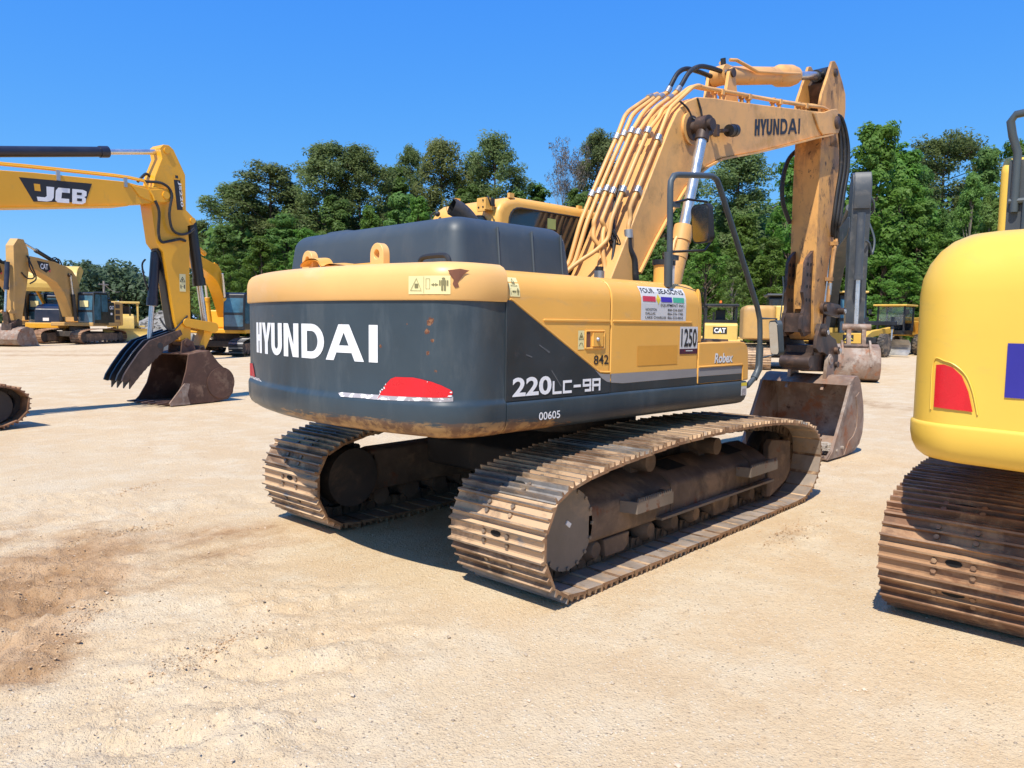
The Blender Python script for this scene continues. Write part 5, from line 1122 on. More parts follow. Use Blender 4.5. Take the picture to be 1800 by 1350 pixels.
# --- yellow excavator with thumb, left: the body stands outside the photograph
def jcb():
    E_ = thing('excavator', 'bright yellow excavator at left edge whose black thumb hangs over a rusty bucket', 'excavator', (-4.63, 10.46, 0), R(9))
    undercarriage(E_, .10, 1.06, .87, .38, 1.22, [MAT['shoe_rust'], MAT['grouser'], MAT['under'], MAT['shoe_rust'], MAT['shoe_rust']], 1, 50)
    loft_house(MB(), -2.75, 1.32, 1.05, 2.25, .4, .2, -1.3, 0, .2).build('counterweight', MAT['blackpaint'], E_, sharp=45)
    MB().bb(-1.3, 1.2, -1.35, 1.35, 1.02, 1.22).build('deck', MAT['blackpaint'], E_, bevel=.04)
    MB().bb(-1.3, .2, -1.34, -.38, 1.22, 2.1).build('engine_cover', MAT['jcb'], E_, bevel=.08); MB().bb(.2, 1.15, -1.34, -.45, 1.22, 1.6).build('tool_box', MAT['jcb'], E_, bevel=.05)
    cab_of(E_, -.5, 1.35, .42, 1.36, 1.22, 2.95, 'blackpaint')
    top = [(.05, 1.7), (.5, 2.6), (1.1, 3.55), (1.7, 4.02), (2.68, 4.185), (3.21, 4.235), (4.86, 4.34), (5.10, 4.315), (5.55, 4.33), (5.78, 4.34)]
    bot = [(5.88, 4.24), (5.84, 4.12), (5.68, 4.05), (5.37, 4.0), (5.23, 3.975), (4.87, 3.90), (2.66, 3.57), (2.1, 3.40), (1.6, 3.0), (1.1, 2.4), (.6, 1.7)]
    bo = MB().ext(top + bot, -.25, .25).build('boom', MAT['jcb'], E_, bevel=.012)
    mb = MB()
    for (a, b_) in list(zip(bot[5:], bot[6:]))[:4]: mb.ext([a, b_, (b_[0] + .005, b_[1] - .02), (a[0] + .005, a[1] - .02)], -.285, .285)
    mb.build('bottom_flange', MAT['jcb'], bo)
    mb = MB(); mb.ext([(4.95, 4.30), (5.35, 4.26), (5.70, 4.335), (5.86, 4.29), (5.89, 4.2), (5.80, 4.09), (5.4, 4.02), (5.12, 4.10)], -.275, -.245); mb.build('nose_plate', MAT['jcb'], bo, bevel=.012)
    mb = MB(); mb.cyl((5.67, -.30, 4.20), (5.67, .30, 4.20), .075, 18); mb.build('pivot_pin', MAT['jcb'], bo)
    for k, y in enumerate((-.16, -.09)):
        mb = MB(); zz = .05 + .035 * k; mb.tube([(1.9, y, 4.14 + zz), (2.68, y, 4.24 + zz), (3.21, y, 4.28 + zz), (4.7, y, 4.375 + zz), (5.0, y - .02, 4.38 + zz), (5.25, y - .06, 4.36 + zz)] + ([(5.38, -.30, 4.15), (5.42, -.30, 4.05)] if k == 0 else [(5.5, y, 4.45)]), .022, 8); mb.build('hydraulic_pipe', MAT['jcb'], bo)
    for u in (3.62, 4.85): MB().bb(u - .03, u + .03, -.28, -.24, 4.16 + .06 * (u - 3.6), 4.34 + .06 * (u - 3.6)).build('pipe_clamp', MAT['zinc'], bo)
    d = Decal(lambda x, z, l: (x, -.2535 - l * .002, z)); d.poly([(2.98, 4.115), (4.22, 4.20), (4.09, 3.845), (3.20, 3.735)])
    d.poly([(3.215, 4.045), (3.315, 4.05), (3.325, 3.93), (3.225, 3.925)], 1, 2)
    def sh(x, z): return x, 3.815 + (x - 3.30) * .058 + z
    def L(pts): d.poly([sh(x, z) for x, z in pts], 1.5, 1)
    L([(3.42, .205), (3.55, .205), (3.535, .02), (3.50, -.035), (3.42, -.055), (3.27, -.055), (3.255, .015), (3.39, .015), (3.42, .04)])
    L([(3.62, .205), (3.82, .205), (3.815, .125), (3.68, .125), (3.665, .02), (3.80, .02), (3.80, -.055), (3.60, -.055), (3.56, -.02), (3.575, .15)])
    L([(3.86, .205), (4.05, .205), (4.115, .18), (4.11, .10), (4.07, .078), (4.10, .05), (4.09, -.02), (4.03, -.055), (3.85, -.055)])
    for a, b_ in ((.105, .15), (-.005, .045)): d.poly([sh(x, z) for x, z in [(3.935, a), (4.02, a), (4.03, b_), (3.94, b_)]], 2.5, 0)
    d.build('logo_panel', [MAT['ink'], MAT['white'], MAT['jcb']], bo)
    ar = [(5.62, 5.13), (5.66, 4.93), (5.50, 4.55), (5.40, 4.0), (5.50, 3.25), (5.64, 3.08), (5.86, 1.7), (5.98, 1.30), (6.06, 1.25), (6.22, 1.30), (6.22, 2.8), (6.235, 3.19), (6.20, 3.66), (6.34, 3.70), (6.37, 3.78), (6.32, 3.86), (6.17, 3.98), (6.17, 4.69), (5.92, 5.15), (5.82, 5.22), (5.70, 5.21)]
    a_ = MB().ext(ar, -.19, .19).build('arm', MAT['jcb'], E_, bevel=.012)
    for p in ((5.76, 5.10), (6.31, 3.78)):
        MB().cyl((p[0], -.215, p[1]), (p[0], .215, p[1]), .06, 16).build('pivot_pin', MAT['jcb'], a_)
    d = Decal(lambda x, z, l: (x, -.1935 - l * .002, z)); d.poly([(5.905, 4.55), (6.045, 4.56), (6.09, 3.965), (5.965, 3.955)]); d.poly([(5.90, 4.66), (6.03, 4.668), (6.042, 4.57), (5.905, 4.56)], 1, 2); d.rect(5.935, 4.59, 6.0, 4.645, 2, 0)
    vs, fs = text_shape('JS220', .02); d.add([d.fn(5.955 + .035 + (y - .0) * .075 + (1 - x) * 0 + x * .045, 4.53 - x * .50, 1.5) for x, y in vs], fs, 1); d.build('model_plate', [MAT['ink'], MAT['white'], MAT['jcb']], a_)
    d = Decal(lambda x, z, l: (x, -.1935 - l * .002, z)); d.rect(5.98, 2.30, 6.12, 2.66); tri_outline(d, 6.05, 2.50, .11, .01, 1, 1); d.rect(6.0, 2.36, 6.02, 2.44, 1, 1); d.rect(6.08, 2.36, 6.10, 2.44, 1, 1); arrow(d, 6.03, 6.075, 2.40, 1, 1); d.build('warning_label', [MAT['lemon'], MAT['ink']], a_)
    for pth in ([(5.42, -.30, 4.06), (5.50, -.30, 3.85), (5.49, -.28, 3.45), (5.56, -.26, 3.27), (5.75, -.24, 3.30), (5.98, -.23, 3.36), (6.12, -.22, 3.34)], [(5.30, -.18, 4.42), (5.6, -.28, 4.42), (5.78, -.30, 4.25), (5.72, -.30, 3.85), (5.78, -.29, 3.55), (5.95, -.27, 3.46), (6.16, -.24, 3.50), (6.34, -.2, 3.62)], [(5.25, .0, 4.42), (5.42, .0, 4.60), (5.52, .0, 4.56)]):
        MB().tube(smooth_path(pth, 6), .028, 8).build('hydraulic_hose', MAT['black'], a_)
    for pth in ([(5.40, .05, 2.92), (5.33, .05, 2.80), (5.38, .05, 2.5), (5.45, .05, 2.3)], [(5.58, -.1, 1.75), (5.66, -.2, 1.55), (5.8, -.22, 1.5), (5.98, -.22, 1.66), (6.14, -.2, 1.80)]): MB().tube(smooth_path(pth, 5), .018, 7).build('hydraulic_hose', MAT['black'], a_)
    rams(E_, [('arm_cylinder', (1.55, 4.30), (5.74, 5.09), .095, .745, 'jcbdark', 0), ('bucket_cylinder', (6.40, 3.72), (6.69, 1.60), .115, .60, 'blackpaint', 0), ('thumb_cylinder', (5.60, 3.02), (5.42, 1.22), .095, .57, 'jcbdark', .02)])
    for s in (-1, 1): rams(E_, [('boom_cylinder', (.9, 1.3), (2.0, 3.7), .08, .6, 'jcbdark', .36 * s)])
    bp = MB()
    bp.ext([(5.55, 3.12), (5.63, 3.20), (5.74, 3.24), (5.80, 3.1), (5.90, 1.9), (6.00, 1.32), (5.90, 1.30), (5.80, 1.75), (5.66, 2.85)], -.11, .11); bp.build('thumb_mount', MAT['blackpaint'], E_, bevel=.01)
    def bar2(nm, a, b_, r0, r1, y0, y1, mt):
        a, b_ = Vector(a), Vector(b_); an = math.degrees(math.atan2((b_ - a).y, (b_ - a).x)); return MB().ext(arc(a.x, a.y, r0, an + 90, an + 270, 8) + arc(b_.x, b_.y, r1, an - 90, an + 90, 8), y0, y1).build(nm, MAT[mt], E_, bevel=.008)
    for s in (-1, 1): bar2('bucket_link', (6.10, 1.66), (6.74, 1.56), .085, .11, .20 * s, .25 * s, 'jcb')
    bar2('bucket_link', (6.73, 1.56), (6.50, 1.08), .10, .08, -.13, .13, 'jcb')
    mb = MB(); mb.ext([(5.95, 1.02), (5.98, 1.28), (6.10, 1.34), (6.24, 1.26), (6.30, 1.06)], -.24, -.2); mb.ext([(5.95, 1.02), (5.98, 1.28), (6.10, 1.34), (6.24, 1.26), (6.30, 1.06)], .2, .24); mb.cyl((6.10, -.26, 1.24), (6.10, .26, 1.24), .07, 14); mb.cyl((6.48, -.2, 1.1), (6.48, .2, 1.1), .06, 12); mb.ext([(6.36, 1.0), (6.42, 1.17), (6.52, 1.18), (6.6, .98)], -.2, .2); mb.build('bucket_ear', MAT['bucket_dark'], E_, bevel=.008)
    for k, y in enumerate((-.33, -.12, .10, .30)):
        ins = [(5.92, 1.42), (5.76, 1.24), (5.5, 1.08)]
        teeth = []
        for j in range(9): x = 5.42 - .082 * j; z = 1.00 - .0625 * j - .0022 * j * j; teeth += [(x, z), (x - .05, z - .065)]
        MB().ext([(5.88, 1.52), (5.66, 1.45), (5.20, 1.30), (4.98, 1.08), (4.78, .82), (4.66, .64), (4.62, .53), (4.70, .50), (4.78, .56)] + list(reversed([(x + .06, z + .07) for x, z in teeth])) + [(5.5, 1.16), (5.76, 1.30), (5.92, 1.42)], y - .024, y + .024).build('thumb_finger', MAT['blackpaint' if k else 'linkmetal'], E_, bevel=.006)
    MB().cyl((5.42, -.36, 1.2), (5.42, .34, 1.2), .06, 12).build('thumb_crossbar', MAT['blackpaint'], E_)
    b = bucket_of(E_, [(5.86, 1.02), (6.34, 1.09), (6.56, .82), (6.84, .59), (6.93, .37), (6.90, .17), (6.78, .04), (6.37, .0), (5.86, .005), (5.42, .03)], [(5.52, .12), (5.70, .39), (5.80, .70)], .60, 'bucket_dark')
    MB().ext(arc(6.60, .40, .33, 0, 360, 26)[:-1], -.635, -.647).build('wear_plate', MAT['bucket_dark'], b)
    MB().ext([(5.42, .0), (5.40, .06), (5.74, .44), (5.86, .42), (5.80, .20), (5.86, .0)], -.632, -.665).build('side_cutter', MAT['bucket'], b, bevel=.008)
    return E_
jcb()

# --- pale amber excavators in the left background; the second is a copy further left
def cat_big():
    E_ = thing('excavator', 'dull amber excavator facing left behind the black thumb, bucket on the ground, dark cab', 'excavator', (11.89, 49.44, 0), R(219), 'dull amber excavators parked far left')
    undercarriage(E_, -.12, 1.13, 1.05, .36, 1.28, [MAT['shoe_rust']] * 5, 0, 44)
    MB().bb(-2.4, .7, -1.4, 1.4, 1.12, 1.36).build('deck', MAT['cat'], E_, bevel=.04)
    loft_house(MB(), -3.0, 1.38, 1.15, 2.72, .35, .15, -2.45, 0).build('counterweight', MAT['cat'], E_, sharp=45)
    MB().ext([(-2.46, 1.36), (-2.46, 2.74), (-1.8, 2.74), (-1.75, 1.36)], -1.4, 1.4).build('rear_cover', MAT['cat'], E_, bevel=.05)
    sp = MB().ext([(-1.76, 1.36), (-1.76, 2.70), (-1.1, 2.70), (-1.1, 1.36)], -1.385, 1.385).build('side_cover', MAT['blackpaint'], E_, bevel=.03)
    for k in range(3): MB().bb(-2.36, -1.85, 1.395, 1.405, 1.55 + .38 * k, 1.82 + .38 * k).build('vent', MAT['under'], E_)
    d = Decal(lambda x, z, l: (-x, 1.3885 + l * .003, z)); d.text('CAT', 1.22, 2.22, .46, .24, 0, 0, .03); d.rect(1.3, 1.86, 1.52, 2.0, 0, 0); d.build('lettering', MAT['white'], sp)
    MB().bb(-1.75, -.7, -1.36, -.35, 1.36, 2.3).build('engine_cover', MAT['cat'], E_, bevel=.06)
    mb = MB(); mb.bb(-1.9, -1.2, .2, 1.1, 2.74, 3.0); mb.build('air_cleaner_cover', MAT['blackpaint'], E_, bevel=.1)
    c = cab_of(E_, -1.08, .62, .36, 1.40, 1.15, 3.30, 'blackpaint', 'blueglass')
    MB().bb(.60, .66, .55, 1.1, 2.35, 2.75).build('windscreen_paper', MAT['lemon'], c)
    mb = MB(); mb.tube([(.62, 1.44, 1.3), (.62, 1.44, 3.3), (-1.1, 1.44, 3.36), (-1.1, 1.44, 3.0)], .03, 6); mb.build('guard_rail', MAT['rail'], c)
    top = [(-.15, 1.7), (-.1, 2.4), (.15, 3.35), (.55, 4.25), (.95, 4.62), (1.5, 4.83), (2.6, 5.02), (4.1, 5.17), (4.8, 5.20), (5.0, 5.12)]
    bot = [(5.02, 4.82), (4.7, 4.55), (3.6, 4.20), (2.5, 3.80), (1.85, 3.22), (1.45, 2.5), (1.1, 1.7)]
    bo = MB().ext(top + bot, -.33, .33).build('boom', MAT['cat'], E_, bevel=.02)
    d = Decal(lambda x, z, l: (-x, .334 + l * .004, z)); d.poly([(-4.25, 4.98), (-3.2, 4.93), (-3.05, 4.55), (-3.45, 4.32), (-4.0, 4.55)], 0, 0); d.poly([(-3.25, 4.42), (-3.05, 4.55), (-3.08, 4.36)], 1, 2); d.text('CAT', -3.95, 4.52, .68, .33, 2, 1, .03); d.build('logo_panel', [MAT['ink'], MAT['white'], MAT['printred']], bo)
    mb = MB(); mb.cyl((1.35, -.5, 4.3), (1.35, .5, 4.3), .11, 14); mb.build('cylinder_pin', MAT['linkmetal'], bo)
    for s in (-1, 1): rams(E_, [('boom_cylinder', (.95, 1.5), (1.35, 4.3), .115, .58, 'blackpaint', .46 * s)])
    ar = [(5.62, 6.12), (5.15, 6.12), (4.82, 5.6), (4.72, 5.0), (4.85, 4.2), (5.25, 2.6), (5.55, 1.45), (6.0, 1.40), (6.15, 2.2), (6.05, 3.8), (6.02, 4.6), (6.0, 5.7)]
    a_ = MB().ext(ar, -.24, .24).build('arm', MAT['cat'], E_, bevel=.02)
    rams(E_, [('arm_cylinder', (1.9, 4.98), (5.0, 6.0), .12, .62, 'blackpaint', 0), ('bucket_cylinder', (6.22, 4.7), (6.55, 1.95), .125, .55, 'jcbdark', 0)])
    for pth in ([(4.9, .35, 5.1), (5.05, .45, 4.6), (4.75, .5, 4.0), (5.1, .35, 3.9), (5.5, .3, 4.2)], [(5.0, .3, 5.2), (4.85, .5, 4.5), (4.6, .5, 3.9), (5.0, .4, 3.6)], [(2.0, .2, 5.0), (2.3, .2, 5.3), (2.8, .2, 5.2)], [(1.6, .1, 4.9), (1.9, .1, 5.25), (2.4, .1, 5.15)]): MB().tube(smooth_path(pth, 6), .04, 7).build('hydraulic_hose', MAT['black'], a_)
    for s in (-1, 1): MB().ext([(5.75, 1.85), (5.75, 2.0), (6.5, 2.05), (6.6, 1.95), (6.5, 1.85)], .2 * s, .28 * s).build('bucket_link', MAT['cat'], E_)
    MB().ext([(6.45, 1.95), (6.6, 1.95), (6.5, 1.2), (6.3, 1.2)], -.15, .15).build('bucket_link', MAT['linkmetal'], E_)
    mb = MB(); mb.ext([(5.6, 1.0), (5.6, 1.45), (5.85, 1.55), (6.5, 1.3), (6.55, .9)], -.3, .3); mb.build('quick_coupler', MAT['linkmetal'], E_, bevel=.03)
    bucket_of(E_, [(5.45, 1.0), (6.0, 1.12), (6.45, 1.0), (6.75, .7), (6.85, .4), (6.7, .12), (6.3, .0), (5.6, .0), (5.0, .03)], [(5.15, .3), (5.35, .75)], .80, 'bucket', True, .05)
    return E_
catA = cat_big()
catB = copy_tree(catA); catB.location = along(52, 62); catB.rotation_euler.z = R(222)
catB['label'] = 'dull amber excavator mostly hidden behind the arm of the excavator in front of it'

# --- second bright yellow excavator, behind the thumb machine, facing the camera
def jcb_small():
    p = along(398, 39); E_ = thing('excavator', 'orange yellow excavator with dark cab partly hidden between yellow arm and grey counterweight', 'excavator', p, R(222))
    undercarriage(E_, 0, .98, .95, .33, 1.2, [MAT['blackpaint'], MAT['zinc'], MAT['under'], MAT['blackpaint'], MAT['blackpaint']], 0, 44)
    MB().bb(-2.2, 1.2, -1.33, 1.33, 1.05, 1.26).build('deck', MAT['jcb'], E_, bevel=.04); loft_house(MB(), -2.75, 1.3, 1.08, 2.2, .35, .2, -2.1, 0).build('counterweight', MAT['blackpaint'], E_, sharp=45)
    MB().bb(-2.1, -.5, -1.32, 1.32, 1.26, 2.15).build('engine_cover', MAT['jcb'], E_, bevel=.08)
    cab_of(E_, -.45, 1.35, .36, 1.34, 1.2, 2.95, 'blackpaint', 'blueglass')
    tp = [(u, z) for u, z in TOP] + [(5.0, 4.68)]; bo = MB().ext(tp + BOT, -.28, .28).build('boom', MAT['jcb'], E_, bevel=.015)
    for y in (-.2, 0, .2): MB().tube([(u - .06, y, z + .05) for u, z in TOP[1:9]], .03, 7).build('hydraulic_pipe', MAT['jcb'], bo)
    ar = UP + AR; a_ = MB().ext([(u, z) for u, z in ar], -.2, .2).build('arm', MAT['jcb'], E_, bevel=.015)
    rams(E_, [('arm_cylinder', (2.5, 4.62), (5.1, 5.25), .11, .62, 'jcb', 0), ('bucket_cylinder', (5.62, 4.1), (5.6, 1.95), .11, .56, 'jcb', 0)])
    for s in (-1, 1): rams(E_, [('boom_cylinder', (.85, 1.3), (1.5, 3.8), .10, .56, 'jcb', .42 * s)]); MB().ext([(5.0, 1.95), (5.0, 2.1), (5.6, 2.05), (5.68, 1.95), (5.6, 1.85)], .2 * s, .27 * s).build('bucket_link', MAT['jcb'], E_)
    MB().ext([(5.53, 1.95), (5.68, 1.95), (5.5, 1.2), (5.35, 1.2)], -.12, .12).build('bucket_link', MAT['jcb'], E_)
    bucket_of(E_, [(4.9, 1.0), (5.3, 1.1), (5.55, .7), (5.6, .35), (5.4, .05), (4.9, .0), (4.4, .02)], [(4.6, .25), (4.8, .7)], .6, 'deeregrey')
jcb_small()

# --- charcoal boomed excavator behind the main bucket
def deere():
    c = along(1446, 35.2); b = Vector((19.64, 3.66, 0)); dv = b - c; reach = dv.length
    E_ = thing('excavator', 'excavator with charcoal grey arm standing behind the main bucket, brown bucket towards the camera', 'excavator', c, math.atan2(dv.y, dv.x))
    undercarriage(E_, 0, 1.0, 1., .36, 1.22, [MAT['shoe_rust']] * 5, 0, 44)
    MB().bb(-2.2, 1.3, -1.38, 1.38, 1.08, 1.3).build('deck', MAT['deeregrey'], E_, bevel=.04); loft_house(MB(), -2.8, 1.36, 1.1, 2.4, .35, .2, -2.1, 0).build('counterweight', MAT['deeregrey'], E_, sharp=45)
    MB().bb(-2.1, -.4, -1.36, 1.36, 1.3, 2.3).build('engine_cover', MAT['catpale'], E_, bevel=.08)
    cb = cab_of(E_, -.3, 1.5, .36, 1.4, 1.2, 3.12, 'blackpaint', 'blueglass'); MB().bb(-.3, 1.62, .32, 1.44, 3.12, 3.20).build('roof', MAT['catpale'], cb, bevel=.03)
    bp = MB().bb(1.3, 1.55, -1.3, 1.3, 1.05, 1.5).build('front_panel', MAT['catbright'], E_, bevel=.03)
    d = Decal(lambda x, z, l: (1.553 + l * .003, x, z)); d.rect(.55, 1.16, .95, 1.42); d.stroke([(.62, 1.22, .74, 1.34), (.74, 1.34, .84, 1.30), (.84, 1.30, .90, 1.24), (.72, 1.30, .80, 1.22)], .03, 1, 1); d.build('emblem', [MAT['ink'], MAT['printyellow']], bp)
    r = reach
    bo = MB().ext([(.0, 1.7), (.5, 2.9), (1.6, 4.3), (2.6, 4.9), (4.0, 5.1), (r - 1.1, 5.35), (r - .6, 5.3), (r - .55, 4.95), (r - .9, 4.75), (4.2, 4.4), (2.9, 4.0), (1.9, 3.2), (1.1, 1.7)], -.3, .3).build('boom', MAT['deeregrey'], E_, bevel=.02)
    a_ = MB().ext([(r - .95, 6.35), (r - .65, 6.72), (r - .35, 6.62), (r - .16, 6.3), (r - .22, 5.6), (r - .30, 4.4), (r - .42, 2.0), (r - .5, 1.55), (r - .75, 1.55), (r - .9, 2.2), (r - 1.05, 4.2), (r - 1.12, 5.2)], -.28, .28).build('arm', MAT['deeregrey'], E_, bevel=.02)
    MB().ext([(r - .2, 6.66), (r - .07, 6.45), (r - .05, 5.9), (r - .13, 5.5), (r - .22, 5.5), (r - .3, 6.4)], -.25, .25).build('arm_head', MAT['deeregrey'], a_, bevel=.02)
    rams(E_, [('bucket_cylinder', (r - .02, 5.3), (r - .02, 1.75), .12, .58, 'deeregrey', -.02), ('arm_cylinder', (3.0, 5.2), (r - .85, 6.4), .12, .6, 'deeregrey', 0)])
    for pth in ([(r - .9, .28, 5.3), (r - .7, .5, 4.6), (r - .5, .42, 4.1), (r - .3, .3, 4.4), (r - .1, .15, 4.5)], [(r - 1.1, .2, 5.3), (r - .9, .45, 5.5), (r - .6, .4, 5.75), (r - .5, .25, 6.0)]): MB().tube(smooth_path(pth, 6), .035, 7).build('hydraulic_hose', MAT['rail'], a_)
    for s in (-1, 1): MB().ext([(r - .7, 1.7), (r - .7, 1.9), (r, 1.85), (r + .08, 1.72), (r, 1.62)], .2 * s, .28 * s).build('bucket_link', MAT['linkmetal'], E_)
    mb = MB(); mb.cyl((r, -.42, 1.74), (r, .42, 1.74), .11, 12); mb.build('link_pin', MAT['bucket'], E_)
    for s in (-1, 1): MB().ext([(r - .10, 1.74), (r + .08, 1.74), (r + .14, 1.1), (r - .05, 1.1)], s * .16, s * .28).build('bucket_link', MAT['bucket'], E_)
    MB().cyl((r + .05, -.36, 1.12), (r + .05, .36, 1.12), .11, 14).build('bucket_pin', MAT['linkmetal'], E_)
    bk = bucket_of(E_, [(r - .75, 1.15), (r - .2, 1.20), (r + .15, 1.08), (r + .38, .75), (r + .42, .42), (r + .28, .12), (r - .1, .0), (r - .7, .0), (r - 1.15, .04)], [(r - 1.0, .3), (r - .8, .8)], .68, 'bucket')
    for s in (-1, 1): MB().ext([(r - .1, 1.18), (r + .0, 1.32), (r + .12, 1.25), (r + .36, .9), (r + .44, .5), (r + .36, .6), (r + .15, 1.05)], s * .38, s * .44).build('bucket_ear', MAT['bucket'], bk)
deere()

# --- crawler machines seen from behind
def dozer(name, label, loc, rz, paint, cabp, group=None, plate=True, canopy=False, beacon=True):
    E_ = thing(name, label, 'bulldozer', loc, rz, group)
    undercarriage(E_, .1, .78, 1.0, .28, .95, [MAT['shoe_rust']] * 5, 0, 36)
    MB().ext([(-1.35, .75), (-1.4, 1.75), (-1.25, 1.85), (-.2, 1.85), (-.2, .75)], -.85, .85).build('fuel_tank', MAT[paint], E_, bevel=.07, seg=3)
    MB().ext([(-.2, .75), (-.2, 1.6), (.2, 1.95), (1.9, 1.75), (2.0, 1.5), (2.0, .75)], -.5, .5).build('engine_hood', MAT[paint], E_, bevel=.05)
    MB().bb(-1.45, -.9, -1.0, 1.0, .70, .95).build('rear_frame', MAT[paint], E_, bevel=.03)
    for s in (-1, 1): MB().bb(-1.0, .9, min(s * .72, s * 1.22), max(s * .72, s * 1.22), 1.0, 1.12).build('fender', MAT[paint], E_, bevel=.03)
    r = MB(); 
    for x in (-1.0, .35):
        for y in (-.78, .78): r.bb(x - .06, x + .06, y - .06, y + .06, 1.85 if x < 0 else 1.3, 2.72)
    r.bb(-1.12, .5, -.92, .92, 2.72, 2.86); rr = r.build('cab_frame' if not canopy else 'canopy', MAT[cabp], E_, bevel=.03)
    if not canopy:
        MB().bb(-1.04, .38, -.76, .76, 1.84, 2.02).build('cab_sill', MAT[cabp], rr)
        for y in (-.78, .78): MB().bb(-.93, .28, y - .01, y + .01, 2.02, 2.70).build('side_window', M('thin_cab_glass', (.55, .6, .6), .05, trans=.9) if 'tg' not in MAT else MAT['tg'], rr)
    MB().bb(-.45, -.05, -.25, .25, 1.85, 2.05).bb(-.5, -.35, -.25, .25, 2.0, 2.55).build('seat', MAT['black'], E_, bevel=.04)
    if beacon: mb = MB(); mb.cyl((-.4, .0, 2.86), (-.4, .0, 2.92), .09, 12, 1); mb.tube([(-.4, 0, 2.92), (-.4, 0, 3.02), (-.4, 0, 3.06)], [.08, .075, .03], 12); mb.build('beacon', [MAT['orange'], MAT['black']], rr)
    if plate:
        d = Decal(lambda x, z, l: (-1.395 - l * .006, -x, z)); d.rect(-.42, 1.28, .30, 1.64); d.text('CAT', -.36, 1.33, .60, .26, 1, 1, .04); d.poly([(-.12, 1.33), (.02, 1.33), (-.05, 1.43)], 2, 2); d.build('logo_plate', [MAT['ink'], MAT['white'], MAT['printyellow']], E_)
    mb = MB(); bl = arc(3.05, .62, .62, 150, 240, 8); mb.ext(bl + [(x + .05, z) for x, z in reversed(bl)], -1.5, 1.5); mb.build('blade', MAT[paint], E_)
    for s in (-1, 1): MB().ext([(0.2, .35), (0.2, .55), (2.5, .6), (2.5, .35)], s * 1.28, s * 1.38).build('push_arm', MAT[paint], E_)
    mb = MB(); mb.cyl((1.2, .25, 1.8), (1.2, .25, 2.45), .06, 10); mb.build('exhaust_pipe', MAT['black'], E_)
    return E_
MAT['tg'] = M('thin_cab_glass', (.75, .8, .8), .04, var=.02, trans=.92)
dozer('bulldozer', 'amber bulldozer with black cab, orange beacon and logo plate, seen from behind the tool box', along(1262, 43), YAW - math.atan(362 / FPX) + R(4), 'catpale', 'blackpaint')
dozer('bulldozer', 'pale yellow bulldozer with open canopy beside the dark cabbed excavator at far left', along(222, 62), R(250), 'catpale', 'catpale', plate=False, canopy=True, beacon=False)
def crawler_loader():
    p = along(1372, 33.5); E_ = thing('crawler_excavator', 'yellow crawler excavator seen end on between grey handrail and the orange arm', 'excavator', p, YAW - math.atan(472 / FPX) + R(6))
    undercarriage(E_, .0, .9, 1.05, .48, 1.05, [MAT['shoe'], MAT['grouser'], MAT['under'], MAT['shoe_end'], MAT['shoe_rust']], 1, 34)
    MB().bb(-1.6, 1.3, -1.3, 1.3, 1.12, 1.3).build('deck', MAT['under'], E_, bevel=.04)
    loft_house(MB(), -1.75, .62, 1.2, 2.55, .22, .22, .6, 0).build('counterweight', MAT['cat'], E_, sharp=45).location = (0, 1.05, 0)  # duller amber than the cover: the counterweight's shade is put into its colour
    MB().ext([(-1.55, 1.3), (-1.6, 1.75), (-1.45, 1.9), (-1.45, 2.55), (.6, 2.6), (.6, 1.3)], -1.35, .42).build('engine_cover', MAT['catpale'], E_, bevel=.07, seg=3)  # paler yellow paints in the sunlight on this part of the body
    mb = MB()
    for k in range(5): mb.bb(-1.475, -1.445, -.75, -.25, 2.08 + .05 * k, 2.11 + .05 * k)
    mb.build('vent', MAT['under'], E_); MB().bb(-1.60, -1.565, -.42, .0, 1.48, 1.70).build('notice', MAT['offwhite'], E_); MB().bb(-1.60, -1.57, -.95, -.72, 1.48, 1.66).build('tail_lamp', MAT['cat'], E_, bevel=.02)
    MB().bb(-1.75, -1.4, -.9, .2, 1.16, 1.36).build('tow_bar', MAT['catbright'], E_, bevel=.03)
    c = cab_of(E_, .6, 2.1, -.9, .5, 1.3, 3.0, 'blackpaint'); MB().bb(.5, 2.2, -1.0, .6, 3.0, 3.1).build('roof', MAT['deeregrey'], c, bevel=.04)
    mb = MB(); mb.tube([(-1.2, -1.3, 2.6), (-1.2, -1.3, 2.7), (-.4, -1.3, 2.7), (-.4, -1.3, 2.6)], .03, 6); mb.build('handrail', MAT['catbright'], E_)
    mb = MB(); mb.ext([(2.1, 1.4), (2.6, 2.4), (3.6, 2.5), (4.2, 1.6), (4.0, 1.4), (3.4, 2.1), (2.8, 2.0), (2.4, 1.4)], -.3, .3); mb.build('boom', MAT['catbright'], E_, bevel=.03)
crawler_loader()

def wheel(E_, x, y, r, wd, rim):
    mb = MB(); t = wd / 2; mb.tube([(x, y - t, r), (x, y - t * .9, r), (x, y - t * .6, r), (x, y + t * .6, r), (x, y + t * .9, r), (x, y + t, r)], [r * .55, r * .9, r * .97, r * .97, r * .9, r * .55], 28)
    for k in range(20):
        a = R(18 * k); 
        for s in (-1, 1):
            c = Vector((x + math.cos(a + s * .08) * r * .97, y + s * t * .42, r + math.sin(a + s * .08) * r * .97)); mb.box(c, (.06, t * .8, .08), 0, Matrix.Rotation(-a, 3, 'Y') @ Matrix.Rotation(.5 * s, 3, 'X'))
    o = mb.build('wheel', MAT['tyre'], E_)
    m2 = MB(); m2.tube([(x, y - t * .92, r), (x, y - t * .7, r), (x, y + t * .7, r), (x, y + t * .92, r)], [r * .56, r * .5, r * .5, r * .56], 24); m2.cyl((x, y - t * .95, r), (x, y + t * .95, r), r * .2, 14); m2.build('rim', MAT[rim], o)
    return o
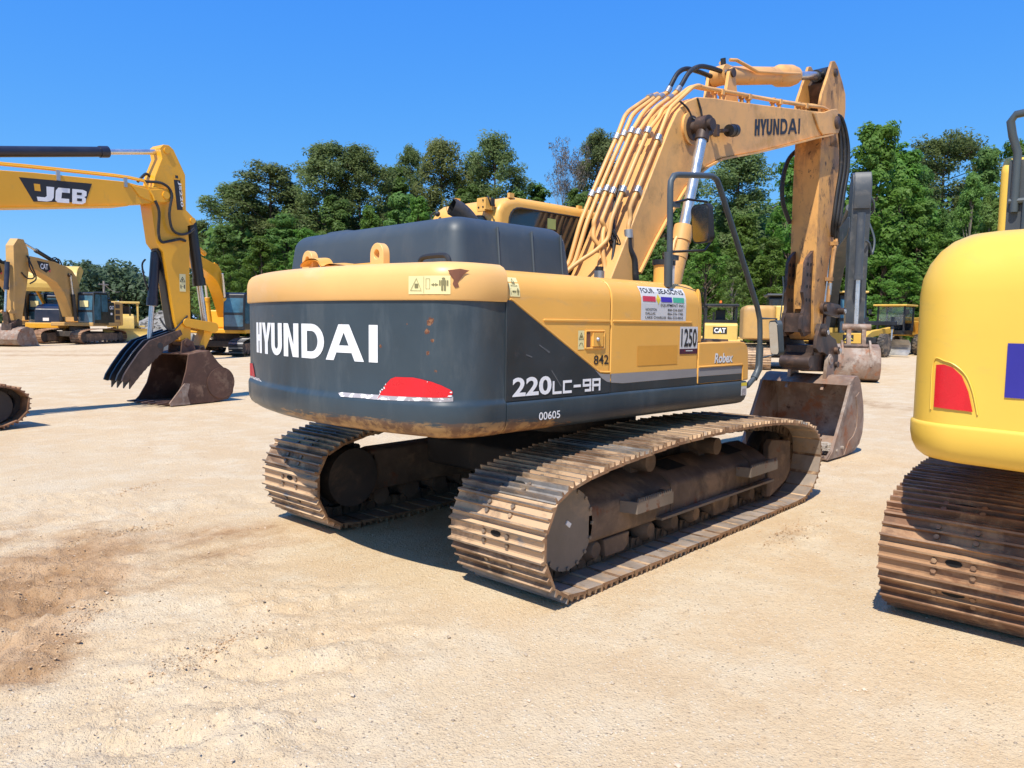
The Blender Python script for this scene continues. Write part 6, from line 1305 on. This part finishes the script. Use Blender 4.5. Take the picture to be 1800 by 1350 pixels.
def grader():
    p = along(1552, 49) + Vector((2.66, .82, 0)); E_ = thing('motor_grader', 'black and yellow motor grader with yellow roof and steel blade beyond the grey arm', 'grader', p, R(176))
    for y in (-1.0, 1.0): wheel(E_, 2.6, y, .68, .42, 'catbright')
    for x in (-3.2, -4.6):
        for y in (-1.0, 1.0): wheel(E_, x, y, .66, .42, 'catbright')
    MB().bb(2.4, 2.8, -.85, .85, .55, .85).build('front_axle', MAT['blackpaint'], E_, bevel=.04)
    MB().ext([(3.0, .9), (3.0, 1.25), (2.2, 1.5), (-1.2, 1.75), (-1.2, 1.4), (2.0, 1.15), (2.4, .8)], -.18, .18).build('main_frame', MAT['catbright'], E_, bevel=.03)
    MB().bb(3.0, 3.3, -.8, .8, .8, 1.15).build('front_bumper', MAT['blackpaint'], E_, bevel=.03)
    mb = MB(); bl = arc(.9, .55, .5, 110, 250, 8); mb.ext(bl + [(x + .04, z) for x, z in reversed(bl)], -1.9, 1.9); b = mb.build('blade', MAT['blade'], E_); b.rotation_euler = (0, 0, R(-8))
    MB().ext([(2.0, .9), (2.0, 1.05), (.4, 1.1), (.2, .8)], -.6, .6).build('drawbar', MAT['blackpaint'], E_)
    for s in (-1, 1): rams(E_, [('lift_cylinder', (.7, 2.3), (.8, .95), .09, .5, 'blackpaint', .75 * s)])
    MB().bb(.55, .85, -.95, .95, 1.85, 2.1).build('lift_yoke', MAT['blackpaint'], E_, bevel=.03)
    r = MB()
    for x in (-2.6, -1.1):
        for y in (-.78, .78): r.bb(x - .05, x + .05, y - .05, y + .05, 1.5, 3.05)
    r.bb(-2.6, -1.1, -.8, .8, 1.3, 1.55); r.bb(-2.62, -2.58, -.8, .8, 1.5, 2.0); c = r.build('cab', MAT['blackpaint'], E_)
    MB().bb(-2.8, -.75, -1.0, 1.0, 3.05, 3.16).build('roof', MAT['catbright'], c, bevel=.04)
    MB().bb(-1.09, -1.07, -.72, .72, 1.9, 3.0).build('windscreen', MAT['tg'], c); MB().bb(-2.5, -1.2, .775, .785, 2.2, 3.0).build('side_window', MAT['tg'], c)
    MB().bb(-2.2, -1.7, -.3, .3, 1.6, 2.4).build('seat', MAT['black'], c, bevel=.05); mb = MB(); mb.tube([(-1.3, 0, 1.5), (-1.4, 0, 2.15)], .05, 8); mb.build('steering_column', MAT['black'], c)
    MB().ext([(-2.7, 1.2), (-2.7, 2.2), (-5.2, 2.1), (-5.4, 1.2)], -.6, .6).build('engine_hood', MAT['catbright'], E_, bevel=.06)
    MB().bb(-5.0, -2.6, -1.2, -.8, .5, .8).bb(-5.0, -2.6, .8, 1.2, .5, .8).build('tandem_case', MAT['blackpaint'], E_, bevel=.04)
    for s in (-1, 1): mb = MB(); mb.tube([(-.9, .9 * s, 2.5), (-.6, 1.1 * s, 2.55), (-.6, 1.1 * s, 2.7)], .02, 6); mb.bb(-.62, -.58, min(1.0 * s, 1.2 * s), max(1.0 * s, 1.2 * s), 2.55, 2.85); mb.build('mirror', MAT['black'], c)
grader()
def blue_truck():
    p = along(1652, 55); E_ = thing('truck', 'blue tipper truck mostly hidden behind the lemon yellow counterweight', 'truck', p, R(205))
    BL = M('blue_truck_paint', (.03, .10, .30), .35)
    c = MB().ext([(1.0, .7), (1.0, 2.9), (1.3, 3.0), (2.3, 2.9), (2.6, 2.0), (2.7, .7)], -1.15, 1.15).build('cab', BL, E_, bevel=.08)
    glass_panel(c, 'windscreen', [(-1.0, 2.05), (-1.0, 2.75), (1.0, 2.75), (1.0, 2.05)], 2.50, 2.58, 'x', 'blueglass'); d = Decal(lambda x, z, l: (2.705, x, z)); d.rect(-.7, 1.55, .7, 1.75); d.build('grille_badge', MAT['white'], c)
    MB().ext([(.8, 1.1), (.8, 2.4), (-3.2, 2.4), (-3.4, 1.1)], -1.2, 1.2).build('tipper_body', MAT['catbright'], E_, bevel=.05); MB().bb(-3.2, 2.6, -.5, .5, .6, 1.05).build('chassis', MAT['blackpaint'], E_)
    for x in (1.8, -1.6, -2.7):
        for y in (-1.0, 1.0): wheel(E_, x, y, .52, .35, 'zinc')
blue_truck()
def loader_far():
    p = along(102, 60); E_ = thing('wheel_loader', 'yellow wheel loader with raised curved bucket and dark grille behind the amber boom', 'loader', p, R(238))
    MB().ext([(-.2, 1.2), (-.2, 2.6), (1.6, 2.45), (2.1, 2.2), (2.2, 1.2)], -.75, .75).build('engine_hood', MAT['jcbdark'], E_, bevel=.08)
    MB().bb(2.1, 2.5, -1.2, 1.2, .95, 1.3).build('bumper', MAT['jcb'], E_, bevel=.04); d = Decal(lambda x, z, l: (2.215, x, z)); d.rect(-.25, 1.42, .1, 1.62); d.build('number_plate', MAT['white'], E_)
    cab_of(E_, -2.0, -.4, -.75, .75, 1.4, 3.2, 'blackpaint', 'blueglass')
    for x in (1.2, -2.2):
        for y in (-1.05, 1.05): wheel(E_, x, y, .75, .5, 'catbright')
    MB().bb(-3.2, 1.5, -.6, .6, .8, 1.25).build('chassis', MAT['blackpaint'], E_); MB().ext([(-3.3, 1.2), (-3.3, 2.2), (-2.0, 2.4), (-2.0, 1.2)], -.9, .9).build('rear_hood', MAT['catbright'], E_, bevel=.06)
    for s in (-1, 1): MB().ext([(-.6, 2.3), (-.6, 2.6), (1.0, 3.6), (1.2, 3.4)], s * .8, s * .95).build('lift_arm', MAT['jcb'], E_, bevel=.03)
    mb = MB(); cu = arc(1.2, 3.9, 1.15, -30, 130, 12); mb.ext(cu + [(1.2 + (x - 1.2) * .93, 3.9 + (z - 3.9) * .93) for x, z in reversed(cu)], -1.75, 1.75); b = mb.build('bucket', MAT['catpale'], E_)
    for s in (-1, 1): MB().ext(cu, s * 1.74, s * 1.79).build('side_plate', MAT['catpale'], b)
loader_far()

# --- the lemon yellow excavator cut off by the right edge
def smooth2(p): return [(q.x, q.y) for q in smooth_path([(a, b, 0) for a, b in p], 5)]
def komatsu():
    E_ = thing('excavator', 'lemon yellow excavator at the right edge with blue letters and a red reflector', 'excavator', (1.5, -4.66, 0), 0)
    undercarriage(E_, -.09, 1.0, .98, .40, 1.20, [MAT['shoe_rust'], MAT['grouser_dark'], MAT['gap'], MAT['shoe_end'], MAT['shoe_rust'], MAT['gap']], 2, 52, 9)
    H = MB(); loft_house(H, -2.76, 1.43, 1.045, 2.285, .30, .34, -1.2, 0, .215); cw = H.build('counterweight', MAT['komatsu'], E_, sharp=45)
    def face(x, z, l):           # reader's right is -w
        y = -x; h = 1.43 - .30; u = -2.76 - .10 * (1 - min(1, (y / h)) ** 2)
        if abs(y) > h: u = -2.76 + .30 - .30 * math.sqrt(max(0, 1 - ((abs(y) - h) / .30) ** 2))
        return (u - .004 - l * .0015, y, z)
    d = Decal(face); d.strip([(-1.275, 1.345), (-1.085, 1.338)], [(-1.275, 1.570), (-1.235, 1.575), (-1.19, 1.562), (-1.145, 1.52), (-1.11, 1.44), (-1.085, 1.342)], 3); d.build('reflector', MAT['red'], cw)
    MB().tube([face(*p, 0) for p in smooth2([(-1.292, 1.33), (-1.292, 1.585), (-1.23, 1.592), (-1.175, 1.57), (-1.125, 1.52), (-1.09, 1.44), (-1.062, 1.325)])], .004, 6).build('reflector_rim', MAT['komatsu'], cw)
    d = Decal(face); x = -.948
    def rc(a, b_, c_, e_): d.strip([(a, b_), (c_, b_)], [(a, e_), (c_, e_)], 1, 0, 3)
    z0, z1 = 1.425, 1.695
    rc(x, z0, x + .115, z1); d.poly([(x + .115, z0 + .10), (x + .22, z1), (x + .32, z1), (x + .18, z0 + .15), (x + .33, z0), (x + .22, z0), (x + .115, z0 + .11)], 1)
    d.text('OMATSU', x + .36, z0, 1.45, z1 - z0, 1, 0, .035); d.build('lettering', M('blue_lettering', (.03, .025, .28), .4), cw)
    MB().bb(-1.22, 1.2, -1.38, 1.38, 1.06, 1.28).build('deck', MAT['komatsu'], E_, bevel=.05)
    MB().ext([(-1.3, 1.28), (-1.3, 2.26), (-.6, 2.26), (-.55, 1.28)], -1.37, 1.37).build('engine_cover', MAT['komatsu'], E_, bevel=.08, seg=3); MB().bb(-.55, 1.1, -1.36, -.4, 1.28, 2.0).build('tank_cover', MAT['komatsu'], E_, bevel=.06)
    c = cab_of(E_, -.55, 1.35, .42, 1.42, 1.28, 3.06, 'komatsu'); MB().ext([(-.56, 2.25), (-.56, 3.0), (-.50, 3.0), (-.50, 2.25)], .45, 1.36).build('rear_grille', MAT['deeregrey'], c)
    MB().bb(-.62, -.55, .9, 1.15, 2.26, 2.34).build('lamp_bracket', MAT['komatsu'], c, bevel=.01)
    mb = MB(); mb.tube([(-.58, 1.31, 2.62), (-.58, 1.31, 3.05), (-.60, 1.345, 3.17), (-.62, 1.36, 3.27), (-.62, 1.33, 3.315), (-.62, 1.2, 3.325), (-.62, .5, 3.32)], .028, 10); mb.tube([(-.58, 1.345, 2.70), (-.58, .5, 2.70)], .022, 8); mb.tube([(-.585, 1.24, 2.30), (-.585, 1.24, 2.70)], .02, 8); mb.build('cab_guard', MAT['rail'], c)
    bo = MB().ext(TOP + BTIP + BOT, -.27, .27).build('boom', MAT['komatsu'], E_, bevel=.012); a_ = MB().ext([(u, z) for u, z in UP + AR], -.19, .19).build('arm', MAT['komatsu'], E_, bevel=.012)
    rams(E_, [('arm_cylinder', (2.5, 4.62), (5.1, 5.25), .105, .62, 'komatsu', 0), ('bucket_cylinder', (5.62, 4.1), (5.6, 1.95), .1, .56, 'komatsu', 0)])
    for s in (-1, 1): rams(E_, [('boom_cylinder', (.85, 1.3), (1.5, 3.8), .09, .56, 'komatsu', .42 * s)])
    bucket_of(E_, [(4.9, 1.0), (5.3, 1.1), (5.55, .7), (5.6, .35), (5.4, .05), (4.9, .0), (4.4, .02)], [(4.6, .25), (4.8, .7)], .6, 'bucket')
komatsu()

# ------------------------------------------------------------------ trees
def leaf_mesh(name, cen, nor, size, asp, mat, seed):
    """one small four-cornered leaf spray per centre"""
    rng = np.random.default_rng(seed); n = len(cen)
    a = rng.normal(size=(n, 3)); nor = nor / (np.linalg.norm(nor, axis=1, keepdims=True) + 1e-9)
    t = a - nor * np.sum(a * nor, axis=1, keepdims=True); t /= np.linalg.norm(t, axis=1, keepdims=True) + 1e-9; b = np.cross(nor, t)
    s = size * rng.uniform(.6, 1.3, (n, 1)); w_ = s * asp
    fold = nor * s * rng.uniform(-.25, .25, (n, 1))
    V = np.stack([cen - t * s, cen + b * w_ + fold, cen + t * s * rng.uniform(.7, 1.1, (n, 1)), cen - b * w_ * rng.uniform(.6, 1, (n, 1)) + fold], 1).reshape(-1, 3)
    me = bpy.data.meshes.new(name); me.vertices.add(4 * n); me.vertices.foreach_set('co', V.reshape(-1))
    me.loops.add(4 * n); me.loops.foreach_set('vertex_index', np.arange(4 * n)); me.polygons.add(n)
    me.polygons.foreach_set('loop_start', np.arange(0, 4 * n, 4)); me.polygons.foreach_set('loop_total', np.full(n, 4)); me.update(calc_edges=True)
    me.materials.append(mat); return me
def clump(rng, c, r, n, flat=.75):
    """leaf centres and normals in a ragged ball, denser near its skin"""
    d = rng.normal(size=(n, 3)); d /= np.linalg.norm(d, axis=1, keepdims=True)
    rad = r * rng.uniform(.25, 1.0, (n, 1)) ** .5
    p = d * rad * np.array([1, 1, flat]); nn = d * .7 + rng.normal(size=(n, 3)) * .40 + np.array([-.25, -.15, .65])
    return p + np.array(c), nn
def pine(seed, H=20., base=.24, spread=4.0, mat='pine', dens=1.0, tuft=.86, thin=1.25):
    rng = np.random.default_rng(seed); rr = random.Random(seed)
    mb = MB(); bend = [rr.uniform(-.5, .5), rr.uniform(-.5, .5)]
    def axis(t): return Vector((bend[0] * math.sin(t * 2.2), bend[1] * math.sin(t * 1.7), H * t))
    mb.tube([axis(t) - Vector((0, 0, .3 if t == 0 else 0)) for t in np.linspace(0, 1, 9)], [.30 * (1 - .86 * t) for t in np.linspace(0, 1, 9)], 8)
    C, Nn = [], []; nb = int(44 * thin)
    for k in range(nb):
        t = base + (1 - base) * ((k + rr.random()) / nb) ** .9; q = (t - base) / (1 - base)
        prof = (math.sin(min(1, q * 1.35 + .18) * math.pi * .62) ** .8) * (1 - max(0, q - .72) / .28 * .72)
        L = spread * prof * rr.uniform(.55, 1.15); az = k * 2.4 + rr.uniform(-.6, .6); up_ = rr.uniform(.05, .5) + q * .35
        A = axis(t); D = Vector((math.cos(az), math.sin(az), up_)).normalized(); B = A + D * L; mid = A + D * L * .55 + Vector((0, 0, -.12 * L * .5))
        mb.tube([A, mid, B], [.075 * (1.1 - q * .6), .05 * (1.1 - q * .6), .018], 5)
        for j in range(rr.randint(3, 5)):
            f = rr.uniform(.45, 1.05); c = A.lerp(B, f) + Vector((rr.uniform(-1, 1), rr.uniform(-1, 1), rr.uniform(-.3, .5))) * (.38 * L * .4 + .25)
            p, nn = clump(rng, c, tuft * rr.uniform(.7, 1.35), int(100 * dens), .8); C.append(p); Nn.append(nn)
            if rr.random() < .6: mb.tube([A.lerp(B, max(.2, f - .3)), c], [.03, .012], 4)
    for j in range(5):
        p, nn = clump(rng, axis(1) + Vector((rr.uniform(-.6, .6), rr.uniform(-.6, .6), rr.uniform(-.8, .3))), tuft, int(46 * dens)); C.append(p); Nn.append(nn)
    return mb, leaf_mesh('crown', np.concatenate(C), np.concatenate(Nn), .185, .42, MAT[mat], seed)
def broadleaf(seed, H=14., W=4.6, base=.10, mat='leaf', lobes=40, n=430, leaf=.155):
    rng = np.random.default_rng(seed); rr = random.Random(seed); mb = MB()
    mb.tube([(0, 0, -.3), (rr.uniform(-.2, .2), rr.uniform(-.2, .2), H * .35), (rr.uniform(-.4, .4), rr.uniform(-.4, .4), H * .78)], [.24, .17, .05], 8)
    C, Nn = [], []
    for k in range(lobes):
        q = (k + .5) / lobes; z = H * (base + (1 - base) * q); prof = math.sin(min(1, .22 + q * .95) * math.pi) ** .7 * (1 if q < .75 else .95)
        R_ = W * max(.12, prof); az = k * 2.4 + rr.uniform(-.5, .5); ro = R_ * rr.uniform(.35, .85); r = (W * .30) * rr.uniform(.65, 1.25) * (1 - .35 * q)
        c = (ro * math.cos(az), ro * math.sin(az), min(z, H - r * .6)); mb.tube([(0, 0, z * .72), c], [.07, .02], 5)
        for j in range(7):      # each lobe is itself a bunch of smaller sprays
            d = rng.normal(size=3); d /= np.linalg.norm(d); cc = np.array(c) + d * r * np.array([.75, .75, .62])
            p, nn = clump(rng, cc, r * rr.uniform(.38, .60), int(n / 7), .7); C.append(p); Nn.append(nn * .7 + d * .6)
    return mb, leaf_mesh('crown', np.concatenate(C), np.concatenate(Nn), leaf, .55, MAT[mat], seed)
def bare(seed, H=18.):
    rr = random.Random(seed); rng = np.random.default_rng(seed); mb = MB(); C, Nn = [], []
    def grow(p, d, L, r, lev):
        q = p + d * L; mb.tube([p, p.lerp(q, .5) + Vector((rr.uniform(-.05, .05), rr.uniform(-.05, .05), 0)) * L, q], [r, r * .8, r * .55], 5)
        if lev == 0:
            pp, nn = clump(rng, q, .55, 22); C.append(pp); Nn.append(nn); return
        for k in range(rr.randint(3, 4)):
            nd = (d + Vector((rr.uniform(-.6, .6), rr.uniform(-.6, .6), rr.uniform(.0, .4)))).normalized(); grow(p.lerp(q, rr.uniform(.5, 1)), nd, L * rr.uniform(.55, .8), r * .5, lev - 1)
    grow(Vector((0, 0, 0)), Vector((0, 0, 1)), H * .40, .2, 4)
    return mb, leaf_mesh('crown', np.concatenate(C), np.concatenate(Nn), .15, .35, MAT['twig'], seed)
PROTO = {}
def proto(kind):
    if kind in PROTO: return PROTO[kind]
    fam, s = kind
    if fam == 'pine': mb, me = pine(s, spread=4.0)
    elif fam == 'pinethin': mb, me = pine(s, base=.22, spread=3.8, dens=.6, tuft=.72)
    elif fam == 'pineyellow': mb, me = pine(s, base=.22, spread=3.6, mat='pineyellow', dens=.9)
    elif fam == 'pineair': mb, me = pine(s, base=.48, spread=4.8, dens=.85)
    elif fam == 'leaf': mb, me = broadleaf(s)
    elif fam == 'leafdark': mb, me = broadleaf(s, W=4.2, mat='leafdark')
    elif fam == 'leaflight': mb, me = broadleaf(s, mat='leaflight', W=4.4, leaf=.125, n=430)
    else: mb, me = bare(s)
    PROTO[kind] = (mb, me, None); return PROTO[kind]
NAT = {'pine': 20., 'pinethin': 20., 'pineyellow': 20., 'pineair': 20., 'leaf': 14., 'leafdark': 14., 'leaflight': 14., 'bare': 18.}
TRUNKS = {}
def tree(fam, s, px, top, d, wide, label, group=None):
    mb, me, _ = proto((fam, s)); loc = along(px, d); h = height(px, top, d)
    kz = h / NAT[fam] / (1.065 if fam.startswith('pine') else 1.0)
    w_nat = {'pine': 8.4, 'pinethin': 7.4, 'pineyellow': 7.4, 'pineair': 9.4, 'leaf': 9.4, 'leafdark': 8.6, 'leaflight': 9.0, 'bare': 9.}[fam]
    kx = wide * (1.62 if fam.startswith('leaf') else 1.30 if fam != 'bare' else 1.) / FPX * d / w_nat
    nm = {'bare': 'bare_tree'}.get(fam, 'pine_tree' if fam.startswith('pine') else 'broadleaf_tree')
    E_ = thing(nm, label, 'tree', loc, random.Random(px * 7 + s).uniform(0, 6.28), group); E_.scale = (kx, kx, kz)
    if (fam, s) not in TRUNKS:
        o = mb.build('trunk', MAT['palebark' if fam in ('bare', 'leaflight') else 'bark'], E_); TRUNKS[(fam, s)] = o.data
    else: o = bpy.data.objects.new('trunk', TRUNKS[(fam, s)]); COL.objects.link(o); o.parent = E_
    c = bpy.data.objects.new('crown', me); COL.objects.link(c); c.parent = E_
    return E_
G1 = 'pines rising behind the machines'; G2 = 'leafy trees along the edge of the yard'
TREES = [
 ('pine', 1, 420, 318, 82, 115, 'leftmost tall dark pine of the tree line', G1),
 ('pinethin', 2, 488, 284, 80, 130, 'thin crowned pine with bare grey twigs at its top, second from the left end', G1),
 ('pine', 3, 572, 252, 78, 120, 'tall dark pine above the left end of the engine hood', G1),
 ('pine', 4, 640, 254, 78, 105, 'tall pine joined to a twin crown on its left', G1),
 ('pine', 5, 718, 256, 84, 62, 'narrow dark pine rising between the twin pines and the yellowish pine', G1),
 ('pineyellow', 6, 776, 243, 80, 92, 'yellowish green pine with dead twigs on top, behind the exhaust pipe', G1),
 ('pinethin', 7, 826, 272, 82, 80, 'sparse pine between the yellowish pine and the dark pine over the cab', G1),
 ('pine', 8, 868, 238, 79, 105, 'dark pine directly above the excavator cab roof', G1),
 ('bare', 1, 985, 244, 78, 92, 'nearly leafless grey tree left of the rising boom', None),
 ('pine', 1, 1048, 233, 80, 86, 'dark pine just left of the boom pipes', G1),
 ('pineyellow', 6, 1105, 262, 84, 90, 'yellowish pine hidden behind the boom', G1),
 ('pine', 4, 1180, 268, 82, 95, 'dark pine hidden behind the lift cylinder', G1),
 ('pine', 3, 1290, 262, 76, 118, 'dark pine seen under the boom, right of the chrome rod', G1),
 ('leaf', 1, 1378, 284, 68, 100, 'bright green pointed tree directly behind the hanging arm hose', G2),
 ('leaf', 2, 1440, 330, 72, 90, 'leafy tree behind the excavator arm', G2),
 ('leaf', 1, 1566, 264, 70, 125, 'bright leafy tree close behind the tall tree right of the arm head', G2),
 ('leaf', 3, 1520, 225, 66, 150, 'tall bright leafy tree right of the arm head', G2),
 ('leafdark', 1, 1580, 285, 72, 100, 'dark leafy tree left of the airy pine', G2),
 ('pineair', 9, 1640, 243, 82, 120, 'airy round topped pine with sky showing through its crown', G1),
 ('leafdark', 2, 1712, 268, 76, 92, 'dark leafy tree right of the airy pine', G2),
 ('leaf', 2, 1765, 258, 70, 88, 'leafy tree beside the lemon excavator cab', G2),
 ('leaflight', 1, 1690, 308, 66, 78, 'light green feathery tree above the lemon counterweight', G2),
 ('leaflight', 1, 1725, 345, 64, 70, 'smaller light green tree right above the lemon counterweight', G2),
 ('leafdark', 1, 398, 400, 72, 80, 'dark low tree at the left end of the tree line', G2),
 ('leaf', 1, 462, 418, 66, 95, 'bright leafy tree left of the engine hood', G2),
 ('leaf', 2, 400, 450, 64, 70, 'bright leafy tree over the dark cab behind the counterweight', G2),
 ('leaf', 3, 540, 405, 68, 90, 'leafy tree just behind the hood left corner', G2),
 ('leafdark', 2, 500, 380, 74, 110, 'dark leafy tree below the thin crowned pine', G2),
 ('leaf', 1, 650, 366, 68, 78, 'small bright leafy crown below the twin pines', G2),
 ('leafdark', 1, 590, 350, 74, 110, 'dark leafy tree under the tall twin pines', G2),
 ('leafdark', 2, 700, 345, 74, 110, 'dark leafy tree under the narrow pine', G2),
 ('leaf', 3, 735, 352, 70, 90, 'leafy tree left of the exhaust pipe', G2),
 ('leafdark', 1, 820, 330, 76, 110, 'dark leafy tree behind the cab roof', G2),
 ('leafdark', 2, 905, 340, 78, 100, 'dark leafy tree behind the right end of the cab roof', G2),
 ('leafdark', 1, 1010, 338, 76, 100, 'dark leafy tree below the bare tree', G2),
 ('leaf', 2, 1090, 350, 72, 100, 'leafy tree behind the foot of the boom', G2),
 ('leafdark', 2, 1160, 360, 72, 100, 'dark leafy tree behind the handrail post', G2),
 ('leaf', 1, 1235, 395, 64, 84, 'bright leafy tree inside the handrail loop, right of the mirror', G2),
 ('leaf', 3, 1300, 380, 66, 95, 'leafy tree right of the handrail diagonal', G2),
 ('leaflight', 1, 1282, 452, 58, 60, 'light green low tree above the bulldozer cab', G2),
 ('leaf', 2, 1350, 420, 64, 90, 'leafy tree left of the arm at mid height', G2),
 ('leaf', 1, 1420, 440, 64, 90, 'leafy tree behind the thumb bracket', G2),
 ('leaf', 3, 1545, 400, 64, 100, 'leafy tree right of the charcoal arm', G2),
 ('leaf', 2, 1605, 360, 66, 100, 'leafy tree left of the lemon counterweight', G2),
 ('leaf', 1, 1580, 460, 60, 80, 'low leafy tree above the grader roof', G2),
 ('leafdark', 2, 1480, 420, 70, 90, 'dark leafy tree behind the charcoal arm', G2),
 ('leafdark', 2, 1600, 300, 74, 100, 'dark leafy tree filling the gap right of the charcoal arm', G2),
 ('pine', 8, 350, 385, 90, 70, 'low pine end of the tree line behind the yellow arm', G1),
 ('leafdark', 1, 690, 300, 82, 110, 'dark leafy tree between the twin pines and the yellowish pine', G2),
 ('leafdark', 2, 940, 330, 84, 110, 'dark leafy tree between the dark pine and the bare tree', G2),
 ('leafdark', 1, 520, 330, 84, 110, 'dark leafy tree between the thin pine and the tall pine', G2),
 ('leaf', 3, 1660, 420, 62, 90, 'leafy tree at the rim of the lemon counterweight', G2),
 ('leaf', 2, 1780, 330, 64, 80, 'leafy tree at the right edge of the photograph', G2),
 ('leaf', 3, 1860, 280, 72, 110, 'leafy tree at the far right end of the tree line', G2),
]
for t in TREES: tree(*t)

# the far wood left, and the deep shade of undergrowth behind the near trees: nobody could count it
def wood():
    rng = np.random.default_rng(4); rr = random.Random(4); C, Nn = [], []; C2, N2 = [], []
    for k in range(190):
        px = rr.uniform(-140, 440); d = rr.uniform(185, 235); base = along(px, d)
        tp = 473 + 12 * math.sin(px / 37.) + 9 * math.sin(px / 13. + 1) + rr.uniform(-9, 16)
        if px < 60: tp -= 14
        h = height(px, tp, d); r = rr.uniform(2.2, 4.2)
        for j in range(11):
            z = h - r * .5 - abs(rr.gauss(0, 1)) * h * .42; z = max(1., z); p, nn = clump(rng, (base.x + rr.uniform(-r, r), base.y + rr.uniform(-r, r), z), rr.uniform(1.2, 2.4), 30, .8); C.append(p); Nn.append(nn)
    o = bpy.data.objects.new('far_wood', leaf_mesh('far_wood', np.concatenate(C), np.concatenate(Nn), .62, .6, MAT['farleaf'], 4)); COL.objects.link(o); tag(o, 'low dark wood on the horizon behind the amber excavators', 'wood', kind='stuff')
    for k in range(520):
        px = rr.uniform(385, 1880); d = rr.uniform(78, 92); base = along(px, d); h = height(px, 395 if 430 < px < 1150 else 420 if px <= 430 else 380, d) + rr.uniform(-3, 1.)
        for j in range(7):
            z = h * rr.random() ** .8 + .2; p, nn = clump(rng, (base.x + rr.uniform(-1, 1), base.y + rr.uniform(-1, 1), z), rr.uniform(1.0, 1.9), 40, .9); C2.append(p); N2.append(nn)
    o = bpy.data.objects.new('undergrowth', leaf_mesh('undergrowth', np.concatenate(C2), np.concatenate(N2), .42, .6, MAT['leafdark'], 5)); COL.objects.link(o); tag(o, 'dense undergrowth filling the wood behind the machines', 'undergrowth', kind='stuff')
wood()

# power line on poles, grey rubble heap
poles = []
for px, tp, d, lab in ((185, 494, 150, 'taller thin utility pole in front of the far wood'), (216, 508, 190, 'small distant utility pole right of the taller one')):
    p = along(px, d); h = height(px, tp, d); E_ = thing('utility_pole', lab, 'utility pole', p, R(30)); MB().tube([(0, 0, -.5), (0, 0, h)], [.22, .15], 8).build('post', MAT['pole'], E_); MB().bb(-1.1, 1.1, -.06, .06, h - .7, h - .5).build('crossarm', MAT['pole'], E_); poles.append((p, h))
def wire(a, b, sag, lab, r=.02):
    pts = [a.lerp(b, t) - Vector((0, 0, sag * 4 * t * (1 - t))) for t in np.linspace(0, 1, 14)]; tag(MB().tube(pts, r, 5).build('power_line', MAT['pole']), lab, 'power line')
wire(poles[0][0] + Vector((0, 0, poles[0][1] - .4)), poles[1][0] + Vector((0, 0, poles[1][1] - .4)), .8, 'power line strung between the two utility poles', .05)
for k, (ya, yb) in enumerate(((462, 478), )):
    a, b = along(-60, 260), along(340, 200); a.z = height(-60, 455, 260); b.z = height(340, 486, 200); wire(a, b, 1.5, 'faint power line crossing the sky above the far wood', .06)
def rubble():
    rr = random.Random(2); mb = MB(); c = along(288, 95)
    for k in range(420):
        q = rr.random() ** .6; a = rr.uniform(0, 6.28); R_ = 3.0 * q; z = max(0, 2.5 * (1 - q) + rr.uniform(-.2, .2)); s = rr.uniform(.15, .42)
        mb.box((c.x + R_ * 1.35 * math.cos(a), c.y + R_ * 1.35 * math.sin(a), z), (s, s * rr.uniform(.6, 1.2), s * rr.uniform(.5, .9)), 0, Matrix.Rotation(rr.uniform(0, 3), 3, 'Z') @ Matrix.Rotation(rr.uniform(-.6, .6), 3, 'X'))
    rows = [[(c.x + 1.3 * r_ * math.cos(a) * (1 + .1 * math.sin(5 * a)), c.y + 1.3 * r_ * math.sin(a) * (1 + .1 * math.sin(3 * a)), z) for a in np.linspace(0, 2 * math.pi, 25)] for r_, z in ((3.4, -.1), (2.6, .6), (1.7, 1.3), (.8, 2.0), (.1, 2.4))]
    mb.grid(rows); tag(mb.build('rubble_heap', MAT['rubble']), 'grey rubble heap beyond the pale bulldozer', 'rubble', kind='stuff')
rubble()
